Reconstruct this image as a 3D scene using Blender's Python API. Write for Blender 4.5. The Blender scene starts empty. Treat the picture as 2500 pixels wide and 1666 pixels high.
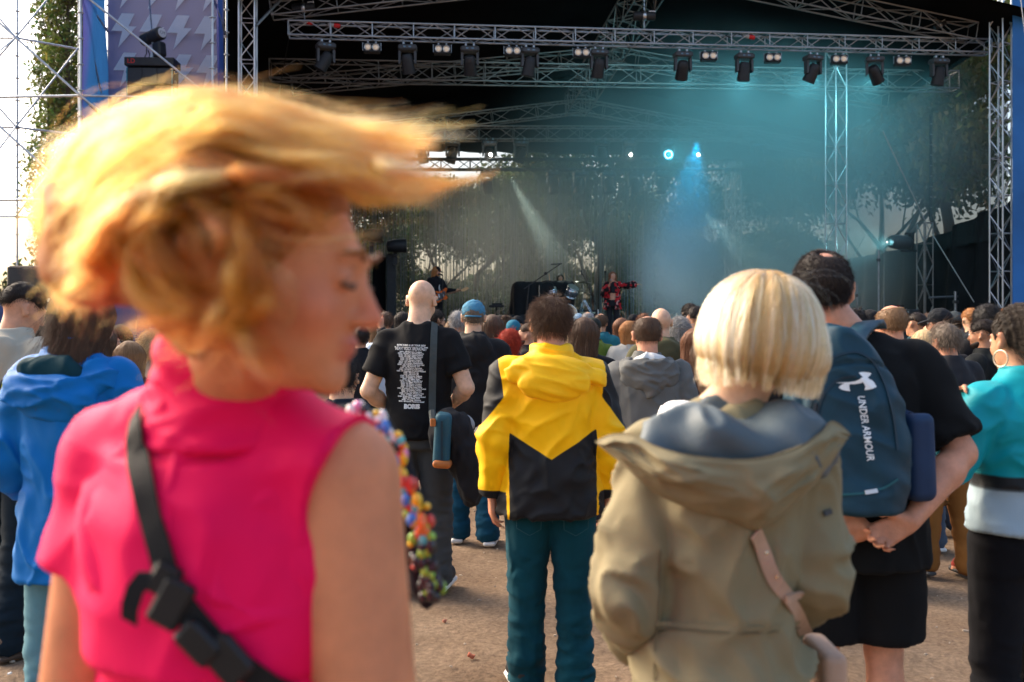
import bpy, math, random
import numpy as np
from mathutils import Vector, Matrix, Euler
from mathutils.bvhtree import BVHTree

# ------------------------------------------------------------------ camera, sky, sun, exposure
scn = bpy.context.scene
COL = scn.collection
PI = math.pi
F = 2430.6          # focal length in photo pixels (35 mm lens, 2500 px wide)
HC = 1.59           # camera height
HY = 792.0          # horizon row in the photo


def P(px, py, Y):
    return Vector(((px - 1250) / F * Y, Y, HC - (py - HY) / F * Y))


cd = bpy.data.cameras.new('camera')
cam = bpy.data.objects.new('camera', cd)
COL.objects.link(cam)
cam.location = (0, 0, HC)
cam.rotation_euler = (math.radians(90), 0, 0)
cd.lens = 35
cd.sensor_width = 36
cd.shift_y = -41 / 2500
cd.clip_start = 0.05
cd.clip_end = 3000
cd.dof.use_dof = True
cd.dof.focus_distance = 6.8
cd.dof.aperture_fstop = 3.5
cd.dof.aperture_blades = 9
scn.camera = cam

SUN_AZ = math.radians(-58)      # from the view direction, negative = left
SUN_EL = math.radians(34)
world = bpy.data.worlds.new('World')
scn.world = world
world.use_nodes = True
wn = world.node_tree.nodes
wl = world.node_tree.links
bg = wn['Background']
sky = wn.new('ShaderNodeTexSky')
sky.sky_type = 'NISHITA'
sky.sun_disc = False
sky.sun_elevation = SUN_EL
sky.sun_rotation = SUN_AZ
sky.air_density = 1.0
sky.dust_density = 6.0
sky.ozone_density = 1.0
wl.new(sky.outputs[0], bg.inputs[0])
bg.inputs[1].default_value = 0.15

sl = bpy.data.lights.new('sun', 'SUN')
sun = bpy.data.objects.new('sun', sl)
COL.objects.link(sun)
sl.energy = 1.0
sl.angle = math.radians(40)
sl.color = (1.0, 0.84, 0.64)
sd = Vector((math.sin(SUN_AZ) * math.cos(SUN_EL), math.cos(SUN_AZ) * math.cos(SUN_EL), math.sin(SUN_EL)))
sun.rotation_euler = sd.to_track_quat('Z', 'Y').to_euler()

scn.view_settings.view_transform = 'Standard'
scn.view_settings.look = 'None'
scn.view_settings.gamma = 1
scn.view_settings.exposure = 1.55
scn.render.engine = 'CYCLES'
scn.cycles.use_denoising = True
scn.cycles.max_bounces = 8
scn.cycles.diffuse_bounces = 3
scn.cycles.glossy_bounces = 3
scn.cycles.transparent_max_bounces = 24
scn.cycles.volume_bounces = 1
scn.cycles.volume_step_rate = 2.0
scn.cycles.volume_max_steps = 128
scn.cycles.sample_clamp_indirect = 4

R = random.Random(7)
rng = np.random.default_rng(7)


# ------------------------------------------------------------------ materials
def lin(c):
    if isinstance(c, str):
        c = c.lstrip('#')
        c = [int(c[i:i + 2], 16) / 255 for i in (0, 2, 4)]
        c = [x / 12.92 if x <= .04045 else ((x + .055) / 1.055) ** 2.4 for x in c]
    return (c[0], c[1], c[2], 1.0)


_mats = {}


def M(name, col=(.5, .5, .5), rough=.7, metal=0.0, var=.18, vscale=6.0, bump=0.0, bscale=120.0, wr=0.0, wscale=9.0,
      sheen=0.0, spec=.35, sss=0.0, attr=None, coat=0.0, stretch=(1, 1, 1), trans=0.0, emit=None, estr=0.0, two=None):
    """Principled material: colour with low-frequency variation, fine bump and optional larger wrinkle bump."""
    if name in _mats:
        return _mats[name]
    m = bpy.data.materials.new(name)
    _mats[name] = m
    m.use_nodes = True
    nt = m.node_tree
    n, l = nt.nodes, nt.links
    b = n['Principled BSDF']
    tc = n.new('ShaderNodeTexCoord')
    mp = n.new('ShaderNodeMapping')
    mp.inputs['Scale'].default_value = stretch
    l.new(tc.outputs['Object'], mp.inputs['Vector'])
    c = lin(col)
    nz = n.new('ShaderNodeTexNoise')
    nz.inputs['Scale'].default_value = vscale
    nz.inputs['Detail'].default_value = 5
    nz.inputs['Roughness'].default_value = .6
    l.new(mp.outputs[0], nz.inputs['Vector'])
    mr = n.new('ShaderNodeMapRange')
    mr.inputs['From Min'].default_value = .25
    mr.inputs['From Max'].default_value = .75
    mr.inputs['To Min'].default_value = 1 - var
    mr.inputs['To Max'].default_value = 1 + var
    l.new(nz.outputs['Fac'], mr.inputs['Value'])
    mul = n.new('ShaderNodeMix')
    mul.data_type = 'RGBA'
    mul.blend_type = 'MULTIPLY'
    mul.inputs[0].default_value = 1
    if attr:
        a = n.new('ShaderNodeAttribute')
        a.attribute_name = attr
        if two:
            sp_ = n.new('ShaderNodeSeparateColor')
            l.new(a.outputs['Color'], sp_.inputs[0])
            m0 = n.new('ShaderNodeMapRange')
            m0.inputs['From Min'].default_value = .485
            m0.inputs['From Max'].default_value = .515
            l.new(sp_.outputs[0], m0.inputs['Value'])
            m1 = n.new('ShaderNodeMix')
            m1.data_type = 'RGBA'
            m1.inputs[6].default_value = lin(two[0])
            m1.inputs[7].default_value = lin(two[1])
            l.new(m0.outputs[0], m1.inputs[0])
            l.new(m1.outputs[2], mul.inputs[6])
        else:
            l.new(a.outputs['Color'], mul.inputs[6])
    else:
        mul.inputs[6].default_value = c
    l.new(mr.outputs[0], mul.inputs[7])
    l.new(mul.outputs[2], b.inputs['Base Color'])
    b.inputs['Roughness'].default_value = rough
    b.inputs['Metallic'].default_value = metal
    b.inputs['Specular IOR Level'].default_value = spec
    b.inputs['Sheen Weight'].default_value = sheen
    b.inputs['Coat Weight'].default_value = coat
    b.inputs['Transmission Weight'].default_value = trans
    if sss:
        b.inputs['Subsurface Weight'].default_value = sss
        b.inputs['Subsurface Radius'].default_value = (.012, .004, .002)
        b.inputs['Subsurface Scale'].default_value = 1.0
    if emit:
        b.inputs['Emission Color'].default_value = lin(emit)
        b.inputs['Emission Strength'].default_value = estr
    last = None
    if wr:
        w = n.new('ShaderNodeTexNoise')
        w.noise_type = 'RIDGED_MULTIFRACTAL'
        w.inputs['Scale'].default_value = wscale * .5
        w.inputs['Detail'].default_value = 2.5
        w.inputs['Roughness'].default_value = .45
        w.inputs['Distortion'].default_value = 1.1
        l.new(mp.outputs[0], w.inputs['Vector'])
        bp = n.new('ShaderNodeBump')
        bp.inputs['Strength'].default_value = wr
        bp.inputs['Distance'].default_value = .035
        l.new(w.outputs['Fac'], bp.inputs['Height'])
        last = bp
    if bump:
        w = n.new('ShaderNodeTexNoise')
        w.inputs['Scale'].default_value = bscale
        w.inputs['Detail'].default_value = 2
        l.new(mp.outputs[0], w.inputs['Vector'])
        bp = n.new('ShaderNodeBump')
        bp.inputs['Strength'].default_value = bump
        bp.inputs['Distance'].default_value = .004
        l.new(w.outputs['Fac'], bp.inputs['Height'])
        if last:
            l.new(last.outputs[0], bp.inputs['Normal'])
        last = bp
    if last:
        l.new(last.outputs[0], b.inputs['Normal'])
    return m


def cloth(name, col, rough=.85, wr=.35, wscale=7, sheen=.02, var=.14, attr=None, stretch=(1, 1, .6), spec=.14, two=None):
    return M('cloth_' + name, col, rough, var=var, vscale=5, bump=.25, bscale=420, wr=wr, wscale=wscale, sheen=sheen, attr=attr,
             stretch=stretch, spec=spec, two=two)


def skin(name, col):
    return M('skin_' + name, col, .48, var=.22, vscale=24, bump=.3, bscale=260, sss=.2, spec=.35)


def glow(name, col, strength):
    if name in _mats:
        return _mats[name]
    m = bpy.data.materials.new(name)
    _mats[name] = m
    m.use_nodes = True
    n, l = m.node_tree.nodes, m.node_tree.links
    n.remove(n['Principled BSDF'])
    e = n.new('ShaderNodeEmission')
    e.inputs[0].default_value = lin(col)
    e.inputs[1].default_value = strength
    l.new(e.outputs[0], n['Material Output'].inputs[0])
    return m


def net(name, col, opacity, scale=None, rough=.9):
    """Woven mesh fabric: part of the light passes straight through."""
    m = bpy.data.materials.new(name)
    m.use_nodes = True
    n, l = m.node_tree.nodes, m.node_tree.links
    b = n['Principled BSDF']
    b.inputs['Base Color'].default_value = lin(col)
    b.inputs['Roughness'].default_value = rough
    b.inputs['Specular IOR Level'].default_value = .1
    t = n.new('ShaderNodeBsdfTransparent')
    mx = n.new('ShaderNodeMixShader')
    nz = n.new('ShaderNodeTexNoise')
    nz.inputs['Scale'].default_value = .8
    nz.inputs['Detail'].default_value = 4
    tc = n.new('ShaderNodeTexCoord')
    l.new(tc.outputs['Object'], nz.inputs['Vector'])
    mr = n.new('ShaderNodeMapRange')
    mr.inputs['From Min'].default_value = .3
    mr.inputs['From Max'].default_value = .7
    mr.inputs['To Min'].default_value = opacity - .05
    mr.inputs['To Max'].default_value = opacity + .05
    l.new(nz.outputs['Fac'], mr.inputs['Value'])
    l.new(mr.outputs[0], mx.inputs[0])
    l.new(t.outputs[0], mx.inputs[1])
    l.new(b.outputs[0], mx.inputs[2])
    l.new(mx.outputs[0], n['Material Output'].inputs[0])
    return m


# ------------------------------------------------------------------ objects
def tag(o, label=None, cat=None, group=None, kind=None):
    if label:
        o['label'] = label
    if cat:
        o['category'] = cat
    if group:
        o['group'] = group
    if kind:
        o['kind'] = kind
    return o


def link(name, data, parent=None, mw=None):
    o = bpy.data.objects.new(name, data)
    COL.objects.link(o)
    if mw is not None:
        o.matrix_world = mw
    if parent is not None:
        o.parent = parent
        if mw is not None:
            o.matrix_parent_inverse = parent.matrix_basis.inverted() if parent.parent is None else \
                (parent.parent.matrix_basis @ parent.matrix_parent_inverse @ parent.matrix_basis).inverted()
    return o


def empty(name, loc=(0, 0, 0), rz=0.0):
    o = bpy.data.objects.new(name, None)
    o.empty_display_size = .2
    COL.objects.link(o)
    o.matrix_basis = Matrix.Translation(loc) @ Matrix.Rotation(rz, 4, 'Z')
    return o


def mesh(name, verts, faces, mat=None, smooth=False):
    me = bpy.data.meshes.new(name)
    if isinstance(verts, np.ndarray) and isinstance(faces, np.ndarray):
        nv, nf, k = len(verts), len(faces), faces.shape[1]
        me.vertices.add(nv)
        me.vertices.foreach_set('co', np.ascontiguousarray(verts, dtype=np.float32).ravel())
        me.loops.add(nf * k)
        me.loops.foreach_set('vertex_index', np.ascontiguousarray(faces, dtype=np.int32).ravel())
        me.polygons.add(nf)
        me.polygons.foreach_set('loop_start', np.arange(0, nf * k, k, dtype=np.int32))
        me.update(calc_edges=True)
    else:
        me.from_pydata([tuple(v) for v in verts], [], [tuple(f) for f in faces])
    if mat is not None:
        for m in (mat if isinstance(mat, (list, tuple)) else [mat]):
            me.materials.append(m)
    if smooth:
        me.polygons.foreach_set('use_smooth', np.ones(len(me.polygons), dtype=bool))
    me.update()
    return me


class MB:
    """Collects boxes, tubes, lathes and prisms; build() links them as one mesh object."""

    def __init__(self):
        self.v, self.f = [], []

    def add(self, v, f):
        o = len(self.v)
        self.v += [tuple(x) for x in v]
        self.f += [tuple(i + o for i in q) for q in f]
        return self

    def box(self, c, s, rot=None, bev=0.0):
        hx, hy, hz = s[0] / 2, s[1] / 2, s[2] / 2
        if bev <= 0:
            vs = [Vector((x * hx, y * hy, z * hz)) for z in (-1, 1) for y in (-1, 1) for x in (-1, 1)]
            fs = [(0, 2, 3, 1), (4, 5, 7, 6), (0, 1, 5, 4), (2, 6, 7, 3), (0, 4, 6, 2), (1, 3, 7, 5)]
        else:
            b = min(bev, hx * .9, hy * .9, hz * .9)
            vs, fs = [], []
            ring = lambda ex, ey: [(-ex + b, -ey), (ex - b, -ey), (ex, -ey + b), (ex, ey - b), (ex - b, ey), (-ex + b, ey), (-ex, ey - b), (-ex, -ey + b)]
            lev = [(-hz, b), (-hz + b, 0), (hz - b, 0), (hz, b)]
            for z, ins in lev:
                vs += [Vector((x, y, z)) for x, y in ring(hx - ins, hy - ins)]
            for k in range(3):
                fs += [(k * 8 + i, k * 8 + (i + 1) % 8, k * 8 + 8 + (i + 1) % 8, k * 8 + 8 + i) for i in range(8)]
            fs += [tuple(range(7, -1, -1)), tuple(range(24, 32))]
        c = Vector(c)
        if rot is not None:
            r = Euler(rot).to_matrix() if not isinstance(rot, Matrix) else rot
            vs = [r @ v for v in vs]
        return self.add([v + c for v in vs], fs)

    def tube(self, pts, r, n=8, cap=True):
        pts = [Vector(p) for p in pts]
        rs = r if isinstance(r, (list, tuple)) else [r] * len(pts)
        vs, fs = [], []
        t0 = (pts[1] - pts[0]).normalized()
        up = Vector((0, 0, 1)) if abs(t0.z) < .9 else Vector((1, 0, 0))
        u = t0.cross(up).normalized()
        for i, p in enumerate(pts):
            t = (pts[min(i + 1, len(pts) - 1)] - pts[max(i - 1, 0)]).normalized()
            u = (u - t * u.dot(t)).normalized()
            w = t.cross(u)
            vs += [p + (u * math.cos(2 * PI * k / n) + w * math.sin(2 * PI * k / n)) * rs[i] for k in range(n)]
        for i in range(len(pts) - 1):
            fs += [(i * n + k, i * n + (k + 1) % n, (i + 1) * n + (k + 1) % n, (i + 1) * n + k) for k in range(n)]
        if cap:
            fs += [tuple(range(n - 1, -1, -1)), tuple(range((len(pts) - 1) * n, len(pts) * n))]
        return self.add(vs, fs)

    def lathe(self, prof, n=20, mtx=None):
        """prof: (radius, z) list, about local Z."""
        vs, fs = [], []
        for r, z in prof:
            vs += [Vector((r * math.cos(2 * PI * k / n), r * math.sin(2 * PI * k / n), z)) for k in range(n)]
        for i in range(len(prof) - 1):
            fs += [(i * n + k, i * n + (k + 1) % n, (i + 1) * n + (k + 1) % n, (i + 1) * n + k) for k in range(n)]
        if prof[0][0] > 1e-5:
            fs.append(tuple(range(n - 1, -1, -1)))
        if prof[-1][0] > 1e-5:
            fs.append(tuple(range((len(prof) - 1) * n, len(prof) * n)))
        if mtx is not None:
            vs = [mtx @ v for v in vs]
        return self.add(vs, fs)

    def prism(self, poly, y0, y1, mtx=None):
        """poly: (x, z) outline extruded from y0 to y1."""
        k = len(poly)
        vs = [Vector((x, y0, z)) for x, z in poly] + [Vector((x, y1, z)) for x, z in poly]
        fs = [tuple(range(k)), tuple(range(2 * k - 1, k - 1, -1))] + [(i, i + k, (i + 1) % k + k, (i + 1) % k) for i in range(k)]
        if mtx is not None:
            vs = [mtx @ v for v in vs]
        return self.add(vs, fs)

    def me(self, name, mat, smooth=False):
        return mesh(name, self.v, self.f, mat, smooth)

    def build(self, name, mat, parent=None, mw=None, smooth=False):
        return link(name, self.me(name, mat, smooth), parent, mw)


def axis_matrix(a, b):
    """Matrix that maps local Z 0..1 onto a..b."""
    a, b = Vector(a), Vector(b)
    d = b - a
    q = d.to_track_quat('Z', 'Y').to_matrix().to_4x4()
    return Matrix.Translation(a) @ q @ Matrix.Diagonal((1, 1, d.length, 1))


_rods = {}


def rod(name, a, b, r, mat, parent=None, n=8):
    """A round bar from a to b; alike bars share one mesh."""
    key = (round(r, 4), mat.name, n)
    if key not in _rods:
        _rods[key] = MB().lathe([(r, 0), (r, 1)], n).me('rod', mat, True)
        _rods[key].set_sharp_from_angle(angle=math.radians(50))
    return link(name, _rods[key], parent, axis_matrix(a, b))


def copy_tree(o, parent=None):
    c = o.copy()
    COL.objects.link(c)
    c.parent = parent
    for ch in o.children:
        copy_tree(ch, c)
    return c


ORD = ['first', 'second', 'third', 'fourth', 'fifth', 'sixth', 'seventh', 'eighth', 'ninth', 'tenth', 'eleventh', 'twelfth']


# ------------------------------------------------------------------ noise and implicit surfaces (numpy)
def _hash(i, j, k, seed):
    h = (i * 374761393 + j * 668265263 + k * 2147483647 * 7 + seed * 974711) & 0xffffffff
    h = ((h ^ (h >> 13)) * 1274126177) & 0xffffffff
    h = h ^ (h >> 16)
    return (h & 0xffff) / 65535.0


def vnoise(p, seed=0):
    p = np.asarray(p, dtype=np.float64)
    i = np.floor(p).astype(np.int64)
    f = p - i
    f = f * f * (3 - 2 * f)
    out = 0
    for dx in (0, 1):
        wx = f[:, 0] if dx else 1 - f[:, 0]
        for dy in (0, 1):
            wy = f[:, 1] if dy else 1 - f[:, 1]
            for dz in (0, 1):
                wz = f[:, 2] if dz else 1 - f[:, 2]
                out = out + wx * wy * wz * _hash(i[:, 0] + dx, i[:, 1] + dy, i[:, 2] + dz, seed)
    return out


def fbm(p, seed=0, octs=3):
    s, a, t = 0, 1, 0
    for o in range(octs):
        s = s + a * vnoise(p * (2 ** o), seed + o)
        t += a
        a *= .5
    return s / t


def ridge(p, seed=0):
    return 1 - np.abs(2 * fbm(p, seed, 2) - 1)


class SDF:
    """List of implicit primitives, blended; meshed with surface nets."""

    def __init__(self):
        self.pr = []

    def _bb(self, pts, r):
        pts = np.array(pts, dtype=float)
        return pts.min(0) - r, pts.max(0) + r

    def fn(self, f, lo, hi, k=.02, op='u'):
        self.pr.append((f, np.array(lo, float), np.array(hi, float), k, op))
        return self

    def cone(self, a, b, ra, rb, k=.02, op='u'):
        a, b = np.array(a, float), np.array(b, float)
        d = b - a
        L = max(d @ d, 1e-9)

        def f(x, y, z):
            t = np.clip(((x - a[0]) * d[0] + (y - a[1]) * d[1] + (z - a[2]) * d[2]) / L, 0, 1)
            return np.sqrt((x - a[0] - t * d[0]) ** 2 + (y - a[1] - t * d[1]) ** 2 + (z - a[2] - t * d[2]) ** 2) - (ra + (rb - ra) * t)
        lo, hi = self._bb([a, b], max(ra, rb))
        return self.fn(f, lo, hi, k, op)

    def fcone(self, a, b, ra, rb, k=.02, op='u'):
        """Tapered tube with a flat end at b."""
        a, b = np.array(a, float), np.array(b, float)
        d = b - a
        L = max(d @ d, 1e-9)
        Ln = math.sqrt(L)

        def f(x, y, z):
            t = np.maximum(((x - a[0]) * d[0] + (y - a[1]) * d[1] + (z - a[2]) * d[2]) / L, 0)
            rd = np.sqrt((x - a[0] - t * d[0]) ** 2 + (y - a[1] - t * d[1]) ** 2 + (z - a[2] - t * d[2]) ** 2) - (ra + (rb - ra) * np.minimum(t, 1))
            return np.maximum(rd, (t - 1) * Ln)
        lo, hi = self._bb([a, b], max(ra, rb))
        return self.fn(f, lo, hi, k, op)

    def chain(self, pts, rs, k=.02, op='u'):
        for i in range(len(pts) - 1):
            self.cone(pts[i], pts[i + 1], rs[i], rs[i + 1], k, op)
        return self

    def ell(self, c, r, rot=None, k=.02, op='u'):
        c, r = np.array(c, float), np.array(r, float)
        m = np.array(Euler(rot).to_matrix()).T if rot is not None and not isinstance(rot, (Matrix,)) else \
            (np.array(rot.to_3x3()).T if rot is not None else np.eye(3))

        def f(x, y, z):
            X, Y, Z = x - c[0], y - c[1], z - c[2]
            u = (m[0, 0] * X + m[0, 1] * Y + m[0, 2] * Z) / r[0]
            v = (m[1, 0] * X + m[1, 1] * Y + m[1, 2] * Z) / r[1]
            w = (m[2, 0] * X + m[2, 1] * Y + m[2, 2] * Z) / r[2]
            k0 = np.sqrt(u * u + v * v + w * w)
            k1 = np.sqrt((u / r[0]) ** 2 + (v / r[1]) ** 2 + (w / r[2]) ** 2)
            return k0 * (k0 - 1) / np.maximum(k1, 1e-6)
        R_ = r.max()
        return self.fn(f, c - R_, c + R_, k, op)

    def loft(self, secs, k=.02, op='u', p=2.0):
        """secs: (z, cx, cy, rx, ry) from bottom to top; superellipse cross-sections of power p, closed ends."""
        s = np.array(secs, float)
        z0, z1 = s[0, 0], s[-1, 0]
        zz = np.linspace(z0, z1, 60)
        tab = [np.interp(zz, s[:, 0], s[:, i]) for i in range(1, 5)]
        ker = np.array([1, 2, 3, 2, 1]) / 9
        tab = [np.convolve(np.pad(t, 2, mode='edge'), ker, 'valid') for t in tab]

        def f(x, y, z):
            zc = np.clip(z, z0, z1)
            cx, cy, rx, ry = (np.interp(zc.ravel(), zz, t).reshape(zc.shape) for t in tab)
            q = ((np.abs((x - cx) / rx)) ** p + (np.abs((y - cy) / ry)) ** p) ** (1 / p)
            d = (q - 1) * np.minimum(rx, ry)
            e = np.maximum(z0 - z, z - z1)
            return np.where(e > 0, np.sqrt(np.maximum(d, 0) ** 2 + e * e) + np.minimum(d, 0) * 0, np.maximum(d, np.maximum(z0 - z, z - z1)))
        lo = [min(s[:, 1] - s[:, 3]), min(s[:, 2] - s[:, 4]), z0]
        hi = [max(s[:, 1] + s[:, 3]), max(s[:, 2] + s[:, 4]), z1]
        return self.fn(f, lo, hi, k, op)

    def rbox(self, c, s, r, rot=None, k=.01, op='u'):
        c = np.array(c, float)
        hs = np.array(s, float) / 2 - r
        m = np.array(Euler(rot).to_matrix()).T if rot is not None else np.eye(3)

        def f(x, y, z):
            X, Y, Z = x - c[0], y - c[1], z - c[2]
            q = [np.abs(m[i, 0] * X + m[i, 1] * Y + m[i, 2] * Z) - hs[i] for i in range(3)]
            o = np.sqrt(sum(np.maximum(a, 0) ** 2 for a in q))
            return o + np.minimum(np.maximum(q[0], np.maximum(q[1], q[2])), 0) - r
        R_ = np.linalg.norm(np.array(s)) / 2
        return self.fn(f, c - R_, c + R_, k, op)

    def half(self, p0, nrm, k=.01):
        """Cut away everything on the side that nrm points to."""
        p0, nrm = np.array(p0, float), np.array(nrm, float)
        nrm = nrm / np.linalg.norm(nrm)

        def f(x, y, z):
            return (x - p0[0]) * nrm[0] + (y - p0[1]) * nrm[1] + (z - p0[2]) * nrm[2]
        return self.fn(f, (-9,) * 3, (9,) * 3, k, 'cut')

    def surf(self, h, zf=None, hc=None):
        add = [q for q in self.pr if q[4] == 'u']
        lo = np.min([q[1] for q in add], 0) - 3 * h
        hi = np.max([q[2] for q in add], 0) + 3 * h
        n = np.ceil((hi - lo) / h).astype(int) + 1
        ax = [lo[i] + h * np.arange(n[i]) for i in range(3)]
        if zf is not None and zf > lo[2] + hc:
            zc = np.arange(lo[2], zf, hc)
            ax[2] = np.concatenate([zc, np.arange(zc[-1] + (hc + h) / 2, hi[2] + 2 * h, h)])
            n[2] = len(ax[2])
        D = np.full(n, .5, dtype=np.float32)
        for f, l_, h_, k, op in self.pr:
            mg = k * 1.2 + 3.5 * h
            mz = mg + (hc or 0) * 3
            a = np.maximum(np.floor((l_ - mg - lo) / h).astype(int), 0)
            b = np.minimum(np.ceil((h_ + mg - lo) / h).astype(int) + 1, n)
            a[2] = max(np.searchsorted(ax[2], l_[2] - mz) - 1, 0)
            b[2] = min(np.searchsorted(ax[2], h_[2] + mz) + 1, n[2])
            if (b <= a).any():
                continue
            sl = tuple(slice(a[i], b[i]) for i in range(3))
            x, y, z = np.meshgrid(*[ax[i][sl[i]] for i in range(3)], indexing='ij', sparse=True)
            d = np.broadcast_to(f(x, y, z), D[sl].shape)
            o = D[sl]
            if op == 'u':
                if k > 1e-6:
                    t = np.maximum(k - np.abs(o - d), 0) / k
                    D[sl] = np.minimum(o, d) - t * t * k * .25
                else:
                    D[sl] = np.minimum(o, d)
            else:
                e = -d if op == 's' else d
                if k > 1e-6:
                    t = np.maximum(k - np.abs(o - e), 0) / k
                    D[sl] = np.maximum(o, e) + t * t * k * .25
                else:
                    D[sl] = np.maximum(o, e)
        return surface_nets(D, ax)


def surface_nets(D, ax):
    n = np.array(D.shape)
    ins = D < 0
    c = ins[:-1, :-1, :-1].astype(np.int8)
    s = sum(ins[dx:n[0] - 1 + dx, dy:n[1] - 1 + dy, dz:n[2] - 1 + dz].astype(np.int8) for dx in (0, 1) for dy in (0, 1) for dz in (0, 1))
    act = (s > 0) & (s < 8)
    idx = np.full(act.shape, -1, dtype=np.int64)
    ii, jj, kk = np.nonzero(act)
    m = len(ii)
    idx[ii, jj, kk] = np.arange(m)
    pos = np.zeros((m, 3))
    cnt = np.zeros(m)
    cor = [(a, b, e) for a in (0, 1) for b in (0, 1) for e in (0, 1)]
    val = {q: D[ii + q[0], jj + q[1], kk + q[2]].astype(np.float64) for q in cor}
    for q in cor:
        for ax_ in range(3):
            if q[ax_]:
                continue
            r = list(q)
            r[ax_] = 1
            va, vb = val[q], val[tuple(r)]
            cr = (va < 0) != (vb < 0)
            t = np.where(cr, va / np.where(cr, va - vb, 1), 0)
            for d in range(3):
                pos[:, d] += np.where(cr, q[d] + (t if d == ax_ else 0), 0)
            cnt += cr
    pos /= np.maximum(cnt, 1)[:, None]
    V = np.stack([np.interp(i_ + pos[:, d_], np.arange(n[d_]), ax[d_]) for d_, i_ in enumerate((ii, jj, kk))], 1)
    Fs = []
    for ax in range(3):
        u, v = (ax + 1) % 3, (ax + 2) % 3
        sa = [slice(1, n[d] - 1) for d in range(3)]
        sa[ax] = slice(0, n[ax] - 1)
        sb = list(sa)
        sb[ax] = slice(1, n[ax])
        A, B = ins[tuple(sa)], ins[tuple(sb)]
        e = np.nonzero(A != B)
        g = [e[d] + (0 if d == ax else 1) for d in range(3)]

        def cell(du, dv):
            w = [g[0].copy(), g[1].copy(), g[2].copy()]
            w[u] = w[u] - du
            w[v] = w[v] - dv
            return idx[w[0], w[1], w[2]]
        q = np.stack([cell(1, 1), cell(0, 1), cell(0, 0), cell(1, 0)], 1)
        flip = ~A[e]
        q[flip] = q[flip][:, ::-1]
        Fs.append(q)
    Fq = np.concatenate(Fs)
    Fq = Fq[(Fq >= 0).all(1)]
    return V, Fq


def vnormals(V, Fq):
    a, b, c, d = V[Fq[:, 0]], V[Fq[:, 1]], V[Fq[:, 2]], V[Fq[:, 3]]
    fn = np.cross(c - a, d - b)
    N = np.zeros_like(V)
    for i in range(4):
        for dmn in range(3):
            N[:, dmn] += np.bincount(Fq[:, i], weights=fn[:, dmn], minlength=len(V))
    return N / np.maximum(np.linalg.norm(N, axis=1), 1e-12)[:, None]


def relax(V, Fq, it=1, w=.5):
    for _ in range(it):
        S = np.zeros_like(V)
        C = np.zeros(len(V))
        for i in range(4):
            a, b = Fq[:, i], Fq[:, (i + 1) % 4]
            for d in range(3):
                S[:, d] += np.bincount(a, weights=V[b, d], minlength=len(V)) + np.bincount(b, weights=V[a, d], minlength=len(V))
            C += np.bincount(a, minlength=len(V)) + np.bincount(b, minlength=len(V))
        V = V + w * (S / np.maximum(C, 1)[:, None] - V)
    return V


def set_col(me, cols):
    a = me.color_attributes.new('Col', 'FLOAT_COLOR', 'POINT')
    c = np.ones((len(me.vertices), 4), dtype=np.float32)
    c[:, :3] = cols
    a.data.foreach_set('color', c.ravel())


def text_mesh(name, body, size, mat, extrude=.0, align='CENTER', shear=0.0, offset=0.0):
    """Lettering as a real mesh."""
    tx = bpy.data.curves.new(name, 'FONT')
    tx.body = body
    tx.size = size
    tx.align_x = align
    tx.extrude = extrude
    tx.shear = shear
    tx.offset = offset
    tx.resolution_u = 3
    ob = bpy.data.objects.new('t', tx)
    me = bpy.data.meshes.new_from_object(ob)
    bpy.data.objects.remove(ob)
    bpy.data.curves.remove(tx)
    me.name = name
    me.materials.clear()
    me.materials.append(mat)
    return me

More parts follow.
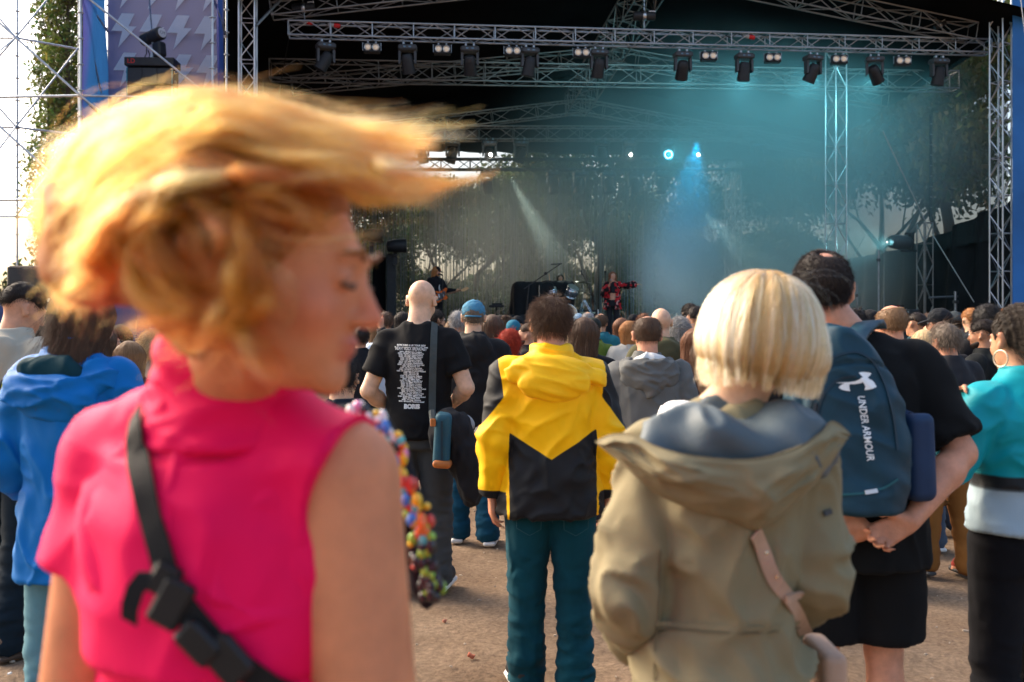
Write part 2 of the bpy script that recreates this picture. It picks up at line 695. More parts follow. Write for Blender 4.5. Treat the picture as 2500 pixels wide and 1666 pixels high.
# ------------------------------------------------------------------ ground
def dirt_material():
    m = bpy.data.materials.new('dirt')
    m.use_nodes = True
    n, l = m.node_tree.nodes, m.node_tree.links
    b = n['Principled BSDF']
    tc = n.new('ShaderNodeTexCoord')

    def noise(scale, det=6, rough=.6, dist=0.0):
        z = n.new('ShaderNodeTexNoise')
        z.inputs['Scale'].default_value = scale
        z.inputs['Detail'].default_value = det
        z.inputs['Roughness'].default_value = rough
        z.inputs['Distortion'].default_value = dist
        l.new(tc.outputs['Object'], z.inputs['Vector'])
        return z
    r1 = n.new('ShaderNodeValToRGB')
    r1.color_ramp.elements[0].position = .3
    r1.color_ramp.elements[0].color = lin((.175, .115, .073))
    r1.color_ramp.elements[1].position = .7
    r1.color_ramp.elements[1].color = lin((.31, .22, .147))
    a = noise(1.3, 8, .65, .6)
    l.new(a.outputs['Fac'], r1.inputs[0])
    f = noise(38, 6, .75)
    r2 = n.new('ShaderNodeValToRGB')
    r2.color_ramp.elements[0].position = .34
    r2.color_ramp.elements[0].color = (.45, .42, .4, 1)
    r2.color_ramp.elements[1].position = .62
    r2.color_ramp.elements[1].color = (1.12, 1.1, 1.06, 1)
    l.new(f.outputs['Fac'], r2.inputs[0])
    mx = n.new('ShaderNodeMix')
    mx.data_type = 'RGBA'
    mx.blend_type = 'MULTIPLY'
    mx.inputs[0].default_value = .8
    l.new(r1.outputs[0], mx.inputs[6])
    l.new(r2.outputs[0], mx.inputs[7])
    v = n.new('ShaderNodeTexVoronoi')
    v.inputs['Scale'].default_value = 30
    l.new(tc.outputs['Object'], v.inputs['Vector'])
    sp = n.new('ShaderNodeMapRange')
    sp.inputs['From Min'].default_value = .03
    sp.inputs['From Max'].default_value = .075
    sp.inputs['To Min'].default_value = .55
    sp.inputs['To Max'].default_value = 0
    l.new(v.outputs['Distance'], sp.inputs['Value'])
    vm = n.new('ShaderNodeMath')
    vm.operation = 'GREATER_THAN'
    vm.inputs[1].default_value = .8
    l.new(v.outputs['Color'], vm.inputs[0])
    vm2 = n.new('ShaderNodeMath')
    vm2.operation = 'MULTIPLY'
    l.new(sp.outputs[0], vm2.inputs[0])
    l.new(vm.outputs[0], vm2.inputs[1])
    m2 = n.new('ShaderNodeMix')
    m2.data_type = 'RGBA'
    m2.inputs[7].default_value = lin((.36, .28, .2))
    l.new(vm2.outputs[0], m2.inputs[0])
    l.new(mx.outputs[2], m2.inputs[6])
    l.new(m2.outputs[2], b.inputs['Base Color'])
    b.inputs['Roughness'].default_value = .95
    b.inputs['Specular IOR Level'].default_value = .15
    g = noise(9, 8, .7, .5)
    b1 = n.new('ShaderNodeBump')
    b1.inputs['Strength'].default_value = .7
    b1.inputs['Distance'].default_value = .05
    l.new(g.outputs['Fac'], b1.inputs['Height'])
    b2 = n.new('ShaderNodeBump')
    b2.inputs['Strength'].default_value = .6
    b2.inputs['Distance'].default_value = .012
    l.new(f.outputs['Fac'], b2.inputs['Height'])
    l.new(b1.outputs[0], b2.inputs['Normal'])
    l.new(b2.outputs[0], b.inputs['Normal'])
    return m


def ground():
    xs = np.concatenate([[-900, -300, -100, -40, -20], np.arange(-10, 10.01, .11), [20, 40, 100, 300, 900]])
    ys = np.concatenate([[-900, -300, -100, -40, -15, -5, 0], np.arange(1, 14.01, .11), [16, 20, 30, 60, 120, 300, 1500]])
    X, Y = np.meshgrid(xs, ys, indexing='ij')
    p = np.stack([X.ravel(), Y.ravel(), 0 * X.ravel()], 1)
    near = (np.abs(p[:, 0]) < 9.9) & (p[:, 1] > 1) & (p[:, 1] < 13.9)
    z = np.where(near, (fbm(p * 1.1, 3, 3) - .5) * .05 + (fbm(p * 5, 9, 2) - .5) * .045 - .014, -.012)
    p[:, 2] = z
    nx, ny = len(xs), len(ys)
    i, j = np.meshgrid(np.arange(nx - 1), np.arange(ny - 1), indexing='ij')
    a = (i * ny + j).ravel()
    f = np.stack([a, a + ny, a + ny + 1, a + 1], 1)
    o = link('ground', mesh('ground', p, f, dirt_material(), True))
    tag(o, 'trampled brown dirt ground of the festival field', kind='structure')


ground()


def litter():
    """Small stones, chips and twigs trodden into the dirt."""
    V, Fc = [], []
    mb = MB()
    r = random.Random(3)
    for _ in range(520):
        Y = r.uniform(3.2, 12)
        x = r.uniform(-.52, .52) * Y
        s = r.uniform(.004, .016)
        mb.box((x, Y, s * .2), (s * r.uniform(.8, 2.6), s * r.uniform(.7, 1.4), s * .8), (r.uniform(-.3, .3), r.uniform(-.3, .3), r.uniform(0, 3)), bev=s * .2)
    o = mb.build('gravel', M('pebble', (.36, .29, .22), .9, var=.5, vscale=3))
    tag(o, 'small stones and chips scattered over the brown dirt', kind='stuff')
    for i, (px, py, Y, c, s, lab) in enumerate([
            (1150, 1607, 4.74, (.45, .13, .07), (.035, .025, .02), 'red brick fragment lying on the dirt beside the yellow jacket'),
            (1400, 1613, 4.70, (.5, .36, .22), (.07, .022, .012), 'pale wood chip on the dirt between yellow jacket and khaki coat'),
            (1085, 1523, 5.3, (.4, .16, .1), (.025, .02, .015), 'small reddish stone on the dirt behind the white soled shoe'),
            (24, 1655, 4.5, (.75, .72, .66), (.022, .012, .01), 'white scrap of paper on the dirt at the lower left')]):
        q = P(px, py, Y)
        mb = SDF().rbox((0, 0, 0), s, min(s) * .3, rot=(.2, .3, i), k=0)
        V, Fq = mb.surf(min(s) * .22)
        V = V + (vnoise(V * 90, i)[:, None] - .5) * min(s) * .4
        o = link(['brick_fragment', 'wood_chip', 'stone', 'paper_scrap'][i], mesh('scrap', V, Fq, M('scrap%d' % i, c, .9, var=.3, vscale=60), True))
        o.location = (q.x, q.y, .012)
        tag(o, lab, 'litter')


litter()


# ------------------------------------------------------------------ trees
def leaf_material(name, c, sat=.45):
    m = bpy.data.materials.new(name)
    m.use_nodes = True
    n, l = m.node_tree.nodes, m.node_tree.links
    b = n['Principled BSDF']
    a = n.new('ShaderNodeAttribute')
    a.attribute_name = 'Col'
    l.new(a.outputs['Color'], b.inputs['Base Color'])
    b.inputs['Roughness'].default_value = .6
    t = n.new('ShaderNodeBsdfTranslucent')
    l.new(a.outputs['Color'], t.inputs[0])
    mx = n.new('ShaderNodeMixShader')
    mx.inputs[0].default_value = sat
    l.new(b.outputs[0], mx.inputs[1])
    l.new(t.outputs[0], mx.inputs[2])
    l.new(mx.outputs[0], n['Material Output'].inputs[0])
    return m


LEAF = leaf_material('leaf', None)
BARK = M('bark', (.075, .055, .04), .95, var=.35, vscale=5, bump=.8, bscale=30, stretch=(1, 1, .25))


def leaf_mesh(name, centers, size, base, seed, jitter=.3):
    r = np.random.default_rng(seed)
    n = len(centers)
    a = r.normal(size=(n, 3))
    a /= np.linalg.norm(a, axis=1)[:, None]
    b = r.normal(size=(n, 3))
    b -= a * (a * b).sum(1)[:, None]
    b /= np.linalg.norm(b, axis=1)[:, None]
    s = size * r.uniform(.6, 1.4, n)[:, None]
    V = np.stack([centers - a * s, centers + b * s * .45, centers + a * s, centers - b * s * .45], 1).reshape(-1, 3)
    Fq = np.arange(4 * n).reshape(n, 4)
    me = mesh(name, V, Fq, LEAF)
    lum = r.uniform(1 - jitter, 1 + jitter, n) * (.75 + .5 * vnoise(centers * 1.2, seed))
    col = np.array(base)[None] * lum[:, None] * np.stack([1 + .25 * r.normal(size=n), np.ones(n), 1 + .2 * r.normal(size=n)], 1).clip(.4, 1.8)
    set_col(me, np.repeat(col, 4, 0).clip(.004, .5))
    return me


def branch_tree(seed, H, spread, nleaf, lsize, base, trunk_r, fork=.35, levels=4, up=.55, clump=.5, droop=0.0):
    """Trunk with recursive limbs and leaf clumps on the twig ends."""
    r = random.Random(seed)
    mb = MB()
    tips = []

    def grow(p, d, L, rad, lev):
        pts, rr = [p], [rad]
        q = p.copy()
        dd = d.copy()
        k = 4
        for i in range(k):
            dd = (dd + Vector((r.uniform(-1, 1), r.uniform(-1, 1), r.uniform(-.5, .7) - droop * lev)) * .16).normalized()
            q = q + dd * (L / k)
            pts.append(q.copy())
            rr.append(rad * (1 - .45 * (i + 1) / k))
        mb.tube(pts, rr, 6 if lev < 2 else 4, cap=False)
        if lev >= levels:
            tips.append(pts[-1])
            tips.append(pts[-2])
            return
        if lev >= 2:
            tips.append(pts[-1])
        nb = r.choice((2, 3, 3)) if lev else 3
        for b in range(nb):
            ang = r.uniform(0, 2 * PI)
            side = Vector((math.cos(ang), math.sin(ang), 0))
            nd = (dd * up + side * r.uniform(.45, .95) * spread + Vector((0, 0, .25))).normalized()
            st = pts[-1] if b < 2 else pts[r.choice((2, 3))]
            grow(st.copy(), nd, L * r.uniform(.58, .8), rr[-1] * r.uniform(.62, .85), lev + 1)
    grow(Vector((0, 0, 0)), Vector((r.uniform(-.1, .1), r.uniform(-.1, .1), 1)).normalized(), H * fork, trunk_r, 0)
    g = np.random.default_rng(seed)
    T = np.array([tuple(t) for t in tips])
    c = T[g.integers(0, len(T), nleaf)] + g.normal(size=(nleaf, 3)) * np.array([clump, clump, clump * .6])
    return mb.me('trunk', BARK, True), leaf_mesh('crown', c, lsize, base, seed)


def poplar(seed, H, W, nleaf, lsize, base):
    r = random.Random(seed)
    mb = MB()
    pts = [Vector((r.uniform(-.12, .12) * (i > 0), r.uniform(-.1, .1), H * i / 10)) for i in range(11)]
    mb.tube(pts, [.3 * (1 - .09 * i) for i in range(11)], 8)
    tips = []
    for i in range(150):
        z = r.uniform(.08, 1) * H
        k = (1 - abs(z / H - .45) * .9)
        a = r.uniform(0, 2 * PI)
        L = W * k * r.uniform(.4, 1.0)
        b = Vector((0, 0, z))
        e = b + Vector((math.cos(a) * L, math.sin(a) * L, L * 1.6))
        mb.tube([b, (b + e) / 2 + Vector((math.cos(a), math.sin(a), -.4)) * L * .12, e], [.05, .035, .012], 4, cap=False)
        tips += [e, (b + e * 2) / 3, e + Vector((0, 0, .6))]
    g = np.random.default_rng(seed)
    T = np.array([tuple(t) for t in tips])
    c = T[g.integers(0, len(T), nleaf)] + g.normal(size=(nleaf, 3)) * np.array([.3, .3, .5])
    return mb.me('trunk', BARK, True), leaf_mesh('crown', c, lsize, base, seed)


def plant(name, meshes, loc, rz, sc, label, group=None):
    o = empty(name, loc, rz)
    o.matrix_basis = Matrix.Translation(loc) @ Matrix.Rotation(rz, 4, 'Z') @ Matrix.Diagonal((sc[0], sc[0], sc[1], 1))
    for nm, me in zip(('trunk', 'crown'), meshes):
        c = link(nm, me)
        c.parent = o
    tag(o, label, 'tree', group)
    return o


pop = [poplar(s, 27, 1.6, 9000, .17, (.10, .13, .03)) for s in (1, 2)]
for i, (px, Y, sc, lab) in enumerate([
        (118, 62, .9, 'tall slender poplar furthest left behind the scaffold tubes'),
        (165, 60, 1.0, 'tall poplar with bare lower trunk just left of the blue tower banner'),
        (205, 66, .95, 'poplar half hidden behind the left edge of the blue tower banner'),
        (568, 58, .75, 'narrow poplar in the gap between blue banner and stage tower')]):
    plant('poplar_tree', pop[i % 2], ((px - 1250) / F * Y, Y, -.1), i * 1.3, (sc, 1.0), lab, 'poplars by the stage')

TB = [branch_tree(11, 15, .95, 11500, .13, (.085, .11, .034), .26, .24, clump=.62),
      branch_tree(23, 17, .8, 11500, .13, (.09, .115, .036), .28, .27, clump=.65),
      branch_tree(37, 13, 1.1, 10500, .12, (.08, .105, .034), .22, .2, droop=.14, clump=.6)]
spots = [  # px, depth, kind, width scale, height scale, label
    (20, 58, 2, .6, .42, 'low round tree against the sunset glow at the far left'),
    (800, 52, 2, 1.0, .9, 'leafy tree behind the stage hidden by the dancing person\'s blowing hair'),
    (940, 44, 1, .8, .75, 'tree with thin bare branches low behind the guitarist'),
    (1050, 56, 0, 1.0, 1.0, 'dark leafy tree behind the curtain next to the guitarist\'s headstock'),
    (1165, 48, 1, .95, .92, 'tree with a gap of bright sky behind the lit stage beam'),
    (1290, 54, 0, 1.05, 1.0, 'dense tree behind the drum kit'),
    (1430, 45, 1, 1.0, 1.05, 'tree with strong forked trunk behind the singer'),
    (1540, 55, 0, 1.0, .95, 'tree rising behind the singer\'s outstretched arm'),
    (1665, 46, 2, .9, 1.05, 'dark tree drenched in blue light beside the curtain edge'),
    (1745, 43, 1, .7, .95, 'leaning tree left of the slim rear truss tower'),
    (1890, 52, 0, .8, .72, 'lower tree right of the slim rear truss tower'),
    (1985, 60, 1, .9, 1.3, 'tall narrow tree just left of the rear corner tower'),
    (2110, 56, 0, 1.3, 1.6, 'tree seen through the netting right of the rear corner tower'),
    (2215, 50, 2, 1.4, 2.2, 'wide tree seen through the side netting above the black tarp'),
    (2330, 52, 1, 1.5, 2.0, 'tree seen through the netting beside the front corner tower'),
    (2440, 60, 0, 1.7, 2.5, 'tree behind the right edge of the side netting')]
under = [(760, 44, .55), (865, 47, .6), (985, 43, .5), (1020, 50, .62), (1110, 44, .55), (1215, 46, .6), (1255, 52, .5), (1350, 44, .58), (1395, 50, .6), (1490, 47, .55), (1590, 44, .6), (1640, 51, .5), (1700, 46, .5),
         (1820, 47, .5), (1940, 46, .55), (2060, 45, .6), (2160, 48, .6), (2280, 45, .65), (2390, 47, .6)]
under = under[::2]
for i, (px, Y, h) in enumerate(under):
    spots.append((px, Y, i % 3, .62, h, '%s small tree from the left in the low growth behind the stage' % (ORD + ['thirteenth', 'fourteenth', 'fifteenth', 'sixteenth', 'seventeenth', 'eighteenth', 'nineteenth'])[i]))
for i, (px, Y, k, w, h, lab) in enumerate(spots):
    plant('broadleaf_tree', TB[k], ((px - 1250) / F * Y, Y, -.1), i * 2.1, (w, h), lab, 'trees behind the stage')


# far belt of undergrowth closing the horizon behind the trees
def shrub_belt():
    g = np.random.default_rng(5)
    n = 26000
    x = g.uniform(-60, 75, n)
    Y = 70 + g.normal(size=n) * 2
    top = 4.0 + 2.5 * vnoise(np.stack([x * .25, x * 0, x * 0], 1), 8)
    z = g.uniform(0, 1, n) ** .7 * top
    o = link('shrubbery', leaf_mesh('shrubbery', np.stack([x, Y, z], 1), .33, (.05, .065, .028), 6))
    tag(o, 'far belt of dark bushes closing the view behind the trees', kind='stuff')


shrub_belt()

# ------------------------------------------------------------------ stage frame of reference
SA = math.radians(6.5)
SU = Vector((math.cos(SA), math.sin(SA), 0))
SV = Vector((-math.sin(SA), math.cos(SA), 0))
SO = Vector((-6.37, 24, 0))
SW = 19.3
DECK = 1.27


def S(u, v, z):
    return SO + SU * u + SV * v + Vector((0, 0, z))


def on_v(px, py, v):
    """Point of the plane at stage depth v that shows at photo pixel (px, py)."""
    d = Vector(((px - 1250) / F, 1, -(py - HY) / F))
    t = (SO + SV * v - Vector((0, 0, 0))).dot(SV) / d.dot(SV)
    return Vector((d.x * t, t, HC + d.z * t))


ALU = M('aluminium', (.55, .56, .57), .38, 1.0, var=.25, vscale=14, bump=.15, bscale=60)
ALUD = M('dull_aluminium', (.30, .29, .28), .5, 1.0, var=.3, vscale=12)
GALV = M('galvanised_steel', (.42, .45, .48), .45, .9, var=.3, vscale=20, bump=.2, bscale=50)
STEEL = M('steel', (.33, .35, .37), .4, .9, var=.3, vscale=20)
BLACK = M('black_paint', (.018, .019, .021), .55, var=.3, vscale=10, bump=.1, bscale=90)
BLACKT = M('black_tarp', (.006, .0062, .0068), .95, var=.4, vscale=.7, wr=.5, wscale=.8, spec=.04)
DGREY = M('dark_grey_plastic', (.05, .053, .057), .5, var=.2, vscale=9)


def truss(name, a, b, size, mat, label=None, cat='truss', group=None, up=Vector((0, 0, 1)), bay=.5, rc=.025, rb=.012, split=True, twist=0.0, sides=4):
    """Square lattice girder from a to b: four chords with end battens and diagonals on every face."""
    a, b = Vector(a), Vector(b)
    d = (b - a).normalized()
    s1 = up - d * up.dot(d)
    if s1.length < 1e-3:
        s1 = Vector((0, 1, 0))
    s1.normalize()
    s2 = d.cross(s1)
    if twist:
        q = Matrix.Rotation(twist, 3, d)
        s1, s2 = q @ s1, q @ s2
    h = size / 2 - rc
    L = (b - a).length
    nb = max(2, int(round(L / bay)))
    root = empty(name, a)
    cor = [s1 * h + s2 * h, s1 * h - s2 * h, -s1 * h - s2 * h, -s1 * h + s2 * h]
    for c in cor:
        rod('chord', a + c, b + c, rc, mat, root)
    bars = []
    for k in range(4):
        c0, c1 = cor[k], cor[(k + 1) % 4]
        for i in range(nb):
            t0, t1 = L * i / nb, L * (i + 1) / nb
            if (i + k) % 2:
                bars.append((a + d * t0 + c0, a + d * t1 + c1))
            else:
                bars.append((a + d * t0 + c1, a + d * t1 + c0))
            if i % 2 == 0 or i == 0:
                bars.append((a + d * t0 + c0, a + d * t0 + c1))
        bars.append((b + c0, b + c1))
    if split and len(bars) <= 300:
        for p, q in bars:
            rod('brace', p, q, rb, mat, root, 6)
    else:
        mb = MB()
        for p, q in bars:
            mb.tube([p - a, q - a], rb, 5, cap=False)
        o = mb.build('lattice', mat, root, smooth=True)
        tag(o, kind='stuff')
    if label:
        tag(root, label, cat, group)
    return root


# deck, skirt and roof -------------------------------------------------------------------------
def stage_shell():
    root = empty('stage', S(0, 0, 0), SA)
    W, Dp = SW, 11.0
    MB().box((W / 2, Dp / 2 - .3, DECK - .06), (W + 2, Dp + .6, .12)).build('deck', M('deck_board', (.03, .03, .032), .7, var=.3, vscale=2, bump=.2, bscale=60), root)
    root.children[-1].parent = root
    # skirt with folds
    V, Fc = [], []
    for i in range(240):
        x = -1 + (W + 2) * i / 239
        y = -.64 + .05 * math.sin(i * 1.1) + .02 * math.sin(i * .37)
        V += [(x, y, .02), (x, y * .97, DECK - .125)]
        if i:
            k = 2 * i
            Fc.append((k - 2, k, k + 1, k - 1))
    link('skirt', mesh('skirt', V, Fc, BLACKT, True), root)
    # pitched roof sheet seen from below (double skin so it has thickness)
    nu, nv = 24, 12
    V, Fc = [], []
    for t in (0, .06):
        for i in range(nu + 1):
            for j in range(nv + 1):
                u = -.6 + (W + 1.2) * i / nu
                v = -1.0 + 12.2 * j / nv
                g = 1 - abs(2 * (u / W) - 1)
                z = 9.55 + 1.9 * g - .08 * max(v, 0) + .1 * math.sin(j * 2.1) * math.sin(i * 1.3)
                V.append((u, v, z + t))
    N = (nu + 1) * (nv + 1)
    for t in (0, 1):
        for i in range(nu):
            for j in range(nv):
                a = t * N + i * (nv + 1) + j
                q = (a, a + 1, a + nv + 2, a + nv + 1)
                Fc.append(q if t == 0 else q[::-1])
    link('roof', mesh('roof', V, Fc, BLACKT, True), root)
    # rear valance above the opening, left side wall, right lower tarp
    V, Fc = [], []
    for i in range(41):
        u = -.5 + (W + 1) * i / 40
        g = 1 - abs(2 * (u / W) - 1)
        V += [(u, 11.0 + .05 * math.sin(i), 7.75 + .04 * math.sin(i * 2.2)), (u, 11.0, 8.7 + 1.9 * g)]
        if i:
            k = 2 * i
            Fc.append((k - 2, k, k + 1, k - 1))
    link('rear_valance', mesh('rear_valance', V, Fc, BLACKT, True), root)
    V, Fc = [], []
    for i in range(31):
        v = -.3 + 11.3 * i / 30
        for j in range(13):
            z = .1 + 9.6 * j / 12
            V.append((-.55 + .1 * math.sin(i * 1.7 + j * .3), v, z))
        if i:
            for j in range(12):
                k = 13 * i + j
                Fc.append((k - 13, k, k + 1, k - 12))
    link('side_wall', mesh('side_wall', V, Fc, BLACKT, True), root)
    V, Fc = [], []
    for i in range(61):
        v = -.1 + 11.6 * i / 60
        top = 4.9 - .09 * v - .5 * math.sin(PI * min(1, v / 11.5)) ** 2 * .6
        for j in range(15):
            z = .1 + (top - .1) * j / 14
            V.append((W + .5 + .12 * math.sin(i * .9 + j * .25) + .15 * vnoise(np.array([[i * .2, j * .3, 0]]), 4)[0], v, z))
        if i:
            for j in range(14):
                k = 15 * i + j
                Fc.append((k - 15, k - 14, k + 1, k))
    link('side_tarp', mesh('side_tarp', V, Fc, M('grey_tarp', (.012, .015, .017), .85, var=.5, vscale=.8, wr=.5, wscale=1.2, spec=.15), True), root)
    tag(root, 'large black roofed concert stage with lighting trusses', 'stage')
    return root


STAGE = stage_shell()

# mesh fabric: back wall and right side wall
nb = link('mesh_backdrop', mesh('mesh_backdrop', [S(-.3, 10.85, DECK), S(12.9, 10.85, DECK), S(12.9, 10.85, 7.9), S(-.3, 10.85, 7.9)], [(0, 1, 2, 3)], net('black_mesh', (.012, .012, .012), .24)))
tag(nb, 'see-through black mesh backdrop at the rear of the stage', 'backdrop')
nb = link('side_netting', mesh('side_netting', [S(SW + .45, .3, 3.9), S(SW + .45, 11.2, 3.7), S(SW + .45, 11.2, 8.9), S(SW + .45, .3, 9.75)], [(0, 1, 2, 3)], net('side_mesh', (.03, .04, .042), .66)))
tag(nb, 'grey see-through netting closing the right side of the stage', 'netting')


def string_curtain():
    r = random.Random(12)
    V, Fc = [], []
    u = 1.9
    while u < 12.75:
        w = r.choice((.012, .016, .02, .03, .045)) * r.uniform(.7, 1.3)
        z0, z1 = DECK + .02, 6.75
        dv = r.uniform(0, .12)
        sw = r.uniform(-.015, .015)
        b = len(V)
        for k in range(5):
            z = z0 + (z1 - z0) * k / 4
            du = sw * math.sin(k * 1.3 + u)
            V += [S(u + du, 10.45 + dv, z), S(u + du + w, 10.45 + dv + r.uniform(-.02, .02), z)]
        for k in range(4):
            Fc.append((b + 2 * k, b + 2 * k + 1, b + 2 * k + 3, b + 2 * k + 2))
        u += w + r.choice((.012, .02, .03, .045, .07, .014)) * r.uniform(.6, 1.2)
    o = link('string_curtain', mesh('string_curtain', V, Fc, M('string', (.13, .135, .125), .8, var=.45, vscale=9, stretch=(3, 3, .1))))
    tag(o, 'dark string curtain hanging across the back of the stage', kind='stuff')


string_curtain()

# ------------------------------------------------------------------ towers and girders
truss('truss_tower', S(0, 0, 0), S(0, 0, 9.9), .42, ALU, 'bright lattice tower at the front left corner of the stage', 'tower', 'stage towers', bay=.5, up=SV)
truss('truss_tower', S(SW - .02, -.1, 0), S(SW - .02, -.1, 10.4), .42, ALU, 'bright lattice tower at the front right corner of the stage', 'tower', 'stage towers', bay=.5, up=SV, twist=math.radians(24))
truss('truss_tower', S(-.0, 10.3, 0), S(0, 10.3, 9.2), .45, ALUD, 'dark lattice tower at the rear left corner of the stage', 'tower', 'stage towers', bay=.55, up=SV)
q = on_v(2041, HY, 3.2)
truss('truss_tower', Vector((q.x, q.y, 0)), Vector((q.x, q.y, 9.6)), .46, ALU, 'lattice tower at the right rear of the stage seen through smoke', 'tower', 'stage towers', bay=.55, up=SV, twist=math.radians(20))
q = on_v(1790, HY, 10.6)
truss('truss_tower', Vector((q.x, q.y, 0)), Vector((q.x, q.y, 7.6)), .45, ALU, 'slim lattice tower at the rear between curtain and side netting', 'tower', 'stage towers', bay=.55, up=SV, twist=math.radians(15))

truss('lighting_truss', on_v(705, 72, .6), on_v(2412, 116, .6), .40, GALV, 'front lighting truss spanning the stage under the roof', 'truss', bay=.52, rc=.026, rb=.014)
truss('roof_girder', on_v(660, 172, 4.2), on_v(2330, 200, 4.2), .58, ALUD, 'second brown lit roof girder behind the front lighting truss', 'truss', bay=.75, rc=.026, rb=.015, split=False)
truss('roof_girder', on_v(1000, 326, 10.2), on_v(1860, 328, 10.2), .5, ALUD, 'dark girder along the rear edge of the roof', 'truss', bay=.6, split=False)
truss('lighting_truss', on_v(860, 402, 9.6), on_v(1835, 402, 9.6), .42, BLACK, 'black rear lighting truss carrying the lower row of lamps', 'truss', bay=.5, rc=.03, rb=.016)
mid_f, mid_r = S(SW / 2 + .6, -.2, 10.75), S(SW / 2 + .2, 10.3, 9.35)
truss('roof_girder', mid_f, mid_r, .8, ALUD, 'central spine girder running back under the roof ridge', 'truss', bay=.55, rc=.026, rb=.017, split=False)
for i, (v, ez, rz) in enumerate([(10.2, 7.95, 9.3), (5.2, 8.6, 9.75), (.4, 9.35, 10.75)]):
    for sgn, e in ((-1, .5), (1, SW - .5)):
        truss('roof_rafter', S(e, v, ez), S(SW / 2 + .4, v, rz), .5, ALUD,
              'sloping %s rafter on the %s half of the stage roof' % (('rear', 'middle', 'front')[i], 'left' if sgn < 0 else 'right'), 'truss', 'roof rafters', bay=.8, rc=.024, rb=.014, split=False)
rod('tower_stay', P(625, 63, 23.9), P(690, -5, 24.6), .035, GALV)
tag(bpy.data.objects['tower_stay'], 'diagonal steel tube bracing the front left tower', 'brace')


# ------------------------------------------------------------------ lamps on the trusses
def moving_head_proto():
    root = empty('moving_head_light')
    MB().box((0, 0, -.11), (.42, .30, .13), bev=.03).build('base', DGREY, root)
    MB().box((-.06, -.153, -.11), (.05, .006, .03)).box((.06, -.153, -.11), (.06, .006, .03)).build('display', M('display', (.12, .2, .28), .2), root)
    for s in (-1, 1):
        MB().box((.09 * s, 0, -.02), (.05, .1, .1), bev=.01).build('clamp', STEEL, root)
        MB().prism([(.20 * s, -.18), (.145 * s, -.18), (.15 * s, -.42), (.165 * s, -.47), (.2 * s, -.47)][::s], -.07, .07).build('yoke_arm', DGREY, root)
    mtx = Matrix.Translation((0, 0, -.40)) @ Matrix.Rotation(math.radians(180), 4, 'X')
    hd = MB().lathe([(.0, -.16), (.09, -.16), (.12, -.12), (.135, -.02), (.14, .1), (.15, .24), (.15, .27), (.135, .275)], 20, mtx).build('lamp_head', BLACK, root, smooth=True)
    hd.data.set_sharp_from_angle(angle=math.radians(40))
    MB().lathe([(.132, .262), (0, .27)], 20, mtx).build('lens', M('lens', (.03, .04, .05), .08, spec=.8), root, smooth=True)
    return root


def blinder_proto():
    root = empty('blinder_light')
    MB().box((0, 0, -.17), (.42, .22, .24), bev=.015).build('housing', BLACK, root)
    for s in (-1, 1):
        mt = Matrix.Translation((.1 * s, -.112, -.17)) @ Matrix.Rotation(math.radians(90), 4, 'X')
        MB().lathe([(.086, -.005), (.09, .03), (.078, .03), (.07, .006)], 22, mt).build('bezel', M('chrome_ring', (.5, .5, .48), .3, .9), root, smooth=True)
        MB().lathe([(.072, .004), (.05, .012), (0, .016)], 22, mt).build('reflector', M('warm_reflector', (.62, .50, .38), .35, .2, emit=(.9, .68, .48), estr=.08), root, smooth=True)
        MB().box((.23 * s, 0, -.13), (.012, .05, .2)).build('bracket', STEEL, root)
        MB().box((.1 * s, 0, -.02), (.05, .06, .05), bev=.008).build('clamp', STEEL, root)
    return root


mhp, blp = moving_head_proto(), blinder_proto()
mh_px = [795, 995, 1147, 1293, 1462, 1667, 1817, 1985, 2135, 2292]
bl_px = [908, 1080, 1252, 1420, 1730, 1886, 2048, 2203]
tilt = [.5, -.12, -.08, .15, .06, .0, .05, .3, -.5, .1]


def place(proto, first, p, rz, label, cat, group, sc=1.0, lamp_rot=None):
    o = proto if first else copy_tree(proto)
    o.matrix_basis = Matrix.Translation(p) @ Matrix.Rotation(rz, 4, 'Z') @ Matrix.Diagonal((sc, sc, sc, 1))
    tag(o, label, cat, group)
    if lamp_rot is not None:
        for c in o.children:
            if c.name.split('.')[0] in ('lamp_head', 'lens'):
                pv = Matrix.Translation((0, 0, -.40))
                c.matrix_basis = pv @ Euler(lamp_rot).to_matrix().to_4x4() @ pv.inverted()
    return o


fy = lambda px: 92 + (px - 705) * (136 - 92) / 1707
for i, px in enumerate(mh_px):
    p = on_v(px, fy(px) + 7, .5)
    place(mhp, i == 0, p, SA + tilt[i] * .6, '%s moving head lamp from the left under the front truss' % ORD[i], 'stage light', 'moving heads on the front truss', 1.12,
          (.15 + .2 * (i % 3), tilt[i], 0))
for i, px in enumerate(bl_px):
    place(blp, i == 0, on_v(px, fy(px) + 5, .45), SA * .5 + (px - 1250) / F * -.3, '%s twin round blinder from the left under the front truss' % ORD[i], 'stage light', 'twin blinders on the front truss', .98)
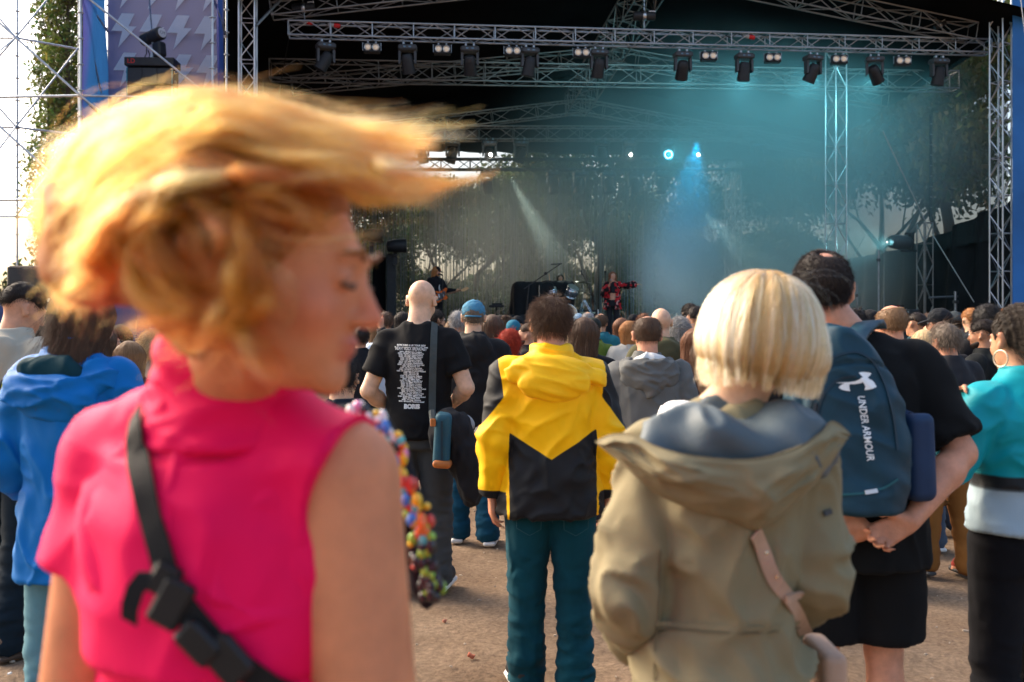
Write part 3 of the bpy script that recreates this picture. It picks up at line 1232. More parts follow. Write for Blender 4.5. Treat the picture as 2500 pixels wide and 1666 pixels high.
# rear rows
rear_hi = [(1030, 0), (1105, 0), (1195, 1), (1272, 0), (1470, 0), (1537, 1), (1630, 2), (1702, 1), (1850, 0)]
rear_lo = [1190, 1352, 1417, 1485, 1550, 1617, 1680]
lit_col = {1: ('#ffffff', 30.0), 2: ('#18c8f0', 9.0)}
for i, (px, lit) in enumerate(rear_hi):
    o = place(mhp, False, on_v(px, 340, 9.9), SA, '%s lamp from the left on the upper rear girder%s' % (ORD[i], ['', ', shining white', ', shining cyan'][lit]), 'stage light', 'rear upper lamps', 1.25,
              ((-1.05, .12, 0) if lit else (.25, .3 if i % 2 else -.2, 0)))
    if lit:
        pz = on_v(px + (3 if lit == 1 else 2), 378, 9.3)
        if lit == 1:
            MB().lathe([(0, -.055), (.039, -.039), (.055, 0), (.039, .039), (0, .055)], 14).build('lit_lens', glow('white_lamp', '#fff6e8', 30), None, Matrix.Translation(pz))
        else:
            mtx = Matrix.Translation(pz) @ Matrix.Rotation(math.radians(90), 4, 'X')
            MB().lathe([(.20, -.03), (.205, .02), (.19, .03)], 24, mtx).build('lit_bezel', BLACK)
            cells = MB()
            for ring_, nn in ((.165, 22), (.1, 13), (0.03, 4)):
                for k in range(nn):
                    a = 2 * PI * k / nn
                    cells.lathe([(.019, .0), (.012, .012), (0, .014)], 8, mtx @ Matrix.Translation((ring_ * math.cos(a), ring_ * math.sin(a), .02)))
            cells.build('lit_cells', glow('cyan_lamp', '#20c4ee', 6))
            mm = MB().lathe([(.125, .018), (.14, .034), (.11, .034), (.1, .018)], 24, mtx)
            mm.build('lit_ring', glow('cyan_ring', '#bff4ff', 4))
        for nm in ('lit_lens', 'lit_bezel', 'lit_cells', 'lit_ring'):
            for ob in list(bpy.data.objects):
                if ob.name.split('.')[0] == nm and ob.parent is None:
                    ob.parent = o
                    ob.matrix_parent_inverse = o.matrix_basis.inverted()
for i, px in enumerate(rear_lo):
    place(mhp, False, on_v(px, 416, 9.6), SA, '%s lamp from the left hanging under the rear black truss' % ORD[i], 'stage light', 'rear lower lamps', 1.2, (.2 * (-1) ** i, .15 * (i % 3 - 1), 0))


# chain hoists
def chain(mb, a, b, r=.012, step=.05):
    a, b = Vector(a), Vector(b)
    n = int((b - a).length / step)
    for i in range(n):
        p = a.lerp(b, (i + .5) / n)
        if i % 2:
            mb.box(p, (r * 2.4, r * .8, step * 1.25))
        else:
            mb.box(p, (r * .8, r * 2.4, step * 1.25))


def hoist(px, py, v, name, label, lean=0.0, sc=1.0):
    p = on_v(px, py, v)
    root = empty(name, p)
    mt = Matrix.Rotation(math.radians(90), 4, 'Y')
    b = MB().lathe([(0, -.28), (.1, -.28), (.12, -.25), (.12, -.06), (.105, -.05), (.105, .05), (.12, .06), (.12, .25), (.1, .28), (0, .28)], 18, mt)
    o = b.build('motor_body', BLACK, root, smooth=True)
    o.data.set_sharp_from_angle(angle=math.radians(35))
    MB().lathe([(.124, -.045), (.124, .045)], 18, mt).build('band', ALU, root, smooth=True)
    MB().box((.2, -.05, .1), (.16, .02, .05)).build('label_plate', M('white_label', (.6, .6, .6), .5), root)
    mb = MB()
    chain(mb, (0, 0, .12), (0, 0, 1.8))
    mb.build('chain', STEEL, root)
    MB().tube([(0, 0, -.12), (0, 0, -.3), (.03, 0, -.36), (0, 0, -.4)], .014, 6).build('hook', STEEL, root)
    root.matrix_basis = root.matrix_basis @ Matrix.Rotation(lean, 4, 'Y') @ Matrix.Diagonal((sc, sc, sc, 1))
    tag(root, label, 'chain hoist', 'chain hoists over the front truss')


hoist(741, 20, .6, 'chain_hoist', 'black chain hoist above the left end of the front truss', -.1)
hoist(1573, 40, .6, 'chain_hoist', 'grey chain hoist above the middle of the front truss', 0)
hoist(2295, 62, .6, 'chain_hoist', 'small tilted chain hoist in smoke above the right truss end', -.5, .6)


# power cables and red plugs lying on the front truss
def cable_bundle():
    for i, (px, py, c, lab) in enumerate([(748, 54, (.55, .02, .02), 'red and grey power plug hanging at the truss left end'),
                                          (815, 62, (.6, .02, .02), 'red plug lying in the left part of the front truss'),
                                          (1828, 90, (.5, .03, .06), 'red plug in the smoky middle of the front truss')]):
        p = on_v(px, py, .5)
        root = empty('power_plug', p)
        mt = Matrix.Rotation(math.radians(100), 4, 'Y')
        MB().lathe([(.03, -.16), (.045, -.1), (.05, 0), (.045, .01)], 12, mt).build('socket', M('grey_plug', (.4, .4, .4), .5), root, smooth=True)
        MB().lathe([(.05, .01), (.06, .03), (.06, .13), (.05, .16)], 12, mt).build('plug', M('red_plug', c, .45), root, smooth=True)
        MB().tube([(-.15, 0, .02), (-.3, .02, .1), (-.45, .05, -.02), (-.6, .05, .05)], .012, 6).build('cable', BLACK, root, smooth=True)
        tag(root, lab, 'plug')


cable_bundle()

# ------------------------------------------------------------------ scaffold tower with banners, left of the stage
def col(px, Y):
    return Vector(((px - 1250) / F * Y, Y, 0))


def scaffold():
    root = empty('scaffold_tower', col(197, 19.2))
    Bf, Cf, Br, Cr = col(197, 19.2), col(519, 19.5), col(265, 21.9), col(553, 22.2)
    A, A2, D = col(42, 22.3), col(-75, 19.4), col(193, 23.2)
    A3 = col(-150, 22.3)
    up = lambda p, z: p + Vector((0, 0, z))
    ros = MB().lathe([(.024, -.006), (.062, -.006), (.062, .006), (.024, .006)], 14).me('rosette', GALV)
    for p in (Bf, Cf, Br, Cr, A, A2, D, A3):
        rod('standard', up(p, 0), up(p, 10.2), .0242, GALV, root, 10)
        for i in range(21):
            link('rosette', ros, root, Matrix.Translation(up(p, .1 + .5 * i)))
    led = []
    for z in (2, 4, 6, 8, 10):
        led += [(Bf, Cf, z), (Br, Cr, z), (Bf, Br, z), (Cf, Cr, z), (A, D, z), (A2, Bf, z), (A3, A, z)]
    for p, q, z in led:
        rod('ledger', up(p, z), up(q, z), .0242, GALV, root, 10)
    dg = [(Bf, 6, Cf, 4), (Cf, 6, Bf, 8), (Bf, 6, A2, 8), (Bf, 4, Cf, 2), (A, 8, D, 10), (A, 8, A3, 6), (A, 6, D, 8), (A, 8, A2, 6.4), (A, 6, A3, 4), (A, 6, A2, 4.2),
          (A, 4, D, 6), (D, 4, A, 2), (D, 6, A, 4), (A, 6, A3, 8), (A, 8, A3, 10), (A2, 6, Bf, 4), (Cf, 8, Cr, 10), (Bf, 8, Br, 6)]
    for p, z0, q, z1 in dg:
        rod('diagonal', up(p, z0) + Vector((0, -.06, 0)), up(q, z1) + Vector((0, -.06, 0)), .0215, GALV, root, 10)
    for p in (Bf, Cf, A):
        for z in (4, 6, 8):
            MB().box((0, 0, 0), (.09, .11, .07), bev=.015).build('wedge_head', STEEL, root, Matrix.Translation(up(p, z)))
    rod('guy_wire', P(5, 398, 21), P(195, 310, 22), .006, STEEL, root, 6)
    tag(root, 'galvanised tube scaffold tower carrying blue banners left of the stage', 'scaffold')

    # banners
    def banner_mat(name, c0, c1, x0, x1, trans, zc=None):
        m = bpy.data.materials.new(name)
        m.use_nodes = True
        n, l = m.node_tree.nodes, m.node_tree.links
        b = n['Principled BSDF']
        b.inputs['Roughness'].default_value = .75
        tc = n.new('ShaderNodeTexCoord')
        sx = n.new('ShaderNodeSeparateXYZ')
        l.new(tc.outputs['Object'], sx.inputs[0])
        mr = n.new('ShaderNodeMapRange')
        mr.inputs['From Min'].default_value = x0
        mr.inputs['From Max'].default_value = x1
        nz = n.new('ShaderNodeTexNoise')
        nz.inputs['Scale'].default_value = .9
        l.new(tc.outputs['Object'], nz.inputs['Vector'])
        ad = n.new('ShaderNodeMath')
        ad.operation = 'MULTIPLY_ADD'
        ad.inputs[1].default_value = .5
        l.new(nz.outputs['Fac'], ad.inputs[0])
        if zc:
            a2 = n.new('ShaderNodeMath')
            a2.operation = 'MULTIPLY_ADD'
            a2.inputs[1].default_value = zc
            l.new(sx.outputs['Z'], a2.inputs[0])
            l.new(sx.outputs['X'], a2.inputs[2])
            l.new(a2.outputs[0], ad.inputs[2])
        else:
            l.new(sx.outputs['X'], ad.inputs[2])
        l.new(ad.outputs[0], mr.inputs['Value'])
        r = n.new('ShaderNodeMix')
        r.data_type = 'RGBA'
        l.new(mr.outputs[0], r.inputs[0])
        r.inputs[6].default_value = lin(c0)
        r.inputs[7].default_value = lin(c1)
        l.new(r.outputs[2], b.inputs['Base Color'])
        t = n.new('ShaderNodeBsdfTranslucent')
        l.new(r.outputs[2], t.inputs[0])
        mx = n.new('ShaderNodeMixShader')
        mx.inputs[0].default_value = trans
        l.new(b.outputs[0], mx.inputs[1])
        l.new(t.outputs[0], mx.inputs[2])
        l.new(mx.outputs[0], n['Material Output'].inputs[0])
        return m

    def sheet(name, p, q, mat, label, z0=.3, z1=10.0, amp=.03, seed=0):
        d = q - p
        L = d.length
        nx, nz = 24, 40
        V, Fc = [], []
        for i in range(nx + 1):
            for j in range(nz + 1):
                x, z = L * i / nx, z0 + (z1 - z0) * j / nz
                w = amp * (fbm(np.array([[x * 1.2, z * .35, seed]]), seed, 2)[0] - .5) * 2
                V.append((x, w, z))
        for i in range(nx):
            for j in range(nz):
                k = i * (nz + 1) + j
                Fc.append((k, k + nz + 1, k + nz + 2, k + 1))
        o = link(name, mesh(name, V, Fc, mat, True))
        o.matrix_basis = Matrix.Translation(p) @ Matrix.Rotation(math.atan2(d.y, d.x), 4, 'Z')
        tag(o, label, 'banner', 'banners on the scaffold tower')
        return o
    inset = Vector((.03, .05, 0))
    back = sheet('banner', Br + Vector((.03, -.12, 0)), Cr + Vector((-.03, -.12, 0)), banner_mat('banner_print', (.02, .06, .26), (.25, .24, .35), .3, 2.2, .10, .16), 'pale lavender banner with white lightning bolts behind the hanging speakers', seed=3, amp=.04)
    sheet('banner', Bf + Vector((.06, .05, 0)), Br + Vector((-.03, -.1, 0)), banner_mat('banner_blue', (.10, .07, .30), (.02, .11, .32), .0, 1.0, .35), 'blue and violet side banner on the left of the scaffold tower', seed=5, amp=.12)
    sheet('banner', Cf + Vector((.05, .05, 0)), Cr + Vector((-.03, -.1, 0)), banner_mat('banner_blue2', (.06, .05, .25), (.015, .06, .25), .0, 1.4, .3), 'narrow dark blue banner strip on the right of the scaffold tower', seed=7, amp=.12)
    # lightning bolts printed on the back banner
    bolt = [(-.05, .36), (.22, .36), (.09, .08), (.26, .08), (-.13, -.4), (-.04, -.03), (-.27, -.03)]
    wm = M('banner_white', (.78, .76, .78), .8, var=.05)
    n_, l_ = wm.node_tree.nodes, wm.node_tree.links
    t = n_.new('ShaderNodeBsdfTranslucent')
    t.inputs[0].default_value = (.75, .72, .74, 1)
    mx = n_.new('ShaderNodeMixShader')
    mx.inputs[0].default_value = .08
    l_.new(n_['Principled BSDF'].outputs[0], mx.inputs[1])
    l_.new(t.outputs[0], mx.inputs[2])
    l_.new(mx.outputs[0], n_['Material Output'].inputs[0])
    me = MB().prism(bolt, -.002, 0).me('lightning_bolt', wm)
    L = (Cr - Br).length
    for r_ in range(11):
        for c_ in range(4):
            o = link('lightning_bolt', me)
            o.parent = back
            o.location = (.36 + c_ * .585 + .04 * (r_ % 2), -.055, 9.75 - r_ * .86)
            o.rotation_euler = (0, 0, 0)
    # line array
    arr = empty('line_array', P(373, 160, 20.6), .05)
    frame = MB().box((0, 0, .02), (1.0, .5, .17), bev=.01).build('fly_frame', BLACK)
    frame.parent = arr
    lo = link('logo', text_mesh('logo', 'LD', .13, M('red_logo', (.7, .03, .02), .5), .001, 'LEFT'))
    lo.parent = frame
    lo.location = (-.44, -.253, -.02)
    lo.rotation_euler = (PI / 2, 0, 0)
    cab_b = MB().box((0, 0, 0), (.94, .42, .355), bev=.02).me('cabinet', BLACK)
    g = MB()
    for x in (-.3, 0, .3):
        g.box((x, -.215, 0), (.285, .012, .32), bev=.006)
    grille = g.me('grille', M('speaker_grille', (.012, .013, .015), .35, var=.3, vscale=60, bump=.8, bscale=300, spec=.5))
    st = MB().box((-.455, -.216, 0), (.02, .01, .33)).box((.455, -.216, 0), (.02, .01, .33)).me('side_stripe', M('cyan_stripe', (.02, .22, .30), .4))
    hinge = MB().box((-.49, -.1, .1), (.03, .08, .06), bev=.008).box((.49, -.1, .1), (.03, .08, .06), bev=.008).box((-.49, -.1, -.1), (.03, .08, .06), bev=.008).box((.49, -.1, -.1), (.03, .08, .06), bev=.008).me('rigging', STEEL)
    y, z = 0.0, -.27
    for i in range(8):
        c = link('cabinet', cab_b)
        c.parent = arr
        c.location = (0, y, z)
        c.rotation_euler = (math.radians(-1.5 * i), 0, 0)
        for nm, m_ in (('grille', grille), ('side_stripe', st), ('rigging', hinge)):
            o = link(nm, m_)
            o.parent = c
        z -= .368
        y -= .01 * i
    MB().box((0, 0, .17), (.05, .05, .2)).box((.05, 0, .12), (.12, .03, .08)).build('shackle', STEEL).parent = arr
    tag(arr, 'black line array of speakers hanging in the scaffold tower', 'speaker')
    h = empty('chain_hoist', P(372, 92, 20.6), .35)
    mt = Matrix.Rotation(math.radians(90), 4, 'Y')
    b = MB().lathe([(0, -.3), (.1, -.3), (.13, -.26), (.13, -.04), (.12, -.03), (.12, .03), (.135, .04), (.135, .27), (.11, .3), (0, .3)], 20, mt).build('motor_body', BLACK, smooth=True)
    b.data.set_sharp_from_angle(angle=math.radians(35))
    b.parent = h
    mt2 = Matrix.Translation((.3, 0, 0)) @ mt
    pl = MB().lathe([(.1, .002), (.1, .01), (.07, .012)], 20, mt2).build('end_plate', M('white_plate', (.6, .62, .62), .5))
    pl.parent = h
    lo = link('mark', text_mesh('mark', 'CM', .09, BLACK))
    lo.parent = pl
    lo.matrix_basis = Matrix.Translation((.315, 0, -.03)) @ Matrix.Rotation(PI / 2, 4, 'Z') @ Matrix.Rotation(PI / 2, 4, 'X')
    mb = MB()
    chain(mb, (0, 0, .13), (0, 0, 1.6))
    mb.build('chain', STEEL).parent = h
    V, Fq = SDF().rbox((.18, 0, -.33), (.24, .2, .32), .05).surf(.02)
    link('chain_bag', mesh('chain_bag', V, Fq, BLACK, True)).parent = h
    MB().tube([(-.2, 0, -.1), (-.22, 0, -.3), (-.28, 0, -.35), (-.2, 0, -.46), (-.12, 0, -.36), (-.16, 0, -.25)], .012, 6).build('loop', BLACK, smooth=True).parent = h
    MB().tube([(0, 0, -.12), (0, 0, -.42)], .03, 8).build('hook', STEEL).parent = h
    h.matrix_basis = Matrix.Translation(P(372, 90, 20.6)) @ Matrix.Rotation(-.55, 4, 'Z') @ Matrix.Rotation(-.12, 4, 'Y')
    tag(h, 'black chain hoist above the line array in front of the bolt banner', 'chain hoist')
    # blue hoarding at the far left and a dark speaker column
    o = empty('hoarding', P(-120, 735, 15) * Vector((1, 1, 0)))
    hb = M('hoarding_blue', (.03, .06, .17), .6, var=.3, vscale=2, wr=.2, wscale=2)
    for i in range(2):
        MB().box((.7 + 1.4 * i, 0, .97), (1.385, .05, 1.9)).build('panel', hb).parent = o
    MB().box((1.4, 0, 1.95), (2.8, .07, .05)).build('top_rail', M('white_rail', (.7, .7, .72), .5)).parent = o
    MB().box((2.32, -.03, 1.55), (.12, .01, .03), bev=.004).build('handle', M('white_handle', (.8, .8, .8), .4)).parent = o
    o.matrix_basis = Matrix.Translation((P(-120, 735, 15).x, 15, 0))
    tag(o, 'blue hoarding with white top rail at the far left', 'fence')
    o = empty('subwoofer_stack', (P(100, 0, 18).x, 18, 0))
    for i in range(4):
        c = MB().box((0, 0, .33 + .66 * i), (.9, .7, .64), bev=.03).build('cabinet', BLACK)
        c.parent = o
        MB().box((0, -.356, .33 + .66 * i), (.8, .012, .54), bev=.005).build('grille', M('speaker_grille', (0, 0, 0))).parent = c
    tag(o, 'dark speaker stack behind the people at the far left', 'speaker')


scaffold()

# blue banner beyond the right tower
o = link('banner', mesh('banner', [col(2472, 25.6) + Vector((0, 0, .2)), col(2640, 26) + Vector((0, 0, .2)), col(2640, 26) + Vector((0, 0, 11)), col(2472, 25.6) + Vector((0, 0, 11)),
                                   col(2472, 25.65) + Vector((0, 0, .2)), col(2640, 26.05) + Vector((0, 0, .2)), col(2640, 26.05) + Vector((0, 0, 11)), col(2472, 25.65) + Vector((0, 0, 11))],
                        [(0, 1, 2, 3), (7, 6, 5, 4), (0, 3, 7, 4), (1, 5, 6, 2)], M('right_banner', (.02, .13, .36), .7, var=.35, vscale=.4, wr=.3, wscale=1)))
tag(o, 'blue banner strip beyond the front right tower', 'banner')


# ------------------------------------------------------------------ equipment on and beside the stage
def at(px, py, v):
    return on_v(px, py, v)


def base_of(px, v, z=DECK):
    p = on_v(px, HY, v)
    return Vector((p.x, p.y, z))


def side_gear():
    # ladder-like tower with a followspot
    b = base_of(2258, 3.6, .3)
    root = truss('truss_tower', b, Vector((b.x, b.y, P(0, 545, b.y).z)), .36, ALUD, 'dark lattice side tower standing in front of the black tarp', 'tower', 'stage towers', bay=.62, rc=.022, rb=.014, twist=.3)
    o = empty('flood_lamp', at(2195, 592, 3.6), .1)
    mt = Matrix.Rotation(math.radians(-85), 4, 'Y')
    MB().lathe([(.0, -.36), (.16, -.36), (.2, -.3), (.22, .0), (.19, .25), (.12, .36), (.1, .37)], 20, mt).build('lamp_body', DGREY, smooth=True).parent = o
    MB().box((.28, 0, .26), (.2, .04, .06)).box((.38, 0, 0), (.04, .3, .56)).box((.3, 0, -.26), (.5, .06, .05)).build('bracket', BLACK).parent = o
    MB().lathe([(.02, 0), (0, .01)], 8, Matrix.Translation((-.38, -.02, 0)) @ Matrix.Rotation(math.radians(90), 4, 'X')).build('pilot_lamp', glow('pilot', '#ffffff', 3)).parent = o
    tag(o, 'big barrel lamp fixed to the dark side tower', 'stage light')
    # stacked side fill speaker, edge on
    b = base_of(2222, 3.2, .3)
    o = empty('speaker_stack', b, .15)
    for i in range(10):
        c = MB().box((0, 0, .12 + i * .17), (.34, .5, .15), bev=.02).build('cabinet', DGREY)
        c.parent = o
        MB().box((-.175, -.2, .12 + i * .17), (.012, .03, .03)).build('rivet', M('rivet', (.6, .6, .58), .4)).parent = c
    tag(o, 'tall stack of flat black speaker cabinets beside the side tower', 'speaker')
    # work rack with two cyan cloths and a red readout
    b = base_of(2183, 3.9, .3)
    o = empty('equipment_rack', b, .1)
    for x in (-.28, .28):
        for y in (-.2, .2):
            MB().tube([(x, y, 0), (x, y, 1.75)], .02, 6).build('post', STEEL).parent = o
    for z in (.5, .95, 1.7):
        MB().box((0, 0, z), (.62, .46, .03)).build('shelf', BLACK).parent = o
    for x, w in ((-.2, .16), (.17, .2)):
        V, Fc = [], []
        for i in range(9):
            for j in range(7):
                V.append((x - w / 2 + w * i / 8, -.24 + .025 * math.sin(i * 1.6 + j * .2), .98 + .68 * j / 6 - .03 * (i % 2)))
        for i in range(8):
            for j in range(6):
                k = i * 7 + j
                Fc.append((k, k + 7, k + 8, k + 1))
        link('cloth', mesh('cloth', V, Fc, M('cyan_cloth', (.015, .17, .25), .6), True)).parent = o
    lo = link('readout', text_mesh('readout', 'LD', .1, M('red_logo', (.7, .03, .02), .5), 0, 'LEFT'))
    lo.parent = o
    lo.location = (-.06, -.25, 1.78)
    lo.rotation_euler = (PI / 2, 0, 0)
    MB().box((0, -.23, 1.8), (.4, .03, .14), bev=.01).build('sign_board', BLACK).parent = o
    lo.location.y = -.249
    tag(o, 'dark equipment rack hung with two cyan cloths', 'rack')
    # monitor desk rack with tools and tape rolls
    b = base_of(2120, 4.3, .3)
    o = empty('tool_rack', b, .1)
    MB().box((0, 0, .55), (.62, .4, 1.1), bev=.01).build('case', BLACK).parent = o
    for i in range(8):
        MB().box((-.27 + .077 * i, -.21, .8 + .03 * (i % 3)), (.016, .02, .16 + .04 * (i % 2))).build('tool', M('tool%d' % (i % 3), [(.5, .18, .06), (.45, .3, .12), (.4, .4, .4)][i % 3], .5)).parent = o
    MB().box((0, 0, 1.3), (.7, .3, .03)).build('shelf', STEEL).parent = o
    for i in range(4):
        MB().box((-.2 + .1 * i, -.1, 1.37), (.06, .06, .11), bev=.01).build('bottle', M('bt%d' % (i % 2), [(.35, .4, .08), (.45, .42, .12)][i % 2], .4)).parent = o
    tag(o, 'black tool rack with orange handled tools beside the backpack wearer\'s head', 'rack')
    for i, (px, y0, v, r_, lab) in enumerate([(2145, 610, 3.0, .03, 'pale upright pole in front of the tool rack'),
                                              (2092, 697, 3.4, .022, 'thin grey pole with clamp left of the tool rack'),
                                              (2333, 712, 2.4, .045, 'short grey rail post by the black tarp'),
                                              (1912, 560, 8.5, .02, 'thin upright pole left of the rear corner tower'),
                                              (2158, 545, 6.0, .014, 'thin black hanging cable behind the tool rack'),
                                              (1720, 585, 9.2, .016, 'thin upright pole inside the blue light')]):
        b = base_of(px, v, .2)
        top = at(px, y0, v)
        o = empty('pole', b)
        rod('tube', b, Vector((b.x, b.y, top.z)), r_, STEEL, o)
        MB().box((0, 0, 0), (r_ * 3, r_ * 3, .09), bev=.01).build('clamp', DGREY, o, Matrix.Translation(Vector((b.x, b.y, top.z - .3))))
        MB().lathe([(.16, 0), (.16, .02), (r_ * 1.5, .04)], 14).build('foot', BLACK, o, Matrix.Translation(b))
        tag(o, lab, 'pole')
    rod('guard_rail', at(2268, 727, 2.5), at(2338, 724, 2.4), .03, STEEL)
    tag(bpy.data.objects['guard_rail'], 'horizontal grey guard rail by the black tarp', 'rail')
    for i, (a, b_, lab) in enumerate([((2155, 320, 1.5), (2268, 560, 2.6), 'pale guy rope running down through the side netting'),
                                      ((2276, 572, 3.2), (2378, 738, 1.6), 'pale guy rope from side tower to the ground at right'),
                                      ((2110, 578, 6), (2068, 655, 6), 'thin rope tied beside the backpack wearer\'s head'),
                                      ((1850, 410, 9), (1945, 560, 9.5), 'dark guy rope right of the rear lighting truss'),
                                      ((705, 95, .8), (668, 300, 5), 'dark safety cable hanging from the truss left end'),
                                      ((2490, -20, 24.5), (2503, 90, 24.5), 'pale wire at the top right corner')]):
        p, q = (at(*a), at(*b_)) if i < 5 else (P(*a), P(*b_))
        o = rod('guy_rope', p, q, .012, M('rope', (.45, .47, .46), .8) if i not in (3, 4) else BLACK)
        tag(o, lab, 'rope')
    # cable ladder strip hanging on the netting
    o = empty('cable_strip', at(2272, 280, 5.0), .6)
    top, bot = at(2272, 280, 5.0), at(2278, 540, 5.0)
    H = top.z - bot.z
    MB().box((0, 0, -H / 2), (.12, .03, H)).build('strip', BLACK).parent = o
    for i in range(9):
        MB().box((0, -.02, -.3 - i * (H - .4) / 9), (.1, .01, .02)).build('tie', M('white_tie', (.7, .7, .7), .6)).parent = o
    tag(o, 'black cable strip with white ties hanging down the side netting', 'cable')
    o = link('tarp_heap', SDF_mesh('tarp_heap', 3))
    o.location = base_of(2345, 1.8, .9)
    tag(o, 'crumpled dark tarpaulin heap beside the front right tower', 'tarpaulin')


def SDF_mesh(name, seed):
    s = SDF()
    r = random.Random(seed)
    for i in range(14):
        s.ell((r.uniform(-.5, .5), r.uniform(-.2, .2), r.uniform(.05, .3)), (r.uniform(.15, .4), r.uniform(.1, .25), r.uniform(.05, .14)), (r.uniform(-.4, .4), r.uniform(-.5, .5), r.uniform(-1, 1)), k=.03)
    s.half((0, 0, 0), (0, 0, -1))
    V, Fq = s.surf(.03)
    return mesh(name, V, Fq, M('heap', (.05, .06, .065), .6, wr=.6, wscale=6), True)


side_gear()


def lamp_tower():
    b = base_of(942, 6.0, DECK)
    o = empty('lamp_tower', b, .1)
    top = at(945, 620, 6.0).z - DECK
    MB().box((.16, 0, top / 2), (.28, .3, top), bev=.02).build('column', BLACK).parent = o
    MB().box((-.2, .1, top / 2 - .05), (.4, .04, top - .1)).build('drape', BLACKT).parent = o
    tag(o, 'tall black column at the left of the stage below two lamps', 'column')
    for i, (px, py) in enumerate([(908, 575), (965, 601)]):
        l_ = empty('barrel_lamp', at(px, py, 5.6), .1)
        mt = Matrix.Rotation(math.radians(-92 if i else -88), 4, 'Y')
        MB().lathe([(.2, -.34), (.21, -.3), (.2, .0), (.17, .22), (.1, .27), (0, .28)], 18, mt).build('lamp_body', BLACK, smooth=True).parent = l_
        MB().lathe([(.19, -.33), (0, -.32)], 18, mt).build('lens', M('lens', (0, 0, 0))).parent = l_
        MB().box((0, .22, -.05), (.1, .04, .45)).box((0, 0, -.28), (.1, .4, .04)).box((0, .0, -.42), (.12, .12, .28)).build('yoke', BLACK).parent = l_
        tag(l_, ['dark barrel lamp beside the dancing person\'s brow', 'dark barrel lamp in front of the trees by the dancing person\'s nose'][i], 'stage light')


lamp_tower()
o = empty('keyboard_stand', base_of(1212, 3.2))
zk = at(1212, 748, 3.2).z - DECK
MB().box((0, 0, zk), (.42, .3, .06), bev=.015).build('tray', BLACK).parent = o
MB().box((.02, 0, zk + .06), (.3, .2, .05), bev=.01).build('mixer', BLACK).parent = o
MB().tube([(0, 0, 0), (0, 0, zk)], .025, 8).build('post', BLACK).parent = o
for a in range(3):
    MB().tube([(0, 0, .12), (.3 * math.cos(a * 2.1), .3 * math.sin(a * 2.1), .01)], .015, 6).build('leg', BLACK).parent = o
tag(o, 'small black stand with a mixer left of the drum kit', 'stand')


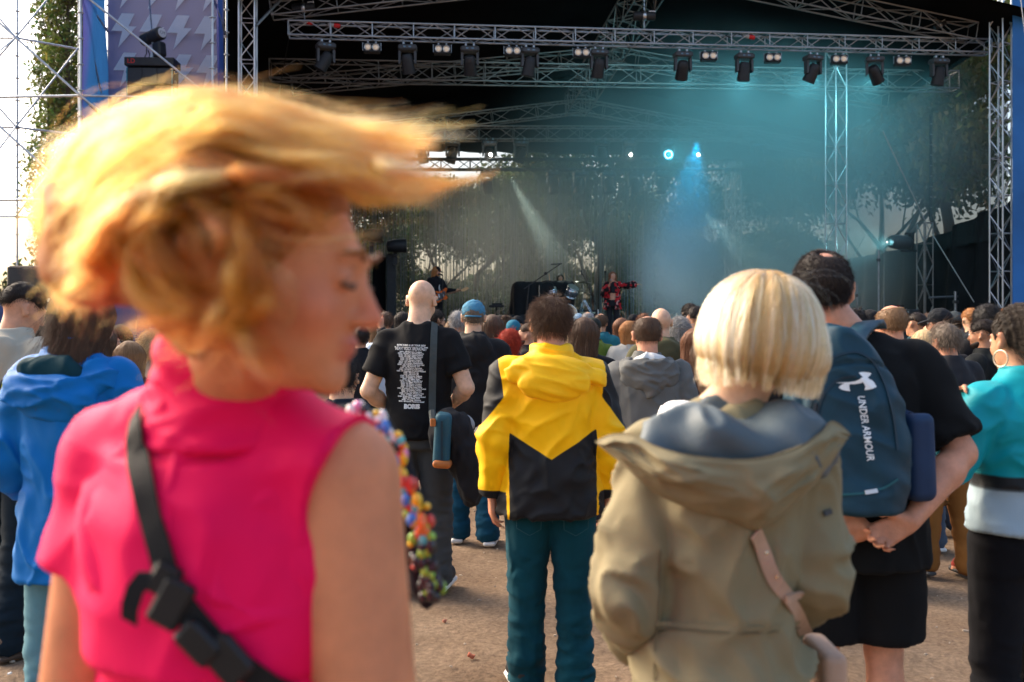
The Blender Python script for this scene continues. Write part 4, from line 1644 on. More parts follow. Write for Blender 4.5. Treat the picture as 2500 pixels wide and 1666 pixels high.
def drum_kit():
    b = base_of(1372, 5.2)
    Y = b.y

    def loc(px, py, v):
        return on_v(px, py, v) - b
    RZ = .6
    z0 = RZ
    chrome = M('chrome', (.7, .71, .72), .15, 1.0, var=.1)
    shell = M('drum_silver', (.55, .57, .6), .2, .8, var=.15, vscale=3, stretch=(1, 1, .1))
    ris = MB().box((0, .3, RZ / 2), (3.4, 2.2, RZ), bev=.01).build('drum_riser', BLACK)
    ris.matrix_basis = Matrix.Translation(b)
    tag(ris, 'low black riser under the drum kit', 'riser')
    root = empty('drum_kit', b)

    def drum(nm, p, r, h, rot, hm=(.75, .75, .74)):
        mt = Matrix.Translation(p) @ Euler(rot).to_matrix().to_4x4()
        d = MB().lathe([(r, -h / 2), (r, h / 2)], 24, mt).build(nm, shell, smooth=True)
        d.parent = root
        MB().lathe([(r * .98, h / 2 + .002), (0, h / 2 + .004)], 24, mt).build('drum_head', M('drumskin', hm, .5), smooth=True).parent = d
        for s in (-1, 1):
            MB().lathe([(r * 1.0, s * h / 2 - .02), (r * 1.05, s * h / 2 - .02), (r * 1.05, s * h / 2 + .02), (r * 1.0, s * h / 2 + .02)], 24, mt).build('hoop', chrome, smooth=True).parent = d
        for k in range(8):
            a = k * PI / 4
            MB().box(mt @ Vector((r * 1.04 * math.cos(a), r * 1.04 * math.sin(a), 0)), (.025, .025, h * .7), Euler(rot).to_matrix()).build('lug', chrome).parent = d
    drum('tom', loc(1396, 713, 4.6), .17, .3, (.5, .35, 0))
    drum('tom', loc(1348, 716, 4.6), .15, .26, (.4, -.3, 0))
    drum('bass_drum', loc(1380, 768, 4.9), .3, .45, (PI / 2, 0, .25))
    drum('floor_tom', loc(1330, 750, 5.0), .22, .4, (.05, 0, 0))
    drum('snare_drum', loc(1362, 745, 5.3), .18, .15, (.1, 0, 0))
    for i, (px, py, v, r, rot) in enumerate([(1424, 689, 4.9, .27, (.15, .12, 0)), (1325, 705, 5.0, .24, (.1, -.2, 0)), (1428, 716, 5.2, .19, (0, 0, 0)), (1345, 700, 5.6, .22, (.2, .1, 0))]):
        p = loc(px, py, v)
        mt = Matrix.Translation(p) @ Euler(rot).to_matrix().to_4x4()
        c = MB().lathe([(r, -.012), (r, -.008), (r * .3, .015), (r * .22, .03), (0, .045), (0, .04), (r * .3, .005)], 28, mt).build('cymbal', M('cymbal', (.10, .09, .06), .3, .9), smooth=True)
        c.parent = root
        st = MB().tube([p, (p.x, p.y, RZ + .25)], .012, 6)
        for k in range(3):
            st.tube([(p.x, p.y, RZ + .45), (p.x + .25 * math.cos(k * 2.1), p.y + .25 * math.sin(k * 2.1), RZ + .01)], .012, 6)
        st.build('stand', chrome).parent = c
    st = MB().tube([loc(1316, 790, 4.4), loc(1316, 697, 4.4)], .012, 6).build('stand', chrome)
    st.parent = root
    tag(root, 'silver drum kit with cymbals in the middle of the stage', 'drum kit')
    # black cloth cover left of the kit
    s = SDF()
    p = loc(1300, 745, 4.9)
    s.rbox((p.x, p.y, .95), (1.15, .7, 1.2), .12, rot=(0, 0, .1), k=0)
    s.rbox((p.x + .75, p.y + .4, 1.2), (1.0, .5, .8), .12, k=.1)
    s.cone((p.x - .62, p.y, .25), (p.x - .45, p.y, 1.3), .16, .1, k=.15)
    V, Fq = s.surf(.035)
    N = vnormals(V, Fq)
    V = V + N * ((ridge(V * np.array([5, 5, 1.2]), 3) - .5) * .09)[:, None]
    cv = link('cloth_cover', mesh('cloth_cover', V + np.array(b), Fq, M('black_cloth', (.008, .008, .009), .9, wr=.5, wscale=4), True))
    tag(cv, 'black cloth draped over gear beside the drums', 'cover')
    # overhead boom microphone
    mo = empty('boom_stand', on_v(1280, HY, 4.2) * Vector((1, 1, 0)) + Vector((0, 0, DECK)))
    bb = mo.location
    f = lambda px, py, v: on_v(px, py, v) - mo.matrix_basis.translation
    MB().tube([(0, 0, 0), f(1292, 694, 4.2)], .016, 8).build('post', BLACK).parent = mo
    MB().tube([f(1280, 705, 4.2), f(1334, 668, 4.3), f(1368, 645, 4.4)], .014, 8).build('boom', BLACK).parent = mo
    MB().tube([f(1345, 646, 4.4), f(1372, 644, 4.4)], .02, 8).build('microphone', DGREY).parent = mo
    MB().box(f(1332, 668, 4.3), (.09, .06, .09), bev=.02).build('joint', BLACK).parent = mo
    for k in range(3):
        MB().tube([(0, 0, .15), (.35 * math.cos(k * 2.1 + .4), .35 * math.sin(k * 2.1 + .4), .01)], .014, 6).build('leg', BLACK).parent = mo
    tag(mo, 'black boom stand reaching up over the drummer', 'microphone stand')
    # flight case with pale trim right of the kit
    p = base_of(1430, 5.6)
    fc = empty('flight_case', p, .1)
    MB().box((0, 0, .45), (.7, .5, .62), bev=.01).build('case', BLACK).parent = fc
    for i in range(4):
        MB().box((0, -.255, .22 + .15 * i), (.5, .012, .04)).build('drawer_edge', M('case_trim', (.5, .5, .36), .5)).parent = fc
    for s_ in (-1, 1):
        MB().box((.34 * s_, -.25, .45), (.03, .03, .64)).build('corner_trim', ALU).parent = fc
    tag(fc, 'flight case with pale drawer edges right of the drums', 'case')
    for i, (px, v, lab) in enumerate([(1240, 1.2, 'low black wedge monitor left of the drum kit'), (1125, 1.0, 'low black wedge monitor beside the guitarist'), (1320, .8, 'low black wedge monitor in front of the drums')]):
        w = empty('wedge_monitor', base_of(px, v), .1)
        MB().prism([(-.3, 0), (.3, 0), (.3, .12), (.05, .36), (-.3, .36)], -.25, .25, Matrix.Rotation(PI / 2, 4, 'Z')).build('cabinet', BLACK).parent = w
        MB().box((0, -.2, .26), (.44, .02, .3), (-.85, 0, 0)).build('grille', M('speaker_grille', (0, 0, 0))).parent = w
        tag(w, lab, 'speaker')
    ms = empty('microphone_stand', base_of(1478, 2.05))
    H = at(1478, 668, 2.05).z - DECK
    MB().tube([(0, 0, 0), (0, 0, H)], .012, 8).build('post', BLACK).parent = ms
    MB().lathe([(.15, 0), (.15, .02), (.02, .03)], 16).build('foot', BLACK).parent = ms
    MB().tube([(0, 0, H), (.0, -.02, H + .07)], [.014, .028], 8).build('clip', BLACK).parent = ms
    tag(ms, 'black straight microphone stand beside the singer', 'microphone stand')
    ms = empty('microphone_stand', base_of(1432, 4.6))
    f = lambda px, py, v: on_v(px, py, v) - ms.matrix_basis.translation
    MB().tube([f(1446, 790, 4.6), f(1444, 730, 4.6)], .012, 8).build('post', BLACK).parent = ms
    MB().tube([f(1455, 745, 4.6), f(1444, 722, 4.6), f(1436, 700, 4.6), f(1420, 664, 4.6)], .01, 8).build('boom', BLACK).parent = ms
    MB().tube([f(1421, 672, 4.6), f(1419, 660, 4.6)], .022, 8).build('microphone', DGREY).parent = ms
    tag(ms, 'black boom microphone stand between drums and singer', 'microphone stand')


drum_kit()

# ------------------------------------------------------------------ people
def hair_mat(name, c0, c1, rough=.38, glossy=False):
    key = 'hair_' + name
    if key in _mats:
        return _mats[key]
    m = bpy.data.materials.new(key)
    _mats[key] = m
    m.use_nodes = True
    n, l = m.node_tree.nodes, m.node_tree.links
    n.remove(n['Principled BSDF'])
    hi = n.new('ShaderNodeHairInfo')
    mx = n.new('ShaderNodeMix')
    mx.data_type = 'RGBA'
    mx.inputs[6].default_value = lin(c0)
    mx.inputs[7].default_value = lin(c1)
    l.new(hi.outputs['Random'], mx.inputs[0])
    if glossy:
        h = n.new('ShaderNodeBsdfHairPrincipled')
        h.parametrization = 'COLOR'
        h.inputs['Roughness'].default_value = rough
        h.inputs['Radial Roughness'].default_value = .55
        l.new(mx.outputs[2], h.inputs['Color'])
    else:
        h = n.new('ShaderNodeBsdfPrincipled')
        h.inputs['Roughness'].default_value = .55
        h.inputs['Specular IOR Level'].default_value = .25
        l.new(mx.outputs[2], h.inputs['Base Color'])
    l.new(h.outputs[0], n['Material Output'].inputs[0])
    return m


def hair_base(name, c):
    return M('hairbase_' + name, c, .6, var=.45, vscale=18, bump=.8, bscale=70, stretch=(1, 1, .18), spec=.3)


HAIR = {  # name: dark, light
    'brown': ((.055, .028, .015), (.13, .07, .038)), 'dark': ((.012, .008, .006), (.035, .021, .014)), 'black': ((.008, .007, .007), (.025, .02, .018)),
    'lightbrown': ((.16, .085, .04), (.32, .18, .085)), 'blond': ((.45, .28, .12), (.78, .58, .32)), 'ginger': ((.32, .12, .035), (.52, .24, .08)),
    'grey': ((.16, .15, .145), (.45, .44, .42)), 'greybrown': ((.11, .08, .055), (.24, .185, .14)), 'red': ((.30, .02, .01), (.50, .06, .025)),
    'auburn': ((.13, .05, .025), (.26, .11, .05))}


def strands(name, pts, rad, mat, parent, mw=None):
    """pts: (n, k, 3). Linked as one hair curves object."""
    n, k = pts.shape[:2]
    hc = bpy.data.hair_curves.new(name)
    hc.add_curves([k] * n)
    hc.position_data.foreach_set('vector', np.ascontiguousarray(pts, dtype=np.float32).ravel())
    a = hc.attributes.get('radius') or hc.attributes.new('radius', 'FLOAT', 'POINT')
    r = np.broadcast_to(np.asarray(rad, dtype=np.float32).reshape(-1, 1) if np.ndim(rad) else np.float32(rad), (n, k)) * np.linspace(1, .45, k)[None]
    a.data.foreach_set('value', np.ascontiguousarray(r, dtype=np.float32).ravel())
    hc.materials.append(mat)
    o = bpy.data.objects.new(name, hc)
    COL.objects.link(o)
    o.parent = parent
    return o


def grow(V, Fq, n, flow, L, lift, seed, k=5, curl=0.0, wob=.15, off=.002):
    """Strands that start on the hair volume and follow its surface."""
    g = np.random.default_rng(seed)
    N = vnormals(V, Fq)
    f = Fq[g.integers(0, len(Fq), n)]
    w = g.dirichlet((1, 1, 1, 1), n)
    p = (V[f] * w[:, :, None]).sum(1)
    nn = N[f[:, 0]]
    bvh = BVHTree.FromPolygons(V.tolist(), Fq.tolist())
    LL = L * g.uniform(.6, 1.25, n)[:, None]
    dj = g.normal(size=(n, 3)) * wob
    ofs = (off * g.uniform(-.6, 1.6, n) + lift * g.uniform(0, 1, n) ** 2)
    out = np.zeros((n, k, 3))
    ph = g.uniform(0, 6.28, n)[:, None]
    for i in range(k):
        d = flow(p, nn) + dj
        dn = (d * nn).sum(1)
        free = dn > .45 * np.linalg.norm(d, axis=1)
        d = np.where(free[:, None], d, d - nn * dn[:, None])
        d /= np.maximum(np.linalg.norm(d, axis=1), 1e-6)[:, None]
        t = i / (k - 1)
        o = p + nn * (ofs * (.3 + t) - .002 * (1 - t))[:, None]
        if curl:
            b = np.cross(nn, d)
            o = o + (b * np.sin(ph + t * 9) + nn * np.cos(ph + t * 9)) * curl * t ** .5
        out[:, i] = o
        p = p + d * LL / (k - 1)
        for j in range(n):
            if not free[j]:
                q, m, _, _ = bvh.find_nearest(p[j])
                if q is not None:
                    p[j] = q
                    nn[j] = m
    return out


def rot3(yaw=0, pitch=0, roll=0):
    return Matrix.Rotation(yaw, 4, 'Z') @ Matrix.Rotation(pitch, 4, 'X') @ Matrix.Rotation(roll, 4, 'Y')


class Head:
    """Head frame: origin between the ears, +y to the face, +z up."""

    def __init__(self, c, Rm, sc=1.0):
        self.T = Matrix.Translation(c) @ Rm.to_4x4() @ Matrix.Scale(sc, 4)
        self.R = Rm.to_3x3()
        self.s = sc

    def p(self, x, y, z):
        return tuple(self.T @ Vector((x, y, z)))

    def ell(self, s, c, r, rot=None, k=.01, op='u'):
        m = self.R @ (Euler(rot).to_matrix() if rot else Matrix.Identity(3))
        s.ell(self.p(*c), tuple(q * self.s for q in r), m, k, op)

    def cone(self, s, a, b, ra, rb, k=.01, op='u'):
        s.cone(self.p(*a), self.p(*b), ra * self.s, rb * self.s, k, op)

    def half(self, s, p0, n, k=.012):
        s.half(self.p(*p0), tuple(self.R @ Vector(n)), k)

    def loc(self, V):
        Ti = np.array(self.T.inverted())
        return V @ Ti[:3, :3].T + Ti[:3, 3]

    def glob(self, V):
        T = np.array(self.T)
        return V @ T[:3, :3].T + T[:3, 3]

    def skull(self, s, fine=True):
        self.ell(s, (0, -.015, .022), (.075, .094, .088), k=.01)
        self.ell(s, (0, .032, -.028), (.060, .064, .084), k=.03)
        self.ell(s, (0, .045, -.068), (.046, .046, .044), k=.02)
        self.ell(s, (0, .084, -.098), (.022, .015, .016), k=.02)
        for q in (-1, 1):
            self.ell(s, (.038 * q, .064, -.03), (.022, .022, .024), k=.015)
            self.ell(s, (.087 * q, -.014, -.006), (.0085, .022, .034), (.15, .18 * q, -.62 * q), k=.006)
            self.ell(s, (.079 * q, -.004, -.028), (.009, .012, .014), None, k=.008)
            if fine:
                self.ell(s, (.096 * q, -.004, -.004), (.006, .011, .019), (.1, 0, -.5 * q), k=.004, op='s')
                self.ell(s, (.032 * q, .1, .008), (.019, .013, .012), k=.012, op='s')
                self.ell(s, (.031 * q, .084, .006), (.014, .010, .010), k=.006)
                self.ell(s, (.012 * q, .102, -.034), (.008, .010, .007), k=.006)
        self.cone(s, (0, .088, .012), (0, .114, -.03), .007, .011, k=.012)
        self.ell(s, (0, .086, .026), (.044, .012, .009), k=.012)
        if fine:
            self.ell(s, (0, .096, -.058), (.021, .008, .005), k=.006)
            self.ell(s, (0, .094, -.068), (.018, .008, .006), k=.006)

    def neck(self, s, base, r=.056, k=.02):
        s.cone(base, self.p(0, -.012, -.05), r * 1.1, r, k)


def hand(s, w, d, n, side, curl=.6, k=.006, sc=1.0, spread=1.0):
    """Palm, four fingers and a thumb from wrist w; d to the knuckles, n out of the palm, side = +1/-1 turns the thumb."""
    w, d, n = Vector(w), Vector(d).normalized(), Vector(n)
    n = (n - d * n.dot(d)).normalized()
    t = d.cross(n) * side
    kn = []
    for o, L in zip((.031, .0105, -.0105, -.030), (.092, .096, .092, .082)):
        p = w + (d * L + t * o) * sc
        s.cone(w + (d * .015 + t * o * .55) * sc, p, .0165 * sc, .0115 * sc, k * 1.6)
        kn.append(p)
    for i, p in enumerate(kn):
        L = (.041, .046, .042, .033)[i] * sc
        a = 0.0
        q = p
        r = .0094 * sc
        for j, (f, c) in enumerate(((1, .55), (.62, .85), (.5, .6))):
            a += c * curl * (1 + .12 * i)
            dd = d * math.cos(a) + n * math.sin(a) + t * (1.5 - i) * .06 * spread
            e = q + dd.normalized() * L * f
            s.cone(q, e, r, r * .9, k)
            q = e
            r *= .9
    b = w + (d * .028 + t * .026 + n * .008) * sc
    e = b + (t * .62 + d * .62 + n * .35).normalized() * .042 * sc
    s.cone(w + d * .01 * sc, b, .017 * sc, .016 * sc, k * 2)
    s.cone(b, e, .0145 * sc, .0115 * sc, k)
    s.cone(e, e + (t * .15 + d * .85 + n * (.2 + .5 * curl)).normalized() * .032 * sc, .0115 * sc, .009 * sc, k)


ARMS = {  # elbow, wrist, hand dir, palm normal (right side, mirrored for the left), body faces +y
    'down': ((.232, -.03, 1.13), (.252, .03, .885), (.02, .12, -1), (-1, .15, 0)),
    'front': ((.245, -.01, 1.14), (.09, .22, 1.08), (-.8, .5, .15), (0, -.4, .9)),
    'pocket': ((.275, -.09, 1.18), (.215, .06, .95), (-.1, .6, -.7), (-1, 0, 0)),
    'behind': ((.285, -.10, 1.17), (.075, -.185, .985), (-.9, -.25, -.25), (.1, -1, .1)),
    'chest': ((.235, .03, 1.18), (.06, .25, 1.26), (-.3, .3, .9), (-.5, -.6, .3)),
    'raise': ((.26, .16, 1.5), (.20, .22, 1.74), (-.05, .1, 1), (0, 1, 0)),
}
SHO = Vector((.165, -.008, 1.398))


def fold(V, N, amp, fr, seed, mask=None):
    """Cloth creases: two crossing families of sharp ridges plus a soft swell."""
    fr = np.array(fr, float)
    g = np.random.default_rng(seed)
    q = V * fr
    wp = np.stack([fbm(V * 4.5 + 7, seed, 2), fbm(V * 4.5 + 31, seed + 1, 2), fbm(V * 4.5 + 57, seed + 2, 2)], 1) - .5
    q = q + wp * 1.6
    c1, s1 = math.cos(.6), math.sin(.6)
    A = np.stack([q[:, 0] * c1 + q[:, 2] * s1, q[:, 1], (-q[:, 0] * s1 + q[:, 2] * c1) * 2.1], 1)
    B = np.stack([q[:, 0] * c1 - q[:, 2] * s1, q[:, 1], (q[:, 0] * s1 + q[:, 2] * c1) * 2.1], 1)
    r1, r2 = ridge(A * .75, seed) ** 3, ridge(B * .75, seed + 5) ** 3
    m1 = np.clip(fbm(V * 5, seed + 20, 2) * 3 - 1, 0, 1)
    d = (r1 * m1 + r2 * (1 - m1) - .42) * 1.7 + (fbm(q * .6, seed + 9, 2) - .5) * 1.1
    d = d * amp
    if mask is not None:
        d = d * mask
    return V + N * d[:, None]


def torso(e, w=1.0, belly=0.0, bottom=.86, fem=False):
    """Loft sections; e = thickness added."""
    sh = .97 if fem else 1.0
    hip = 1.06 if fem else 1.0
    wa = .93 if fem else 1.0
    return [(bottom, 0, -.005, (.17 * w * hip + e), (.12 + belly * .5 + e)), (.98, 0, .0, (.168 * w * hip + e), (.12 + belly + e)), (1.09, 0, .004, (.15 * w * wa + e), (.108 + belly + e)),
            (1.22, 0, .0, (.16 * w + e), (.112 + belly * .6 + e)), (1.32, 0, -.008, (.176 * w * sh + e), (.118 + e)), (1.38, 0, -.012, (.165 * w * sh + e * .9), (.106 + e)),
            (1.425, 0, -.014, (.125 * w * sh + e * .8), (.086 + e * .8)), (1.462, 0, -.014, (.085 + e * .7), (.072 + e * .7)), (1.492, 0, -.012, (.066 + e * .5), (.062 + e * .5))]


def build_person(name, loc, yaw, H, sp):
    """sp: dictionary that describes clothes, pose and hair. Returns the person object (a continuous body mesh)."""
    w = sp.get('w', 1.0)
    fem = sp.get('fem', False)
    belly = sp.get('belly', 0.0)
    h = sp.get('h', .012)
    hc = sp.get('hc', h * 2.6)
    hh = sp.get('hh', h)
    seed = sp.get('seed', 1)
    detail = sp.get('detail', False)
    SK = skin(sp.get('skin', 'a'), {'a': (.56, .28, .17), 'b': (.48, .23, .13), 'c': (.64, .38, .24), 'd': (.36, .17, .095), 'e': (.60, .27, .16)}[sp.get('skin', 'a')])
    hy, hp, hr = sp.get('head', (0, 0, 0))
    Rm = rot3(hy, hp, hr)
    piv = Vector((0, -.008, 1.535)) + Vector(sp.get('hoff', (0, 0, 0)))
    HD = Head(piv + Rm.to_3x3() @ Vector((0, .012, .105)) , Rm, sp.get('hs', 1.0))
    b = SDF()
    b.loft(torso(0, w, belly, .84, fem), k=.01)
    HD.skull(b, True)
    HD.neck(b, (0, -.012, 1.47), .054 if fem else .059)
    legs = []
    stance = sp.get('stance', (.0, .0))
    for i, sd in enumerate((-1, 1)):
        hip = Vector((.092 * w * sd, 0, .90))
        fy = stance[i]
        kn = Vector((.10 * sd * (.9 + .1 * w), .015 + fy * .5, .49))
        an = Vector((.105 * sd, -.02 + fy, .085))
        if sp.get('sit'):
            kn = Vector((.17 * sd, .40, .88))
            an = Vector((.19 * sd, .40, .47))
        legs.append((hip, kn, an, sd))
        b.cone(hip, kn, .092 * w, .058, .03)
        b.cone(kn + Vector((0, -.005, 0)), kn.lerp(an, .35) + Vector((0, -.012, 0)), .055, .056 * (.5 + .5 * w), .02)
        b.cone(kn.lerp(an, .35) + Vector((0, -.012, 0)), an, .056 * (.5 + .5 * w), .037, .02)
        b.cone(an, an + Vector((.02 * sd, .15, -.05)), .036, .03, .02)
    arms = []
    for i, sd in enumerate((-1, 1)):
        a = sp.get('arms', ('down', 'down'))[i]
        el, wr, dr, pn = [Vector((q[0] * sd, q[1], q[2])) for q in (ARMS[a] if isinstance(a, str) else a)]
        so = Vector((SHO.x * sd * w, SHO.y, SHO.z))
        if isinstance(a, str):
            el.x += (w - 1) * .17 * sd
            wr.x += (w - 1) * .10 * sd
        ar = sp.get('armr', 1.0)
        b.ell(so + Vector((-.012 * sd, 0, 0)), (.056 * w, .055, .05), k=.03)
        b.cone((.03 * sd, -.02, 1.475), so + Vector((-.02 * sd, 0, .015)), .036, .034, .03)
        b.cone(so, el, .054 * ar, .042 * ar, .02)
        b.cone(el, el.lerp(wr, .3), .042 * ar, .044 * ar, .015)
        b.cone(el.lerp(wr, .3), wr, .044 * ar, .029, .02)
        hand(b, wr, dr, pn, sd if a != 'behind' else sd, curl=sp.get('curl', .55), k=.006 if detail else .004, sc=1.02)
        arms.append((so, el, wr, sd))
    V, Fq = b.surf(h, sp.get('zf', 1.38), hc)
    V = relax(V, Fq, 1, .4)
    body = link(name, mesh('body', V, Fq, SK, True))
    body.matrix_basis = Matrix.Translation(loc) @ Matrix.Rotation(yaw, 4, 'Z') @ Matrix.Scale(H / 1.75, 4)
    body['hd'] = 0

    def part(nm, V, Fq, mat, par=body, smooth=True):
        o = link(nm, mesh(nm, V, Fq, mat, smooth))
        o.parent = par
        return o

    # --- trousers
    bt = sp.get('bottom', 'jeans')
    bc = sp.get('bcol', (.02, .03, .05))
    t = SDF()
    t.loft([(.80, 0, -.005, .175 * w + .012, .122 + belly * .4), (.90, 0, -.008, .178 * w + .012, .13 + belly * .5), (1.0, 0, 0, .165 * w + .012, .122 + belly * .6)], k=.02)
    for hip, kn, an, sd in legs:
        if bt == 'shorts':
            t.fcone(hip, kn.lerp(hip, .12), .108 * w, .112 * w, .02)
        elif bt == 'slim':
            t.cone(hip, kn, .102 * w, .07, .02)
            t.fcone(kn, an, .07, .055, .02)
        else:
            t.cone(hip, kn, .108 * w, .084 * (.6 + .4 * w), .02)
            t.cone(kn, an + Vector((0, .0, -.01)), .084 * (.6 + .4 * w), .072, .02)
            t.fcone(an + Vector((0, .01, .08)), an + Vector((0, .015, -.045)), .074, .08, .02)
    th = sp.get('th', h * 1.3)
    V, Fq = t.surf(th, sp.get('tzf'), hc) if sp.get('tzf') else t.surf(th)
    N = vnormals(V, Fq)
    if bt != 'shorts':
        low = np.clip((.75 - V[:, 2]) / .5, .15, 1)
        V = fold(V, N, .012, (7, 7, 17), seed, low)
    else:
        V = fold(V, N, .006, (9, 9, 4), seed)
    part('shorts' if bt == 'shorts' else 'trousers', V, Fq, sp.get('bmat') or cloth('b%s' % str(bc), bc, wr=.25, wscale=14))
    # --- shoes
    scol, sole = sp.get('shoe', ((.02, .02, .022), (.6, .6, .58)))
    for hip, kn, an, sd in legs:
        q = SDF()
        base = Vector((an.x + .012 * sd, an.y, an.z - .085))
        yw = .14 * sd
        q.rbox(base + Vector((.018 * sd, .062, .065)), (.088, .20, .07), .033, (.12, 0, -yw), k=0)
        q.ell(base + Vector((.0 * sd, -.01, .085)), (.044, .062, .055), k=.02)
        q.ell(base + Vector((.03 * sd, .135, .05)), (.043, .06, .034), (0, 0, -yw), k=.02)
        V, Fq = q.surf(sp.get('sh', max(.012, h)))
        sh = part('shoe', V, Fq, M('shoe%s' % str(scol), scol, .6, var=.2, vscale=20, bump=.2, bscale=200))
        q = SDF()
        q.rbox(base + Vector((.018 * sd, .062, .016)), (.094, .275, .034), .016, (0, 0, -yw), k=0)
        V, Fq = q.surf(sp.get('sh', max(.012, h)))
        part('sole', V, Fq, M('sole%s' % str(sole), sole, .6, var=.2, vscale=20), sh)
    # --- top
    tt = sp.get('top', 'jacket')
    tcol = sp.get('tcol', (.02, .02, .022))
    tm = sp.get('tmat') or cloth('t%s' % str(tcol), tcol)
    e = {'tee': .016, 'jacket': .034, 'hoodie': .036, 'coat': .042, 'sleeveless': .012, 'quilt': .05}.get(tt, .03)
    e = sp.get('e', e)
    bot = sp.get('bot', {'tee': .86, 'coat': .62}.get(tt, .84))
    g = SDF()
    g.loft([(bot, 0, -.008, .176 * w + e * 1.1, .128 + belly * .7 + e)] + [q for q in torso(e, w, belly, .84, fem) if q[0] > bot + .06], k=.01)
    for so, el, wr, sd in arms:
        if tt == 'sleeveless':
            continue
        ar = sp.get('armr', 1.0)
        g.ell(so + Vector((-.015 * sd, 0, -.004)), (.055 * w + e * .8, .055 + e * .8, .046 + e * .6), k=.03)
        g.cone((.045 * sd, -.022, 1.465), so + Vector((-.02 * sd, 0, .012)), .036 + e * .5, .034 + e * .6, .03)
        if tt == 'tee':
            g.fcone(so, so.lerp(el, sp.get('sleeve', .72)), .054 * ar + e * .8, .052 * ar + e * .95, .015)
        else:
            g.cone(so, el, .052 + e, .046 + e * .95, .02)
            g.fcone(el, wr, .046 + e * .95, .034 + e * .6, .015)
    if tt in ('jacket', 'quilt', 'coat') and not sp.get('nocollar'):
        g.loft([(1.44, 0, -.015, .075 + e, .075 + e), (1.50, 0, -.012, .066 + e * .5, .066 + e * .5), (1.535, 0, -.008, .064 + e * .4, .064 + e * .4)], k=.02)
        g.loft([(1.47, 0, -.008, .05, .052), (1.6, 0, -.004, .064, .064)], k=.006, op='s')
    if tt == 'hoodie' or sp.get('hood'):
        g.loft([(1.43, 0, -.03, .1 + e, .09 + e), (1.49, 0, -.025, .088 + e * .5, .085 + e * .5), (1.53, 0, -.02, .08 + e * .4, .08 + e * .4)], k=.03)
        g.ell((0, -.125, 1.43), (.135, .06, .085), (.35, 0, 0), k=.035)
        g.ell((0, -.15, 1.38), (.1, .045, .06), (.3, 0, 0), k=.03)
        g.loft([(1.45, 0, -.02, .06, .062), (1.6, 0, -.03, .078, .084)], k=.01, op='s')
    if tt == 'tee' or tt == 'sleeveless':
        g.half((0, .0, 1.495), (0, .35, 1), .006)
    V, Fq = g.surf(sp.get('gh', h * 1.1), sp.get('gzf'), hc) if sp.get('gzf') else g.surf(sp.get('gh', h * 1.1))
    N = vnormals(V, Fq)
    V = fold(V, N, sp.get('fold', .010), sp.get('ffr', (8, 8, 4.5)), seed + 3)
    topo = part({'tee': 'tee_shirt', 'sleeveless': 'vest', 'hoodie': 'hoodie', 'coat': 'coat'}.get(tt, 'jacket'), V, Fq, tm)
    if sp.get('tcolor_fn'):
        set_col(topo.data, sp['tcolor_fn'](V))
    # --- hair
    hs = sp.get('hair', 'short')
    hcol = sp.get('hcol', 'brown')
    c0, c1 = HAIR[hcol]
    hb, hm = hair_base(hcol, tuple(.75 * (a + b_) / 2 for a, b_ in zip(c0, c1))), hair_mat(hcol, c0, c1)
    ns = sp.get('ns', 900)
    sr = sp.get('sr', .0011)
    g = None
    flow = lambda p, n_: np.tile(np.array(HD.R @ Vector((0, -.5, -1))), (len(p), 1))
    L, lift, curl, wob = .03, .004, 0.0, .3
    if hs in ('short', 'fade', 'balding', 'crop'):
        g = SDF()
        th_ = {'short': .009, 'fade': .009, 'balding': .007, 'crop': .005}[hs]
        HD.ell(g, (0, -.018, .026), (.076 + th_, .094 + th_, .089 + th_), k=0)
        HD.half(g, (0, .06, .035), (0, .92, -.42), .02)
        HD.half(g, (0, -.05, -.062 if hs != 'fade' else -.01), (0, .12, -1), .012)
        for q in (-1, 1):
            HD.ell(g, (.102 * q, .004, -.022), (.036, .046, .046), k=.010, op='s')
            HD.ell(g, (.08 * q, .05, -.04), (.05, .04, .05), k=.012, op='s')
            if hs == 'fade':
                HD.ell(g, (.10 * q, -.02, -.01), (.05, .12, .055), k=.02, op='s')
        if hs == 'balding':
            HD.ell(g, (0, .0, .115), (.062, .085, .045), k=.02, op='s')
        if sp.get('thin'):
            HD.ell(g, (.008, -.066, .118), (.030, .034, .030), k=.012, op='s')
        wh = np.array(HD.p(.01, -.06, .10))
        up_ = np.array(HD.R @ Vector((0, 0, 1)))

        def flow(p, n_):
            d = p - wh
            return d / np.maximum(np.linalg.norm(d, axis=1), 1e-5)[:, None] - up_ * .25
        L, lift, wob = (.036, .0012, .16) if hs == 'short' else (.016, .0010, .2)
    elif hs in ('long', 'bob', 'mid'):
        g = SDF()
        HD.ell(g, (0, -.02, .026), (.090, .108, .102), k=0)
        zb = {'long': -.30, 'bob': -.13, 'mid': -.19}[hs]
        bw = {'long': .10, 'bob': .098, 'mid': .10}[hs]
        for q in (-1, 1):
            HD.cone(g, (.045 * q, -.035, .02), (.048 * q, -.045, zb), .06, .046, .04)
            HD.cone(g, (.068 * q, .01, .01), (.066 * q, .0, zb * .8), .034, .026, .03)
        HD.cone(g, (0, -.06, 0), (0, -.075, zb), .055, .035, .04)
        HD.half(g, (0, .066, .03), (0, .95, -.30), .02)
        HD.ell(g, (0, .12, -.05), (.066, .09, .12), k=.01, op='s')
        L, lift = {'long': .16, 'bob': .09, 'mid': .11}[hs], .003

        def flow(p, n_):
            d = np.tile(np.array(HD.R @ Vector((0, -.1, -1))), (len(p), 1))
            q = p - np.array(HD.p(0, .0, .13))
            topw = np.clip(n_ @ np.array(HD.R @ Vector((0, 0, 1))), 0, 1)[:, None]
            return d * (1 - topw) + q / .1 * topw
        wob = .12
    elif hs in ('curly', 'afro', 'bun'):
        g = SDF()
        ex = {'curly': .026, 'afro': .04, 'bun': .012}[hs]
